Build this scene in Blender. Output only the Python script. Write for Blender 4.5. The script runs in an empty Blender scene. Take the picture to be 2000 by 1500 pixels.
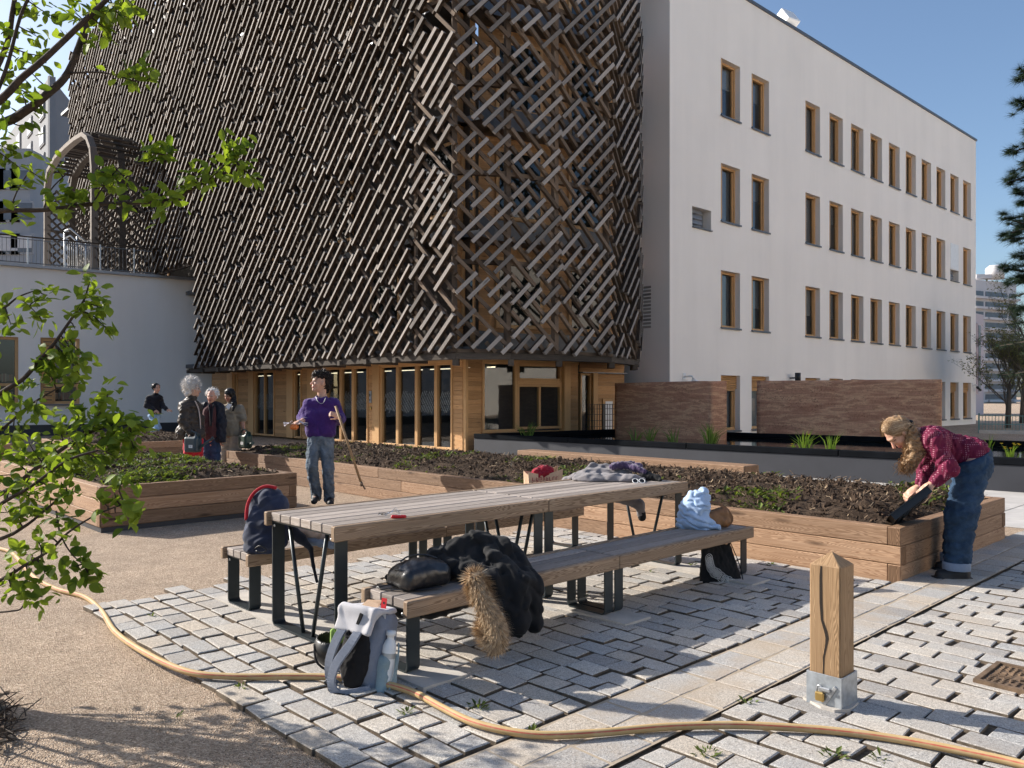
import bpy, math, random
import numpy as np
from mathutils import Vector, Matrix
R = math.radians
sc = bpy.context.scene
COL = sc.collection
rng = random.Random(7)
# ------------------------------------------------------------------ camera, sky, sun, exposure
F = 1563.0          # focal length in photo pixels (photo is 2000 wide)
EYE = 1.45
cd = bpy.data.cameras.new("camera"); cam = bpy.data.objects.new("camera", cd); COL.objects.link(cam)
cam.location = (0, 0, EYE); cam.rotation_euler = (R(90), 0, 0)
cd.sensor_width = 36.0; cd.lens = F / 2000 * 36; cd.shift_y = 23 / 2000
cd.clip_start = 0.05; cd.clip_end = 2000
sc.camera = cam
SUN_EL = 27.0
SUN_H = Vector((-0.934, 0.357, 0)).normalized()      # towards the sun, on the ground
SUNV = Vector((SUN_H.x * math.cos(R(SUN_EL)), SUN_H.y * math.cos(R(SUN_EL)), math.sin(R(SUN_EL))))
wd = bpy.data.worlds.new("World"); sc.world = wd; wd.use_nodes = True
wn = wd.node_tree
sky = wn.nodes.new("ShaderNodeTexSky"); sky.sky_type = 'NISHITA'; sky.sun_disc = False
sky.sun_elevation = R(SUN_EL); sky.sun_rotation = math.atan2(SUN_H.x, SUN_H.y)
sky.air_density = 1.0; sky.dust_density = 2.0; sky.ozone_density = 3.0
bg = wn.nodes["Background"]; bg.inputs[1].default_value = 0.110
hs = wn.nodes.new("ShaderNodeHueSaturation"); hs.inputs["Saturation"].default_value = 1.0
wn.links.new(sky.outputs[0], hs.inputs["Color"]); wn.links.new(hs.outputs[0], bg.inputs[0])
sl = bpy.data.lights.new("sun", 'SUN'); sl.energy = 4.8; sl.angle = R(0.5); sl.color = (1.0, 0.94, 0.85)
sun = bpy.data.objects.new("sun", sl); COL.objects.link(sun)
sun.rotation_euler = SUNV.to_track_quat('Z', 'Y').to_euler(); sun.location = (-30, 12, 30)
sc.view_settings.view_transform = 'Standard'; sc.view_settings.look = 'None'
sc.view_settings.exposure = 0.80; sc.view_settings.gamma = 1.0
sc.cycles.use_denoising = True
sc.cycles.max_bounces = 7; sc.cycles.diffuse_bounces = 4; sc.cycles.glossy_bounces = 4
sc.cycles.transmission_bounces = 6; sc.cycles.transparent_max_bounces = 10
sc.cycles.caustics_reflective = False; sc.cycles.caustics_refractive = False
sc.cycles.sample_clamp_indirect = 6

# ------------------------------------------------------------------ coordinates
def P(px, py, Y):                       # photo pixel at depth Y -> world point
    return Vector(((px - 1000) / F * Y, Y, EYE + (773 - py) / F * Y))
def G(px, py, z=0.0):                   # photo pixel on the horizontal plane z
    return P(px, py, F * (EYE - z) / (py - 773))
UA = math.atan2(0.6896, 0.7242)         # the garden grid: u runs along the table, v across it
UD = Vector((math.cos(UA), math.sin(UA), 0)); VD = Vector((-math.sin(UA), math.cos(UA), 0)); ZD = Vector((0, 0, 1))
def U(u, v, z=0.0):
    return UD * u + VD * v + Vector((0, 0, z))
def onwall(px, A, D):                   # distance t along the ground line A + t*D seen at pixel column px
    k = (px - 1000) / F
    return (k * A.y - A.x) / (D.x - k * D.y)

# ------------------------------------------------------------------ objects
def wmat(o):
    m = o.matrix_basis.copy()
    return wmat(o.parent) @ m if o.parent else m
def tag(o, label=None, cat=None, group=None, kind=None):
    if label: o["label"] = label
    if cat: o["category"] = cat
    if group: o["group"] = group
    if kind: o["kind"] = kind
    return o
def thing(name, label, cat, loc=(0, 0, 0), rz=0.0, group=None):
    o = bpy.data.objects.new(name, None); COL.objects.link(o)
    o.location = loc; o.rotation_euler = (0, 0, rz); o.empty_display_size = 0.1
    return tag(o, label, cat, group)
def copy_tree(o, parent=None):
    c = o.copy(); COL.objects.link(c)
    if parent is not None: c.parent = parent
    for ch in list(o.children): copy_tree(ch, c)
    return c

class MB:
    """collects shapes and links them as ONE mesh object"""
    def __init__(s):
        s.V = []; s.F = []; s.UV = []; s.R = []; s.S = []; s.M = []
    def face(s, idx, uvs, r, sm=False, m=0):
        s.F.append(tuple(idx)); s.UV.extend(uvs); s.R.append(r); s.S.append(sm); s.M.append(m)
    def poly(s, pts, r=None, m=0, uvs=None):
        r = rng.random() if r is None else r
        b = len(s.V); pts = [Vector(p) for p in pts]; s.V.extend(pts)
        if uvs is None:
            x = (pts[1] - pts[0]); x = x.normalized() if x.length > 1e-9 else Vector((1, 0, 0))
            n = Vector((0, 0, 0))
            for i in range(1, len(pts) - 1): n += (pts[i] - pts[0]).cross(pts[i + 1] - pts[0])
            y = n.normalized().cross(x) if n.length > 0 else Vector((0, 1, 0))
            uvs = [((p - pts[0]).dot(x), (p - pts[0]).dot(y)) for p in pts]
        s.face(range(b, b + len(pts)), uvs, r, False, m)
    def box(s, c, size, X=None, Y=None, Z=None, bev=0.0, r=None, m=0, off=None):
        X = Vector(X) if X is not None else Vector((1, 0, 0)); Y = Vector(Y) if Y is not None else Vector((0, 1, 0))
        Z = Vector(Z) if Z is not None else X.cross(Y)
        c = Vector(c); r = rng.random() if r is None else r
        h = [max(k * 0.5, 1e-5) for k in size]; A = (X, Y, Z)
        o = sorted(range(3), key=lambda k: -size[k])
        ou = rng.random() * 7 if off is None else off
        b0 = len(s.V)
        if bev <= 0 or bev > min(h) * .9:
            loc = [(sx * h[0], sy * h[1], sz * h[2]) for sx in (-1, 1) for sy in (-1, 1) for sz in (-1, 1)]
            fs = [(0, 1, 3, 2), (4, 6, 7, 5), (0, 4, 5, 1), (2, 3, 7, 6), (0, 2, 6, 4), (1, 5, 7, 3)]
        else:
            loc = []; ix = {}
            for sx in (-1, 1):
                for sy in (-1, 1):
                    for sz in (-1, 1):
                        S_ = (sx, sy, sz)
                        for a in range(3):
                            ix[(S_, a)] = len(loc)
                            loc.append(tuple(S_[k] * (h[k] if k == a else h[k] - bev) for k in range(3)))
            fs = []
            for a in range(3):
                b, d = (a + 1) % 3, (a + 2) % 3
                for sa in (-1, 1):
                    q = []
                    for sb, sd in ((-1, -1), (1, -1), (1, 1), (-1, 1)):
                        t = [0, 0, 0]; t[a] = sa; t[b] = sb; t[d] = sd; q.append(ix[(tuple(t), a)])
                    fs.append(tuple(q))
            for a in range(3):
                b, d = (a + 1) % 3, (a + 2) % 3
                for sb in (-1, 1):
                    for sd in (-1, 1):
                        t0 = [0, 0, 0]; t0[a] = -1; t0[b] = sb; t0[d] = sd; t1 = list(t0); t1[a] = 1
                        t0 = tuple(t0); t1 = tuple(t1)
                        fs.append((ix[(t0, b)], ix[(t1, b)], ix[(t1, d)], ix[(t0, d)]))
            for sx in (-1, 1):
                for sy in (-1, 1):
                    for sz in (-1, 1):
                        t = (sx, sy, sz); fs.append((ix[(t, 0)], ix[(t, 1)], ix[(t, 2)]))
        s.V.extend(c + X * p[0] + Y * p[1] + Z * p[2] for p in loc)
        flip = X.cross(Y).dot(Z) < 0
        for f in fs:
            p = [Vector(loc[i]) for i in f]
            n = (p[1] - p[0]).cross(p[2] - p[0]); ctr = sum(p, Vector((0, 0, 0))) / len(p)
            if (n.dot(ctr) < 0) != flip: f = f[::-1]; p = p[::-1]; n = -n
            na = max(range(3), key=lambda k: abs(n[k]))
            ax = [k for k in o if k != na]
            s.face([b0 + i for i in f], [(q[ax[0]] + ou, q[ax[1]] + ou * .37) for q in p], r, False, m)
    def bar(s, a, b, w, d, up=(0, 0, 1), bev=0.0, r=None, m=0):   # box from a to b, w across, d along up
        a = Vector(a); b = Vector(b); X = (b - a); L = X.length; X = X / L
        Y = Vector(up).cross(X)
        if Y.length < 1e-4: Y = Vector((1, 0, 0)).cross(X)
        Y.normalize(); Z = X.cross(Y)
        s.box((a + b) / 2, (L, w, d), X, Y, Z, bev, r, m)
    def tube(s, pts, rad, n=8, cap=True, r=None, m=0, sm=True, flat=1.0, up=None):
        pts = [Vector(p) for p in pts]
        if not hasattr(rad, '__len__'): rad = [rad] * len(pts)
        r = rng.random() if r is None else r
        b = len(s.V); L = 0; prev = None; LL = []
        for i, p in enumerate(pts):
            t = (pts[min(i + 1, len(pts) - 1)] - pts[max(i - 1, 0)])
            t = t.normalized() if t.length > 1e-9 else Vector((0, 0, 1))
            if prev is None:
                a = Vector(up) if up is not None else (Vector((0, 0, 1)) if abs(t.z) < .9 else Vector((1, 0, 0)))
                x = (a - t * a.dot(t)).normalized()
            else:
                x = (prev - t * prev.dot(t)); x = x.normalized() if x.length > 1e-6 else prev
            prev = x; y = t.cross(x)
            if i: L += (p - pts[i - 1]).length
            LL.append(L)
            for k in range(n):
                an = 2 * math.pi * k / n
                s.V.append(p + x * (math.cos(an) * rad[i] * flat) + y * (math.sin(an) * rad[i]))
        for i in range(len(pts) - 1):
            for k in range(n):
                k2 = (k + 1) % n
                w = 2 * math.pi * max(rad[i], rad[i + 1]) / n
                s.face((b + i * n + k, b + i * n + k2, b + (i + 1) * n + k2, b + (i + 1) * n + k),
                       [(LL[i], k * w), (LL[i], (k + 1) * w), (LL[i + 1], (k + 1) * w), (LL[i + 1], k * w)], r, sm, m)
        if cap:
            s.face([b + k for k in range(n)][::-1], [(0, 0)] * n, r, False, m)
            e = b + (len(pts) - 1) * n
            s.face([e + k for k in range(n)], [(0, 0)] * n, r, False, m)
    def lathe(s, prof, c=(0, 0, 0), n=20, r=None, m=0, X=None, Y=None, Z=None, sm=True):
        X = X or Vector((1, 0, 0)); Y = Y or Vector((0, 1, 0)); Z = Z or Vector((0, 0, 1)); c = Vector(c)
        r = rng.random() if r is None else r; b = len(s.V)
        for (q, z) in prof:
            for k in range(n):
                a = 2 * math.pi * k / n
                s.V.append(c + X * (q * math.cos(a)) + Y * (q * math.sin(a)) + Z * z)
        for i in range(len(prof) - 1):
            for k in range(n):
                k2 = (k + 1) % n
                s.face((b + i * n + k, b + i * n + k2, b + (i + 1) * n + k2, b + (i + 1) * n + k), [(k / n, prof[i][1]), ((k + 1) / n, prof[i][1]), ((k + 1) / n, prof[i + 1][1]), (k / n, prof[i + 1][1])], r, sm, m)
    def grid(s, nx, ny, fn, r=None, m=0, sm=True, uvs=1.0):
        b = len(s.V); r = rng.random() if r is None else r
        for j in range(ny + 1):
            for i in range(nx + 1): s.V.append(Vector(fn(i / nx, j / ny)))
        for j in range(ny):
            for i in range(nx):
                q = b + j * (nx + 1) + i
                s.face((q, q + 1, q + nx + 2, q + nx + 1), [(i / nx * uvs, j / ny * uvs), ((i + 1) / nx * uvs, j / ny * uvs), ((i + 1) / nx * uvs, (j + 1) / ny * uvs), (i / nx * uvs, (j + 1) / ny * uvs)], r, sm, m)
    def prism(s, poly, z0, z1, r=None, m=0, sides=True, bottom=False):
        poly = [Vector((p[0], p[1], 0)) for p in poly]; r = rng.random() if r is None else r
        a = sum(poly[i].x * poly[(i + 1) % len(poly)].y - poly[(i + 1) % len(poly)].x * poly[i].y for i in range(len(poly)))
        if a < 0: poly = poly[::-1]
        s.poly([p + Vector((0, 0, z1)) for p in poly], r, m)
        if bottom: s.poly([p + Vector((0, 0, z0)) for p in poly[::-1]], r, m)
        if sides:
            for i in range(len(poly)):
                p, q = poly[i], poly[(i + 1) % len(poly)]
                s.poly([p + Vector((0, 0, z0)), q + Vector((0, 0, z0)), q + Vector((0, 0, z1)), p + Vector((0, 0, z1))], r, m)
    def build(s, name, mats, parent=None, loc=None):
        me = bpy.data.meshes.new(name)
        ob = bpy.data.objects.new(name, me); COL.objects.link(ob)
        if parent is not None:
            ob.parent = parent; inv = wmat(parent).inverted()
        elif loc is not None:
            ob.location = loc; inv = Matrix.Translation(loc).inverted()
        else: inv = None
        V = [inv @ v for v in s.V] if inv is not None else s.V
        me.from_pydata([tuple(v) for v in V], [], s.F)
        uvl = me.uv_layers.new(name="UVMap")
        if len(uvl.data) == len(s.UV):
            uvl.data.foreach_set("uv", np.array(s.UV, dtype=np.float32).ravel())
        at = me.attributes.new("rnd", 'FLOAT', 'FACE'); at.data.foreach_set("value", np.array(s.R, dtype=np.float32))
        me.polygons.foreach_set("use_smooth", np.array(s.S, dtype=bool))
        for mt in (mats if isinstance(mats, (list, tuple)) else [mats]): me.materials.append(mt)
        me.polygons.foreach_set("material_index", np.array(s.M, dtype=np.int32))
        me.update()
        return ob
def mesh_np(name, V, Fq, mats, parent=None, col=None, smooth=True, loc=None, rnd=None):
    """numpy vertices (n,3) and quads (m,4) -> object"""
    me = bpy.data.meshes.new(name); ob = bpy.data.objects.new(name, me); COL.objects.link(ob)
    if parent is not None:
        ob.parent = parent; inv = np.array(wmat(parent).inverted()); V = V @ inv[:3, :3].T + inv[:3, 3]
    elif loc is not None:
        ob.location = loc; V = V - np.array(loc)
    k = Fq.shape[1]
    me.vertices.add(len(V)); me.vertices.foreach_set("co", V.astype(np.float32).ravel())
    me.loops.add(len(Fq) * k); me.loops.foreach_set("vertex_index", Fq.astype(np.int32).ravel())
    me.polygons.add(len(Fq)); me.polygons.foreach_set("loop_start", np.arange(0, len(Fq) * k, k, dtype=np.int32))
    me.update(calc_edges=True)
    me.polygons.foreach_set("use_smooth", np.full(len(Fq), smooth, dtype=bool))
    if col is not None:
        ca = me.color_attributes.new("Col", 'FLOAT_COLOR', 'POINT')
        c4 = np.ones((len(V), 4), dtype=np.float32); c4[:, :3] = col
        ca.data.foreach_set("color", c4.ravel())
    if rnd is not None:
        at = me.attributes.new('rnd', 'FLOAT', 'FACE'); at.data.foreach_set('value', np.asarray(rnd, dtype=np.float32))
    for mt in (mats if isinstance(mats, (list, tuple)) else [mats]): me.materials.append(mt)
    me.update()
    return ob
def smooth_path(pts, n=6):
    """Catmull-Rom through the points"""
    pts = [Vector(p) for p in pts]; out = []
    for i in range(len(pts) - 1):
        p0 = pts[max(i - 1, 0)]; p1 = pts[i]; p2 = pts[i + 1]; p3 = pts[min(i + 2, len(pts) - 1)]
        for k in range(n):
            t = k / n
            out.append(0.5 * ((2 * p1) + (p2 - p0) * t + (2 * p0 - 5 * p1 + 4 * p2 - p3) * t * t + (3 * p1 - p0 - 3 * p2 + p3) * t ** 3))
    out.append(pts[-1]); return out

# ------------------------------------------------------------------ signed-distance shapes -> one continuous mesh
_nr = np.random.RandomState(5)
_ND = _nr.normal(size=(24, 3)); _ND /= np.linalg.norm(_ND, axis=1)[:, None]; _NP = _nr.rand(24) * 6.28
def wob(X, Y, Z, wl, seed=0):
    """smooth pseudo-noise about -1..1 with wavelength wl"""
    o = 0
    for i in range(5):
        d = _ND[(seed * 5 + i) % 24]; k = 6.283 / wl * (0.7 + .25 * i)
        o = o + np.sin(k * (X * d[0] + Y * d[1] + Z * d[2]) + _NP[(seed * 7 + i) % 24] + 1.3 * np.sin(k * .6 * (X * d[1] - Y * d[2] + Z * d[0]) + seed))
    return o / 3.2
def crease(X, Y, Z, wl, seed=0):
    """long cloth folds: 0 in a valley, 1 on a ridge"""
    d = _ND[(seed * 3 + 1) % 24]
    return np.abs(np.sin(3.1416 / wl * (X * d[0] + Y * d[1] + Z * d[2]) + 1.7 * wob(X, Y, Z, wl * 3.2, seed + 1)))
class SDF:
    def __init__(s): s.p = []
    def cap(s, a, b, r1, r2=None, k=.02, sub=False):
        a = np.array(a, float); b = np.array(b, float); r2 = r1 if r2 is None else r2
        ba = b - a; L2 = max(ba.dot(ba), 1e-9); m = max(r1, r2)
        def f(X, Y, Z):
            t = np.clip(((X - a[0]) * ba[0] + (Y - a[1]) * ba[1] + (Z - a[2]) * ba[2]) / L2, 0, 1)
            return np.sqrt((X - a[0] - t * ba[0]) ** 2 + (Y - a[1] - t * ba[1]) ** 2 + (Z - a[2] - t * ba[2]) ** 2) - (r1 + (r2 - r1) * t)
        s.p.append((f, np.minimum(a, b) - m, np.maximum(a, b) + m, k, sub)); return s
    def chain(s, pts, rad, k=.02):
        for i in range(len(pts) - 1): s.cap(pts[i], pts[i + 1], rad[i], rad[i + 1], k)
        return s
    def ell(s, c, r, M=None, k=.02, sub=False):
        c = np.array(c, float); r = np.array(r, float); M = np.eye(3) if M is None else np.array(M, float)   # rows = local axes
        def f(X, Y, Z):
            dx, dy, dz = X - c[0], Y - c[1], Z - c[2]
            q = [M[i, 0] * dx + M[i, 1] * dy + M[i, 2] * dz for i in range(3)]
            k0 = np.sqrt((q[0] / r[0]) ** 2 + (q[1] / r[1]) ** 2 + (q[2] / r[2]) ** 2)
            k1 = np.sqrt((q[0] / r[0] ** 2) ** 2 + (q[1] / r[1] ** 2) ** 2 + (q[2] / r[2] ** 2) ** 2) + 1e-9
            return k0 * (k0 - 1) / k1
        m = r.max(); s.p.append((f, c - m, c + m, k, sub)); return s
    def rbox(s, c, h, M=None, rad=.01, k=.01, sub=False):
        c = np.array(c, float); h = np.array(h, float) - rad; M = np.eye(3) if M is None else np.array(M, float)
        def f(X, Y, Z):
            dx, dy, dz = X - c[0], Y - c[1], Z - c[2]
            q = [np.abs(M[i, 0] * dx + M[i, 1] * dy + M[i, 2] * dz) - h[i] for i in range(3)]
            return np.sqrt(sum(np.maximum(t, 0) ** 2 for t in q)) + np.minimum(np.maximum(q[0], np.maximum(q[1], q[2])), 0) - rad
        m = np.linalg.norm(h) + rad; s.p.append((f, c - m, c + m, k, sub)); return s
    def mesh(s, h, post=None, pad=.03):
        lo = np.min([p[1] for p in s.p if not p[4]], axis=0) - pad; hi = np.max([p[2] for p in s.p if not p[4]], axis=0) + pad
        n = np.ceil((hi - lo) / h).astype(int) + 1
        ax = [lo[i] + np.arange(n[i]) * h for i in range(3)]
        D = np.full(n, .5, dtype=np.float32)
        for f, a, b, k, sub in s.p:
            i0 = np.maximum(((a - k - 3 * h - lo) / h).astype(int), 0); i1 = np.minimum(((b + k + 3 * h - lo) / h).astype(int) + 2, n)
            if (i1 <= i0).any(): continue
            sl_ = tuple(slice(i0[i], i1[i]) for i in range(3))
            X, Y, Z = np.meshgrid(ax[0][sl_[0]], ax[1][sl_[1]], ax[2][sl_[2]], indexing='ij', sparse=True)
            d = f(X, Y, Z).astype(np.float32); e = D[sl_]
            if sub: D[sl_] = np.maximum(e, -d); continue
            kk = max(k, 1e-6); hh = np.maximum(kk - np.abs(d - e), 0) / kk
            D[sl_] = np.minimum(d, e) - hh * hh * kk * .25
        if post is not None:
            X, Y, Z = np.meshgrid(*ax, indexing='ij', sparse=True)
            D = np.asarray(post(D, X, Y, Z), dtype=np.float32)
        D[0] = D[-1] = .5; D[:, 0] = D[:, -1] = .5; D[:, :, 0] = D[:, :, -1] = .5
        return nets(D, lo, h)
def nets(D, lo, h):
    S_ = D < 0
    c = np.zeros(tuple(k - 1 for k in D.shape), np.int8)
    offs = [(i, j, k) for i in (0, 1) for j in (0, 1) for k in (0, 1)]
    n = c.shape
    for o in offs: c += S_[o[0]:o[0] + n[0], o[1]:o[1] + n[1], o[2]:o[2] + n[2]]
    act = np.argwhere((c > 0) & (c < 8))
    if len(act) == 0: return np.zeros((0, 3)), np.zeros((0, 4), int)
    vals = np.stack([D[act[:, 0] + o[0], act[:, 1] + o[1], act[:, 2] + o[2]] for o in offs], 1)
    acc = np.zeros((len(act), 3)); cnt = np.zeros(len(act))
    for i in range(8):
        for j in range(i + 1, 8):
            df = [abs(offs[i][q] - offs[j][q]) for q in range(3)]
            if sum(df) != 1: continue
            a, b = vals[:, i], vals[:, j]; mk = (a < 0) != (b < 0)
            t = np.where(mk, a / np.where(mk, a - b, 1), 0)
            p = np.array(offs[i]) + t[:, None] * (np.array(offs[j]) - np.array(offs[i]))
            acc += p * mk[:, None]; cnt += mk
    V = lo + (act + acc / cnt[:, None]) * h
    idx = np.full(n, -1, np.int32); idx[act[:, 0], act[:, 1], act[:, 2]] = np.arange(len(act))
    Q = []
    for ax_ in range(3):
        s0 = [slice(None)] * 3; s1 = [slice(None)] * 3; s0[ax_] = slice(0, -1); s1[ax_] = slice(1, None)
        a = S_[tuple(s0)]; b = S_[tuple(s1)]
        e = np.argwhere(a != b); b1, b2 = (ax_ + 1) % 3, (ax_ + 2) % 3
        e = e[(e[:, b1] > 0) & (e[:, b2] > 0) & (e[:, b1] < n[b1]) & (e[:, b2] < n[b2])]
        ins = a[e[:, 0], e[:, 1], e[:, 2]]
        def g(d1, d2):
            q = e.copy(); q[:, b1] -= d1; q[:, b2] -= d2; return idx[q[:, 0], q[:, 1], q[:, 2]]
        q = np.stack([g(1, 1), g(0, 1), g(0, 0), g(1, 0)], 1)
        q[~ins] = q[~ins][:, ::-1]; Q.append(q)
    Q = np.concatenate(Q); Q = Q[(Q >= 0).all(1)]
    return V, Q
# ------------------------------------------------------------------ materials
class NT:
    def __init__(s, name):
        s.m = bpy.data.materials.new(name); s.m.use_nodes = True; s.t = s.m.node_tree
        s.b = s.t.nodes["Principled BSDF"]; s.out = s.t.nodes["Material Output"]
    def n(s, ty, **kw):
        x = s.t.nodes.new(ty)
        for k, v in kw.items(): setattr(x, k, v)
        return x
    def put(s, sock, v):
        if hasattr(v, 'default_value') or isinstance(v, bpy.types.NodeSocket): s.t.links.new(v, sock)
        elif isinstance(v, (tuple, list)) and len(v) == 3 and sock.type == 'RGBA': sock.default_value = (*v, 1)
        else: sock.default_value = v
        return s
    def uv(s): return s.n("ShaderNodeUVMap").outputs[0]
    def ob(s): return s.n("ShaderNodeTexCoord").outputs["Object"]
    def pos(s): return s.n("ShaderNodeNewGeometry").outputs["Position"]
    def attr(s, name, o="Fac"): return s.n("ShaderNodeAttribute", attribute_name=name).outputs[o]
    def map(s, vec, scale=(1, 1, 1), loc=(0, 0, 0)):
        x = s.n("ShaderNodeMapping"); s.put(x.inputs[0], vec); s.put(x.inputs[1], loc); s.put(x.inputs[3], scale); return x.outputs[0]
    def xyz(s, x=0, y=0, z=0):
        c = s.n("ShaderNodeCombineXYZ"); s.put(c.inputs[0], x); s.put(c.inputs[1], y); s.put(c.inputs[2], z); return c.outputs[0]
    def sep(s, v):
        c = s.n("ShaderNodeSeparateXYZ"); s.put(c.inputs[0], v); return c.outputs
    def noise(s, vec, scale, det=4, ro=.6, dist=0.0, out=0):
        x = s.n("ShaderNodeTexNoise"); s.put(x.inputs["Vector"], vec); s.put(x.inputs["Scale"], scale)
        s.put(x.inputs["Detail"], det); s.put(x.inputs["Roughness"], ro); s.put(x.inputs["Distortion"], dist); return x.outputs[out]
    def vor(s, vec, scale, out="Distance", feat='F1', rnd=1.0):
        x = s.n("ShaderNodeTexVoronoi", feature=feat); s.put(x.inputs["Vector"], vec); s.put(x.inputs["Scale"], scale)
        s.put(x.inputs["Randomness"], rnd); return x.outputs[out]
    def wave(s, vec, scale, dist=0, det=2, dsc=1.0, dirn='X'):
        x = s.n("ShaderNodeTexWave", bands_direction=dirn); s.put(x.inputs["Vector"], vec); s.put(x.inputs["Scale"], scale)
        s.put(x.inputs["Distortion"], dist); s.put(x.inputs["Detail"], det); s.put(x.inputs["Detail Scale"], dsc); return x.outputs[1]
    def ramp(s, f, stops):
        x = s.n("ShaderNodeValToRGB"); s.put(x.inputs[0], f); e = x.color_ramp.elements
        while len(e) < len(stops): e.new(.5)
        for q, (p, c) in zip(e, stops):
            q.position = p; q.color = (*c, 1) if isinstance(c, (tuple, list)) else (c, c, c, 1)
        return x.outputs[0]
    def mix(s, f, a, b, mode='MIX'):
        x = s.n("ShaderNodeMix", data_type='RGBA', blend_type=mode); s.put(x.inputs[0], f); s.put(x.inputs[6], a); s.put(x.inputs[7], b); return x.outputs[2]
    def ma(s, op, a, b=0.0):
        x = s.n("ShaderNodeMath", operation=op); s.put(x.inputs[0], a); s.put(x.inputs[1], b); return x.outputs[0]
    def bump(s, hgt, st=.5, dist=.01):
        x = s.n("ShaderNodeBump"); s.put(x.inputs["Strength"], st); s.put(x.inputs["Distance"], dist); s.put(x.inputs["Height"], hgt)
        s.put(s.b.inputs["Normal"], x.outputs[0]); return s
    def base(s, c, rough=.6, metal=0.0, spec=.5):
        s.put(s.b.inputs["Base Color"], c); s.put(s.b.inputs["Roughness"], rough); s.put(s.b.inputs["Metallic"], metal)
        s.put(s.b.inputs["Specular IOR Level"], spec); return s
def plain(name, c, rough=.6, metal=0, var=.12, sc_=6.0, bump=0.0, bsc=60.0, spec=.5):
    t = NT(name); o = t.ob()
    f = t.noise(o, sc_, 5)
    lo = tuple(k * (1 - var) for k in c); hi = tuple(min(k * (1 + var), .95) for k in c)
    t.base(t.ramp(f, [(.3, lo), (.7, hi)]), rough, metal, spec)
    if bump: t.bump(t.noise(o, bsc, 4), bump, .005)
    return t.m
def wood(name, c1, c2, dark, var=.3, ring=.5, knots=True, rough=.7, spec=.3, grainy=1.0, grey=None):
    """planks: UV u runs along the board (metres), rnd differs per board"""
    t = NT(name); uv = t.uv(); r = t.attr("rnd"); s_ = t.sep(uv)
    off = t.ma('MULTIPLY', r, 41.0)
    v1 = t.xyz(t.ma('MULTIPLY', s_[0], 1.3), t.ma('MULTIPLY', s_[1], 26.0), off)
    fine = t.noise(v1, 2.2, 6, .65, .4)
    v2 = t.xyz(t.ma('MULTIPLY', s_[0], .55), t.ma('MULTIPLY', s_[1], 7.0), off)
    warp = t.noise(v2, 1.1, 3, .5)
    ringv = t.xyz(0.0, t.ma('ADD', t.ma('MULTIPLY', s_[1], 5.0), t.ma('MULTIPLY', warp, 2.6)), off)
    rings = t.wave(ringv, 6.0, 1.2, 2, 1.0, 'Y')
    c = t.ramp(fine, [(.3, c1), (.72, c2)])
    c = t.mix(t.ma('MULTIPLY', t.ramp(rings, [(.15, 1.0), (.6, 0.0)]), ring), c, dark)
    if knots:
        kv = t.xyz(t.ma('MULTIPLY', s_[0], 1.1), t.ma('MULTIPLY', s_[1], 5.5), off)
        kd = t.vor(kv, 1.25)
        c = t.mix(t.ramp(kd, [(.05, .85), (.17, 0.0)]), c, tuple(k * .45 for k in dark))
    if grey:
        c = t.mix(t.ma('MULTIPLY', t.noise(t.xyz(s_[0], t.ma('MULTIPLY', s_[1], 4.0), off), 1.7, 4), .6), c, grey)
    br = t.ramp(r, [(0, 1 - var), (1, 1 + var * .5)])
    c = t.mix(1.0, c, br, 'MULTIPLY')
    t.base(c, rough, 0, spec)
    t.bump(t.ma('ADD', fine, t.ma('MULTIPLY', rings, .5)), .35 * grainy, .004)
    return t.m
def glass(name, tint=(.55, .6, .6), thru=.75):
    """window glass: clear from the front, mirror-like at a slant, slightly uneven"""
    t = NT(name)
    tr = t.n("ShaderNodeBsdfTransparent"); t.put(tr.inputs[0], tint)
    gl = t.n("ShaderNodeBsdfGlossy"); t.put(gl.inputs[0], (.9, .93, .95)); t.put(gl.inputs["Roughness"], .015)
    bp = t.n("ShaderNodeBump"); t.put(bp.inputs["Strength"], .04); t.put(bp.inputs["Distance"], .02); t.put(bp.inputs["Height"], t.noise(t.ob(), 1.4, 2))
    t.put(gl.inputs["Normal"], bp.outputs[0])
    lw = t.n("ShaderNodeLayerWeight"); t.put(lw.inputs[0], .5)
    mx = t.n("ShaderNodeMixShader"); t.put(mx.inputs[0], t.ma('ADD', t.ma('MULTIPLY', t.ma('POWER', lw.outputs["Facing"], 4.0), .9), .07)); t.t.links.new(tr.outputs[0], mx.inputs[1]); t.t.links.new(gl.outputs[0], mx.inputs[2])
    t.t.links.new(mx.outputs[0], t.out.inputs[0]); return t.m
def fabric(name, c, var=.2, rough=.9, wsc=400.0, big=5.0, sheen=.15, bump=.25):
    t = NT(name); o = t.ob()
    f = t.noise(o, big, 4); g = t.noise(o, wsc, 2)
    c0 = t.ramp(f, [(.3, tuple(k * (1 - var) for k in c)), (.7, tuple(min(.95, k * (1 + var)) for k in c))])
    c0 = t.mix(.25, c0, t.mix(1.0, c0, t.ramp(g, [(.3, .6), (.7, 1.4)]), 'MULTIPLY'))
    t.base(c0, rough, 0, .2); t.put(t.b.inputs["Sheen Weight"], sheen)
    if bump: t.bump(t.ma('ADD', t.ma('MULTIPLY', g, .3), t.noise(o, 45, 4)), bump, .004)
    return t.m
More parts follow.
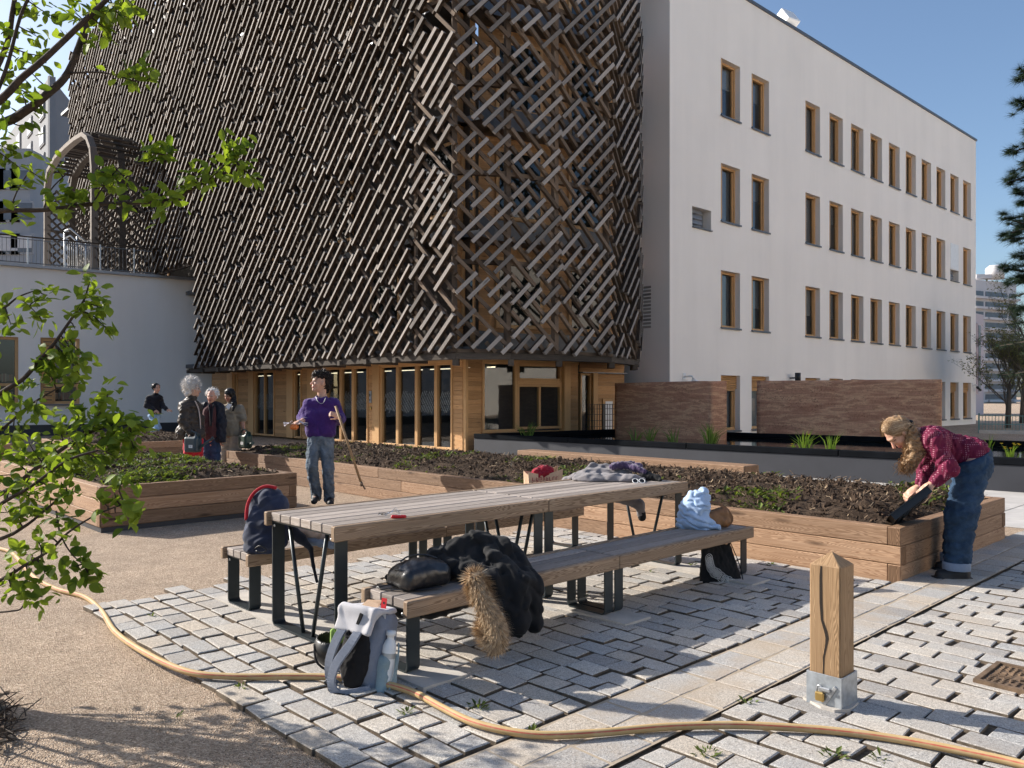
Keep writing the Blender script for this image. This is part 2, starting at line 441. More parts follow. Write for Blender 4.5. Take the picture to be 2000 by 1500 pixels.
def vcol(name, rough=.55, sss=0.0, spec=.4, bsc=120, bst=.1):
    t = NT(name); o = t.ob(); c = t.attr("Col", "Color")
    c = t.mix(1.0, c, t.ramp(t.noise(o, 40, 4), [(.3, .88), (.7, 1.08)]), 'MULTIPLY')
    t.base(c, rough, 0, spec); t.bump(t.noise(o, bsc, 3), bst, .003)
    if sss: t.put(t.b.inputs["Subsurface Weight"], sss); t.put(t.b.inputs["Subsurface Radius"], (.012, .005, .003)); t.put(t.b.inputs["Subsurface Scale"], 1.0)
    return t.m
def leafmat(name, c1, c2, trans=.45):
    t = NT(name); r = t.attr("rnd"); o = t.ob()
    c = t.ramp(t.ma('ADD', t.ma('MULTIPLY', r, .75), t.ma('MULTIPLY', t.noise(o, 9, 3), .25)), [(.1, c1), (.9, c2)])
    t.base(c, .6, 0, .2)
    tl = t.n("ShaderNodeBsdfTranslucent"); t.put(tl.inputs[0], t.mix(1.0, c, (1.4, 1.35, .5), 'MULTIPLY'))
    mx = t.n("ShaderNodeMixShader"); t.put(mx.inputs[0], trans)
    t.t.links.new(t.b.outputs[0], mx.inputs[1]); t.t.links.new(tl.outputs[0], mx.inputs[2]); t.t.links.new(mx.outputs[0], t.out.inputs[0])
    return t.m
M = {}
# --- ground materials
def m_gravel():
    t = NT("gravel"); o = t.pos()
    d = t.vor(o, 135.0, "Distance"); cc = t.vor(o, 135.0, "Color"); s_ = t.sep(cc)
    c = t.ramp(s_[0], [(0, (.19, .14, .10)), (.25, (.37, .275, .20)), (.7, (.48, .37, .275)), (1, (.66, .54, .42))])
    d2 = t.vor(o, 42.0, "Distance")
    c = t.mix(t.ramp(d2, [(.06, .5), (.2, 0.0)]), c, (.12, .09, .06))
    big = t.noise(o, .55, 5, .6); mid = t.noise(o, 5.0, 5, .65)
    c = t.mix(1.0, c, t.ramp(big, [(.3, (.86, .85, .84)), (.7, (1.1, 1.08, 1.06))]), 'MULTIPLY')
    c = t.mix(1.0, c, t.ramp(mid, [(.3, .84), (.7, 1.12)]), 'MULTIPLY')
    t.base(c, .9, 0, .2); t.bump(t.ma('ADD', t.ma('MULTIPLY', d, 1.0), t.ma('MULTIPLY', mid, .7)), .9, .012); return t.m
M['gravel'] = m_gravel()
def m_sett(name, sand):
    t = NT(name); o = t.pos(); r = t.attr("rnd")
    c = t.ramp(r, [(0, (.33, .31, .29)), (.2, (.43, .415, .395)), (.45, (.48, .445, .40)), (.65, (.39, .385, .375)), (.82, (.49, .43, .36)), (1, (.53, .50, .455))])
    g = t.noise(o, 190.0, 3, .75); g2 = t.noise(o, 70, 4, .7); st = t.noise(o, 3.2, 5, .65)
    c = t.mix(1.0, c, t.ramp(g, [(.32, .42), (.5, 1.0), (.66, 1.5)]), 'MULTIPLY')
    c = t.mix(1.0, c, t.ramp(g2, [(.3, .7), (.7, 1.2)]), 'MULTIPLY')
    c = t.mix(t.ma('MULTIPLY', t.ramp(st, [(.42, 0.0), (.68, 1.0)]), sand), c, (.42, .32, .22))
    sp = t.vor(o, 9.0); c = t.mix(t.ramp(sp, [(.03, .6), (.09, 0.0)]), c, (.10, .09, .08))
    t.base(c, .85, 0, .25); t.bump(t.ma('ADD', t.ma('MULTIPLY', g2, 1.0), t.ma('MULTIPLY', g, .5)), .55, .006); return t.m
M['sett'] = m_sett("granite_sett", .28)
M['sett_sand'] = m_sett("granite_sett_sandy", .6)
M['sett_side'] = plain("dirty_sett_side", (.14, .112, .085), .95, 0, .4, 30, .5, 150, .1)
M['mortar'] = plain("sandy_mortar", (.40, .33, .25), .95, 0, .2, 9, .4, 200, .1)
M['joint'] = plain("joint_sand", (.15, .112, .078), .95, 0, .45, 60, .8, 260, .1)
M['concrete'] = plain("pale_concrete", (.50, .46, .41), .9, 0, .16, 7, .3, 150, .2)
M['paleslab'] = plain("pale_slab", (.46, .44, .42), .85, 0, .14, 3, .2, 90, .2)
# --- buildings
def m_render(name, c, dirt=.12):
    t = NT(name); o = t.pos()
    a = t.noise(o, .25, 5, .6); b = t.noise(t.map(o, (1.2, 1.2, .12)), 1.0, 4); g = t.noise(o, 120, 3)
    k = t.mix(1.0, c, t.ramp(a, [(.3, 1 - dirt), (.7, 1.04)]), 'MULTIPLY')
    k = t.mix(1.0, k, t.ramp(b, [(.3, 1 - dirt * .6), (.65, 1.03)]), 'MULTIPLY')
    t.base(k, .92, 0, .2); t.bump(g, .25, .004); return t.m
M['render'] = m_render("white_render", (.86, .80, .735), .035)
M['render_wing'] = m_render("wing_render", (.84, .80, .755), .05)
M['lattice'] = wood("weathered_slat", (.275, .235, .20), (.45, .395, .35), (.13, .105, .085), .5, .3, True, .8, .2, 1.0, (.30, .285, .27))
M['lattice_in'] = wood("shaded_brown_slat", (.055, .036, .024), (.12, .08, .052), (.03, .02, .014), .45, .3, False, .8, .2, 1.0, (.13, .115, .10))  # left facade's inner bars: brown darkened to hold the shadow behind the slats
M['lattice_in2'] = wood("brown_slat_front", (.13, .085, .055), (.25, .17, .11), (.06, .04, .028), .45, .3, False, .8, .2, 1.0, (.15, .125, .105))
M['lattice_shade_side'] = wood("shaded_brown_slat_side", (.045, .031, .022), (.10, .07, .05), (.025, .017, .012), .4, .3, False, .85, .15)  # brown slat sides, with their shade put into the colour
M['clad'] = wood("larch_cladding", (.47, .25, .105), (.64, .375, .18), (.33, .16, .065), .28, .3, True, .65, .3)
M['frame'] = wood("larch_frame", (.54, .30, .125), (.66, .40, .19), (.40, .21, .08), .12, .25, False, .55, .35)
M['darkwood'] = wood("dark_timber", (.055, .044, .036), (.12, .10, .082), (.03, .024, .018), .3, .3, False, .85, .2)
M['archwood'] = wood("grey_glulam", (.15, .125, .105), (.26, .225, .195), (.18, .14, .11), .15, .3, False, .8, .2)
M['beam'] = wood("douglas_beam", (.27, .155, .086), (.44, .285, .18), (.15, .075, .038), .5, .55, True, .72, .3)
M['beam_end'] = wood("beam_end_grain", (.20, .115, .065), (.31, .19, .115), (.12, .065, .035), .2, .8, False, .85, .2)
M['bench'] = wood("grey_hardwood", (.28, .235, .205), (.43, .375, .335), (.17, .135, .11), .3, .35, False, .75, .3)
M['apron'] = wood("brown_hardwood", (.29, .20, .13), (.43, .315, .215), (.16, .10, .06), .12, .75, False, .7, .3)
M['post'] = wood("oak_post", (.30, .185, .095), (.43, .28, .155), (.19, .11, .052), .1, .55, False, .7, .3)
M['steel'] = plain("anthracite_steel", (.028, .038, .044), .38, .35, .15, 8, .1, 200, .5)
M['steel_light'] = plain("galvanised_rail", (.42, .43, .44), .4, .75, .15, 20)
M['galva'] = plain("galvanised_plate", (.40, .43, .46), .42, .6, .22, 26, .1, 60)
M['brass'] = plain("brass", (.60, .40, .14), .35, .9, .1)
M['black'] = plain("black_plastic", (.012, .012, .013), .4, 0, .2, 10)
M['void'] = plain("interior_dark", (.05, .052, .055), .9, 0, .1)
M['room'] = plain("interior_wall", (.075, .075, .075), .9, 0, .1, 2)
M['zinc'] = plain("zinc_trim", (.30, .31, .33), .45, .5, .1, 6)
M['zincd'] = plain("dark_zinc", (.10, .105, .115), .45, .4, .15, 6)
M['liner'] = plain("pond_liner", (.006, .007, .009), .9, 0, .35, 3, .1, 40, .06)
M['pondwall'] = plain("pond_wall", (.030, .031, .038), .6, .1, .14, 2.2, .1, 30, .5)
M['glass'] = glass("window_glass", (.6, .63, .63))
M['shade'] = plain("roller_blind", (.16, .16, .165), .8, 0, .08, 3)
M['white'] = plain("white_paint", (.78, .78, .77), .5, 0, .05)
def m_earth():
    t = NT("rammed_earth"); o = t.ob(); s_ = t.sep(o)
    zz = t.xyz(t.ma('MULTIPLY', s_[0], .15), t.ma('MULTIPLY', s_[1], .15), t.ma('MULTIPLY', s_[2], 1.0))
    band = t.noise(zz, 7.5, 4, .55)
    c = t.ramp(band, [(.30, (.43, .215, .135)), (.44, (.53, .275, .175)), (.52, (.70, .42, .26)), (.57, (.49, .255, .16)), (.74, (.60, .325, .215))])
    pv = t.vor(t.map(o, (1, 1, 1.6)), 21.0); msk = t.noise(zz, 9.0, 3); m2 = t.noise(o, 4.0, 4)
    pore = t.ma('MULTIPLY', t.ramp(pv, [(.10, 1.0), (.3, 0.0)]), t.ramp(t.ma('ADD', t.ma('MULTIPLY', msk, .6), t.ma('MULTIPLY', m2, .4)), [(.44, 0.0), (.58, 1.0)]))
    c = t.mix(1.0, c, t.ramp(t.noise(o, 24, 5, .7), [(.3, .84), (.7, 1.16)]), 'MULTIPLY')
    c = t.mix(t.ma('MULTIPLY', pore, .75), c, (.10, .06, .045)); t.base(c, .95, 0, .15)
    t.bump(t.ma('SUBTRACT', t.noise(o, 30, 5, .7), t.ma('MULTIPLY', pore, 1.6)), .9, .025); return t.m
M['earth'] = m_earth()
def m_soil():
    t = NT("soil"); o = t.pos()
    a = t.noise(o, 26, 6, .75); b = t.noise(o, 2.2, 4); f = t.noise(t.map(o, (1, 1, 1)), 110, 4, .8)
    c = t.ramp(a, [(.3, (.03, .019, .013)), (.55, (.085, .058, .040)), (.72, (.17, .125, .088))])
    c = t.mix(t.ramp(f, [(.6, 0.0), (.75, .7)]), c, (.33, .27, .20))
    c = t.mix(1.0, c, t.ramp(b, [(.3, .75), (.7, 1.2)]), 'MULTIPLY')
    t.base(c, .95, 0, .15); t.bump(t.ma('ADD', a, t.ma('MULTIPLY', f, .6)), 1.0, .03); return t.m
M['soil'] = m_soil()
def m_water():
    t = NT("pond_water"); t.base((.012, .016, .014), .04, 0, .5); t.bump(t.noise(t.pos(), 4.0, 3), .06, .02); return t.m
M['water'] = m_water()
def m_straw():
    t = NT("mulch"); r = t.attr("rnd")
    t.base(t.ramp(r, [(0, (.035, .022, .015)), (.5, (.09, .06, .04)), (.82, (.19, .135, .09)), (1, (.38, .29, .19))]), .9, 0, .15); return t.m
M['mulch'] = m_straw()
M['grass'] = leafmat("garden_weeds", (.06, .085, .022), (.18, .235, .06), .3)
M['reed'] = leafmat("reed_blades", (.06, .12, .025), (.20, .30, .07), .3)
M['leaf'] = leafmat("cherry_leaf", (.06, .115, .018), (.24, .325, .052), .48)
M['bark'] = plain("dark_bark", (.055, .042, .034), .9, 0, .35, 30, .6, 90, .2)
M['needle'] = leafmat("pine_needles", (.010, .020, .012), (.032, .055, .028), .1)
M['twig'] = plain("bare_twigs", (.10, .085, .07), .9, 0, .3, 3)
M['budleaf'] = leafmat("spring_buds", (.09, .10, .035), (.22, .22, .09), .3)
def m_hose():
    t = NT("hose_rubber"); uv = t.sep(t.uv())
    k = t.ramp(t.ma('FRACT', t.ma('ADD', t.ma('MULTIPLY', uv[1], 1 / .1005), .30)), [(0, (.50, .345, .16)), (.43, (.50, .345, .16)), (.44, (.46, .10, .065)), (.49, (.46, .10, .065)), (.50, (.46, .31, .14)), (1, (.50, .345, .16))])
    k = t.mix(t.ramp(t.noise(t.pos(), 14, 5, .7), [(.45, 0.0), (.75, .45)]), k, (.62, .47, .28))
    t.base(k, .7, 0, .3); t.bump(t.noise(t.pos(), 60, 3), .15, .003); return t.m
M['hose'] = m_hose()
# ------------------------------------------------------------------ ground
b = MB(); b.poly([(-500, -60, 0), (500, -60, 0), (500, 900, 0), (-500, 900, 0)])
tag(b.build("ground", M['gravel']), "beige gravel ground of the yard", None, None, "structure")
b = MB(); b.poly([U(10.05, 1.0, .004), U(14.6, 1.0, .004), U(14.6, 20.0, .004), U(10.05, 20.0, .004)])
b.poly([U(10.05, -6, .004), U(14.6, -6, .004), U(14.6, .99, .004), U(10.05, .99, .004)])
for k in range(14):
    for j in range(4):
        u0 = 10.07 + j * .62; v0 = 1.0 + k * 1.0 - 4
        if v0 < 6: b.prism([U(u0, v0), U(u0 + .6, v0), U(u0 + .6, v0 + .98), U(u0, v0 + .98)], .004, .012)
tag(b.build("path", M['paleslab']), "pale slab path in front of the pond and timber building", None, None, "structure")
def sett(b, u0, u1, v0, v1, top, r, jit=.009, cz=.0055, z0=-.01):
    j = lambda: rng.uniform(-jit, jit)
    c = [(u0 + j(), v0 + j()), (u1 + j(), v0 + j()), (u1 + j(), v1 + j()), (u0 + j(), v1 + j())]
    mu = sum(p[0] for p in c) / 4; mv = sum(p[1] for p in c) / 4
    du, dv = rng.uniform(-.012, .012), rng.uniform(-.012, .012)
    h = lambda p: top + du * (p[0] - mu) + dv * (p[1] - mv)
    ins = cz * rng.uniform(.6, 1.6)
    q = [(p[0] + (ins if p[0] < mu else -ins), p[1] + (ins if p[1] < mv else -ins)) for p in c]
    n0 = len(b.V)
    for p in c: b.V.append(U(p[0], p[1], z0))
    for p in c: b.V.append(U(p[0], p[1], h(p) - cz * .8))
    for p in q: b.V.append(U(p[0], p[1], h(p)))
    uv4 = [(0, 0)] * 4
    for k in range(4):
        k2 = (k + 1) % 4
        b.face((n0 + k, n0 + k2, n0 + 4 + k2, n0 + 4 + k), uv4, r, False, 1)
        b.face((n0 + 4 + k, n0 + 4 + k2, n0 + 8 + k2, n0 + 8 + k), uv4, r)
    b.face((n0 + 8, n0 + 9, n0 + 10, n0 + 11), uv4, r)
strips = [(2.36, 2.64, 3.1, 5.5), (3.92, 4.18, 3.1, 5.5), (5.44, 5.7, 3.1, 5.5)]   # concrete footings under the table and bench legs
def hits_strip(u0, u1, v0, v1):
    return any(u0 < s[1] - .03 and u1 > s[0] + .03 and v0 < s[3] and v1 > s[2] for s in strips)
b = MB()
u = 1.63; row = 0
while u < 6.38:                                       # courses of setts across the table place
    w = .148 + rng.uniform(-.006, .006); v = 2.43; vend = 5.87 + rng.uniform(-.05, .05)
    first = True
    while v < vend:
        L = rng.uniform(.15, .25) if rng.random() < .85 else rng.uniform(.25, .32)
        if first: L = .13 if row % 2 else .23; first = False
        uu1 = min(u + w, 6.385)
        if uu1 - u > .05:
            sett(b, u + .0085, uu1 - .0085, v + .0085, v + L - .0085, .026 + rng.uniform(-.005, .005), rng.random())
        v += L
    u += w; row += 1
u = 1.2; row = 0
while u < 9.6:                                        # wide-jointed setts on the right
    w = .15 + rng.uniform(-.005, .006); v = 1.95; first = True
    while v > -.9:
        L = rng.uniform(.22, .30) if not first else (.13 if row % 2 else .26); first = False
        ctr = U(u + .07, v - L / 2)
        if ctr.y > 2.4:
            g = rng.choice((.002, .004, .007, .012, .02))
            if True:
                sett(b, u + .008, u + w - .008, v - L + g + .004, v - .006, .027 + rng.uniform(-.006, .006), rng.random(), .007, .005)
        v -= L
    u += w; row += 1
tag(b.build("cobble_paving", [M['sett'], M['sett_side']]), "grey granite setts paving the yard around the picnic table", None, None, "structure")
b = MB(); b.poly([U(1.64, 2.41, .010), U(6.39, 2.41, .010), U(6.39, 5.87, .010), U(1.64, 5.87, .010)])
b.poly([U(1.1, -1.2, .011), U(9.7, -1.2, .011), U(9.7, 1.97, .011), U(1.1, 1.97, .011)])
tag(b.build("paving_joints", M['joint']), "sandy joints between the setts", None, None, "structure")
b = MB(); u = 1.2
while u < 9.6:                                        # flush drainage band of setts in mortar
    L = rng.uniform(.2, .3)
    sett(b, u + .006, u + L - .006, 1.98, 2.185, .0275 + rng.uniform(-.0012, .0012), rng.random(), .006, .004)
    L2 = L * rng.uniform(.8, 1.1)
    sett(b, u + .006, u + L - .006, 2.20, 2.40, .0275 + rng.uniform(-.0012, .0012), rng.random(), .006, .004)
    u += L
tag(b.build("drainage_band", [M['sett_sand'], M['sett_side']]), "flush band of sandy setts crossing the paving", None, None, "structure")
b = MB(); b.poly([U(1.1, 1.968, .0245), U(9.7, 1.968, .0245), U(9.7, 2.412, .0245), U(1.1, 2.412, .0245)])
tag(b.build("drainage_mortar", M['mortar']), "sandy mortar of the drainage band", None, None, "structure")
b = MB()
for s_ in strips: b.prism([U(s_[0], s_[2]), U(s_[1], s_[2]), U(s_[1], s_[3]), U(s_[0], s_[3])], 0, .037)
tag(b.build("footing_strips", M['concrete']), "pale concrete strips under the table legs", None, None, "structure")

# ------------------------------------------------------------------ raised beds
def raised_bed(label, u0, u1, v0, v1, base=0.0, seams=(), heap=.07, group=None, course=.145, th=.10):
    t = thing("raised_bed", label, "planter", U((u0 + u1) / 2, (v0 + v1) / 2), UA, group)
    w = MB(); e = w; n = 3
    def run(a, c, z, along):                       # one course of beams from a to c, cut into lengths
        L = (c - a).length; d = (c - a).normalized(); s0 = 0
        while s0 < L - .01:
            l = min(rng.uniform(2.2, 4.2), L - s0)
            if L - s0 - l < .7: l = L - s0
            p, q = a + d * (s0 + .001), a + d * (s0 + l - .001)
            w.bar(p, q, th, course - .004, (0, 0, 1), .005)
            s0 += l
    for i in range(n):
        z = base + course * (i + .5)
        lng = 0 if i % 2 == 0 else th              # odd courses: the long beams run through
        for uu in (u0 + th / 2, u1 - th / 2):
            run(U(uu, v0 + th - lng, z), U(uu, v1 - th + lng, z), z, 1)
        for vv in (v0 + th / 2, v1 - th / 2):
            run(U(u0 + lng, vv, z), U(u1 - lng, vv, z), z, 0)
        for uu in (u0, u1):                        # darker end grain
            for vv in (v0, v1):
                su = 1 if uu == u1 else -1; sv = 1 if vv == v1 else -1
                if lng: c = U(uu - su * th / 2, vv + sv * .001, z); e.box(c, (th - .012, .005, course - .016), UD, VD, None, 0, None, 1)
                else: c = U(uu + su * .001, vv - sv * th / 2, z); e.box(c, (.005, th - .012, course - .016), UD, VD, None, 0, None, 1)
    w.build("timber_frame", [M['beam'], M['beam_end']], t)
    if base > 0:
        k = MB()
        k.prism([U(u0 + .015, v0 + .015), U(u1 - .015, v0 + .015), U(u1 - .015, v1 - .015), U(u0 + .015, v1 - .015)], 0, base, sides=True)
        k.build("plinth", M['pondwall'], t)
    top = base + course * n
    a0, a1, c0, c1 = u0 + th - .004, u1 - th + .004, v0 + th - .004, v1 - th + .004
    nx, ny = int((a1 - a0) / .05), int((c1 - c0) / .05)
    X, Y = np.meshgrid(np.linspace(0, 1, nx + 1), np.linspace(0, 1, ny + 1))
    uu = a0 + (a1 - a0) * X; vv = c0 + (c1 - c0) * Y
    edge = np.minimum(np.minimum(X * (a1 - a0), (1 - X) * (a1 - a0)), np.minimum(Y * (c1 - c0), (1 - Y) * (c1 - c0)))
    hz = top - .05 + heap * np.clip(edge / .4, 0, 1) ** .7 + .022 * wob(uu, vv, uu * 0, .5, 3) * np.clip(edge / .15, 0, 1) + .022 * wob(uu, vv, uu * 0, .17, 6) + .012 * np.random.RandomState(3).rand(*uu.shape)
    Vs = np.stack([UD.x * uu + VD.x * vv, UD.y * uu + VD.y * vv, hz], -1).reshape(-1, 3)
    i = np.arange(nx * ny); q = (i // nx) * (nx + 1) + i % nx
    mesh_np("soil", Vs, np.stack([q, q + 1, q + nx + 2, q + nx + 1], 1), M['soil'], t, None, True)
    return t, (a0, a1, c0, c1, nx, ny, hz)
def soil_at(S, u, v):
    a0, a1, c0, c1, nx, ny, hz = S
    return hz[min(ny, max(0, int((v - c0) / (c1 - c0) * ny))), min(nx, max(0, int((u - a0) / (a1 - a0) * nx)))]
BED1, S1 = raised_bed("longest timber raised bed with bare dark soil behind the picnic table", 6.40, 9.07, 2.39, 14.4, 0.0, heap=.12)
BED2, S2 = raised_bed("timber raised bed on a dark plinth with green weeds beside the gravel", 2.67, 4.95, 9.1, 13.9, .055, heap=.09)
BED3, S3 = raised_bed("timber raised bed behind the people with watering cans", 5.0, 8.0, 18.3, 21.5, 0, heap=.14)
BED4, S4 = raised_bed("shaded timber raised bed near the white wall on the far left", 1.2, 4.0, 19.5, 22.6, 0, heap=.08)
def scatter(name, label, S, n, mats, rs, kind, patch=None, near=None):
    """many loose bits lying in a bed: kind 'mulch' = chips, straw and clods, 'weed' = small leaves and blades"""
    g = np.random.RandomState(rs); a0, a1, c0, c1 = S[:4]
    Vv, Ff, Rr = [], [], []
    for i in range(n):
        for _ in range(8):
            u = g.uniform(a0 + .02, a1 - .02); v = g.uniform(c0 + .02, c1 - .02)
            if patch is None or g.rand() < patch(u, v): break
        else: continue
        z = soil_at(S, u, v); c = np.array(U(u, v, z)); an = g.uniform(0, 6.28)
        d = np.array([math.cos(an), math.sin(an), 0]); s_ = np.array([-d[1], d[0], 0]); up = np.array([0, 0, 1.])
        nb = len(Vv)
        if kind == 'mulch':
            if g.rand() < .55:                       # straw
                L = g.uniform(.03, .12); w = g.uniform(.002, .0055); el = g.uniform(-.1, .5); r = g.uniform(.1, 1) ** 1.3
                dd = d * math.cos(el) + up * math.sin(el); mid = c + up * g.uniform(.0, .03)
                bend = up * g.uniform(-.02, .02)
                pts = [mid - dd * L * .3, mid + dd * L * .3 + bend, mid + dd * L * .7 - bend]
                wv = s_ * w + up * w * .5
                Vv += [pts[0] - wv, pts[0] + wv, pts[1] + wv, pts[1] - wv, pts[2] + wv, pts[2] - wv]
                Ff += [(nb, nb + 1, nb + 2, nb + 3), (nb + 3, nb + 2, nb + 4, nb + 5)]; Rr += [r, r]
            else:                                    # clod
                R_ = g.uniform(.007, .026) if g.rand() < .93 else g.uniform(.03, .05); r = g.uniform(0, .5); cc = c + up * R_ * .35
                for zz, f_ in ((-.5, 1.0), (.55, .55)):
                    for k in range(4):
                        aa = an + k * 1.57 + g.uniform(-.3, .3)
                        Vv.append(cc + np.array([math.cos(aa), math.sin(aa), 0]) * R_ * f_ * g.uniform(.7, 1.2) + up * R_ * zz * g.uniform(.6, 1.2))
                for k in range(4):
                    k2 = (k + 1) % 4; Ff.append((nb + k, nb + k2, nb + 4 + k2, nb + 4 + k)); Rr.append(r)
                Ff.append((nb + 4, nb + 5, nb + 6, nb + 7)); Rr.append(r)
        else:
            m = g.randint(4, 9); r0 = g.uniform(0, 1)
            for k in range(m):
                nb = len(Vv); a2 = g.uniform(0, 6.28); dd = np.array([math.cos(a2), math.sin(a2), 0]); ss = np.array([-dd[1], dd[0], 0])
                L = g.uniform(.012, .035) if g.rand() < .85 else g.uniform(.04, .09); w = L * g.uniform(.12, .3); hgt = g.uniform(.2, 1.0)
                o = c + dd * g.uniform(0, .03)
                Vv += [o, o + dd * L * .5 + ss * w + up * L * hgt * .6, o + dd * L + up * L * hgt * .8, o + dd * L * .5 - ss * w + up * L * hgt * .6]
                Ff.append((nb, nb + 1, nb + 2, nb + 3)); Rr.append(np.clip(r0 + g.uniform(-.25, .25), 0, 1))
    ob = mesh_np(name, np.array(Vv), np.array(Ff), mats, None, None, False, None, Rr)
    return tag(ob, label, None, None, "stuff")
pn = lambda u, v: float(wob(np.array([u]), np.array([v]), np.array([0.]), 1.5, 9)[0])
scatter("mulch", "dry straw and clods strewn over the longest raised bed", S1, 15000, M['mulch'], 1, 'mulch')
scatter("mulch", "dry straw and clods among the weeds of the raised bed on the dark plinth", S2, 4500, M['mulch'], 2, 'mulch')
scatter("mulch", "dry mulch on the raised bed behind the people", S3, 2500, M['mulch'], 3, 'mulch')
scatter("weeds", "patches of green weeds in the longest raised bed", S1, 2600, M['grass'], 4, 'weed', lambda u, v: max(0, pn(u, v) * 1.8 + (.1 if v < 6.5 else -.35)))
scatter("weeds", "low green weeds covering the raised bed on the dark plinth", S2, 6000, M['grass'], 5, 'weed', lambda u, v: .35 + pn(u, v))
scatter("weeds", "few green weeds in the far shaded raised bed", S4, 500, M['grass'], 6, 'weed')
# heavy squared timber used as a seat behind the long bed
b = MB(); z = .45
b.box(U(10.22 + .2, (5.95 + 10.6) / 2, z / 2 + .02), (.40, 10.6 - 5.95, z - .04), UD, VD, None, .012)
t = thing("timber_bench", "long squared timber beam lying as a seat between soil bed and pond", "bench", U(10.42, 8.2), UA)
b.build("beam", M['beam'], t); e = MB(); e.box(U(10.42, 5.949, z / 2 + .02), (.375, .006, z - .065), UD, VD); e.build("beam_end", M['beam_end'], t)

# ------------------------------------------------------------------ pond
PL = G(928, 888); PR = G(2330, 1010); PD = Vector((.741, -.671, 0))
A0 = G(926, 888); A1 = A0 + PD * 17.5; B0 = Vector((3.1, 22.6, 0)); B1 = B0 + Vector((.775, -.632, 0)) * 18
pond = thing("pond", "long black-rimmed raised pond with dark still water", "pond", (A0 + A1) / 2)
def wall_seg(b, a, c, z0, z1, th, inward, bev=.0, m=0):
    d = (c - a).normalized(); n = inward
    b.box((a + c) / 2 + n * th / 2 + Vector((0, 0, (z0 + z1) / 2)), ((c - a).length, th, z1 - z0), d, n, ZD, bev, None, m)
inn = Vector((.671, .741, 0)); b = MB(); rb = MB()
wall_seg(b, A0, A1, 0, .415, .12, inn)
dl = (B0 - A0).normalized(); nl = Vector((dl.y, -dl.x, 0))
wall_seg(b, A0 + dl * .1, B0, 0, .415, .12, nl); 
nb_ = -Vector((.632, .775, 0)); wall_seg(b, B0 + (B1 - B0).normalized() * .05, B1, 0, .415, .12, nb_)
b.build("basin_wall", M['pondwall'], pond)
seg = A0.copy(); k = 0
while k < 6:
    wall_seg(rb, A0 + PD * (k * 2.95 + .004) - inn * .025, A0 + PD * (k * 2.95 + 2.946) - inn * .025, .405, .517, .17, inn, .012); k += 1
wall_seg(rb, A0 + dl * .18, B0, .405, .517, .15, nl, .012); wall_seg(rb, B0 + PD * .2, B1, .405, .517, .15, nb_, .012)
rb.build("rim", M['liner'], pond)
b = MB(); b.poly([A0 + Vector((.15, .1, .40)), A1 + Vector((0, 0, .40)), B1 + Vector((0, 0, .40)), B0 + Vector((0, -.1, .40))])
b.build("water", M['water'], pond)
def earth_wall(label, a, c, nrm, th, z0, z1):
    t = thing("rammed_earth_wall", label, "wall", (a + c) / 2)
    d = (c - a).normalized(); L = (c - a).length
    b = MB(); ctr = (a + c) / 2 + nrm * th / 2
    # front, end and top faces finely gridded with worn arrises
    def pt(s, q, z):
        w = .006 * math.sin(s * 9 + z * 13) + rng.uniform(-.004, .004)
        return a + d * s + nrm * (q + w) + Vector((0, 0, z + rng.uniform(-.004, .004)))
    nx, nz, ny = int(L / .12), int((z1 - z0) / .08), 4
    loop = [(i / nx * L, 0.0) for i in range(nx)] + [(L, j / ny * th) for j in range(ny)] + [((1 - i / nx) * L, th) for i in range(nx)] + [(0.0, (1 - j / ny) * th) for j in range(ny)]
    n = len(loop); b0 = len(b.V)
    for j in range(nz + 1):
        z = z0 + (z1 - z0) * j / nz
        for (s, q) in loop: b.V.append(pt(s, q, z))
    for j in range(nz):
        for i in range(n):
            b.face((b0 + j * n + i, b0 + j * n + (i + 1) % n, b0 + (j + 1) * n + (i + 1) % n, b0 + (j + 1) * n + i), [(0, 0)] * 4, .5, True)
    e = b0 + nz * n
    b.face([e + i for i in range(n)], [(0, 0)] * n, .5)
    b.build("earth_block", M['earth'], t)
    f = MB(); f.box(ctr + Vector((0, 0, z0 / 2 + .0)), (L - .06, th - .06, z0), d, nrm, ZD); f.build("plinth", M['liner'], t)
    return t
w1a, w1b = P(1201, 845, 22.0), P(1387, 862, 18.95)
w1a.z = w1b.z = 0; d = (w1b - w1a).normalized(); nrm = Vector((-d.y, d.x, 0)); nrm = nrm if nrm.dot(Vector((.7, .7, 0))) > 0 else -nrm
earth_wall("shorter reddish rammed earth wall in the pond beside the timber building", w1a, w1b, nrm, .55, .39, 1.80)
w2a, w2b = P(1478, 850, 20.0), P(1838, 862, 17.95)
w2a.z = w2b.z = 0; d = (w2b - w2a).normalized(); nrm = Vector((-d.y, d.x, 0))
earth_wall("longer reddish rammed earth wall in the pond behind the bending woman", w2a, w2b, nrm, .45, .40, 1.82)
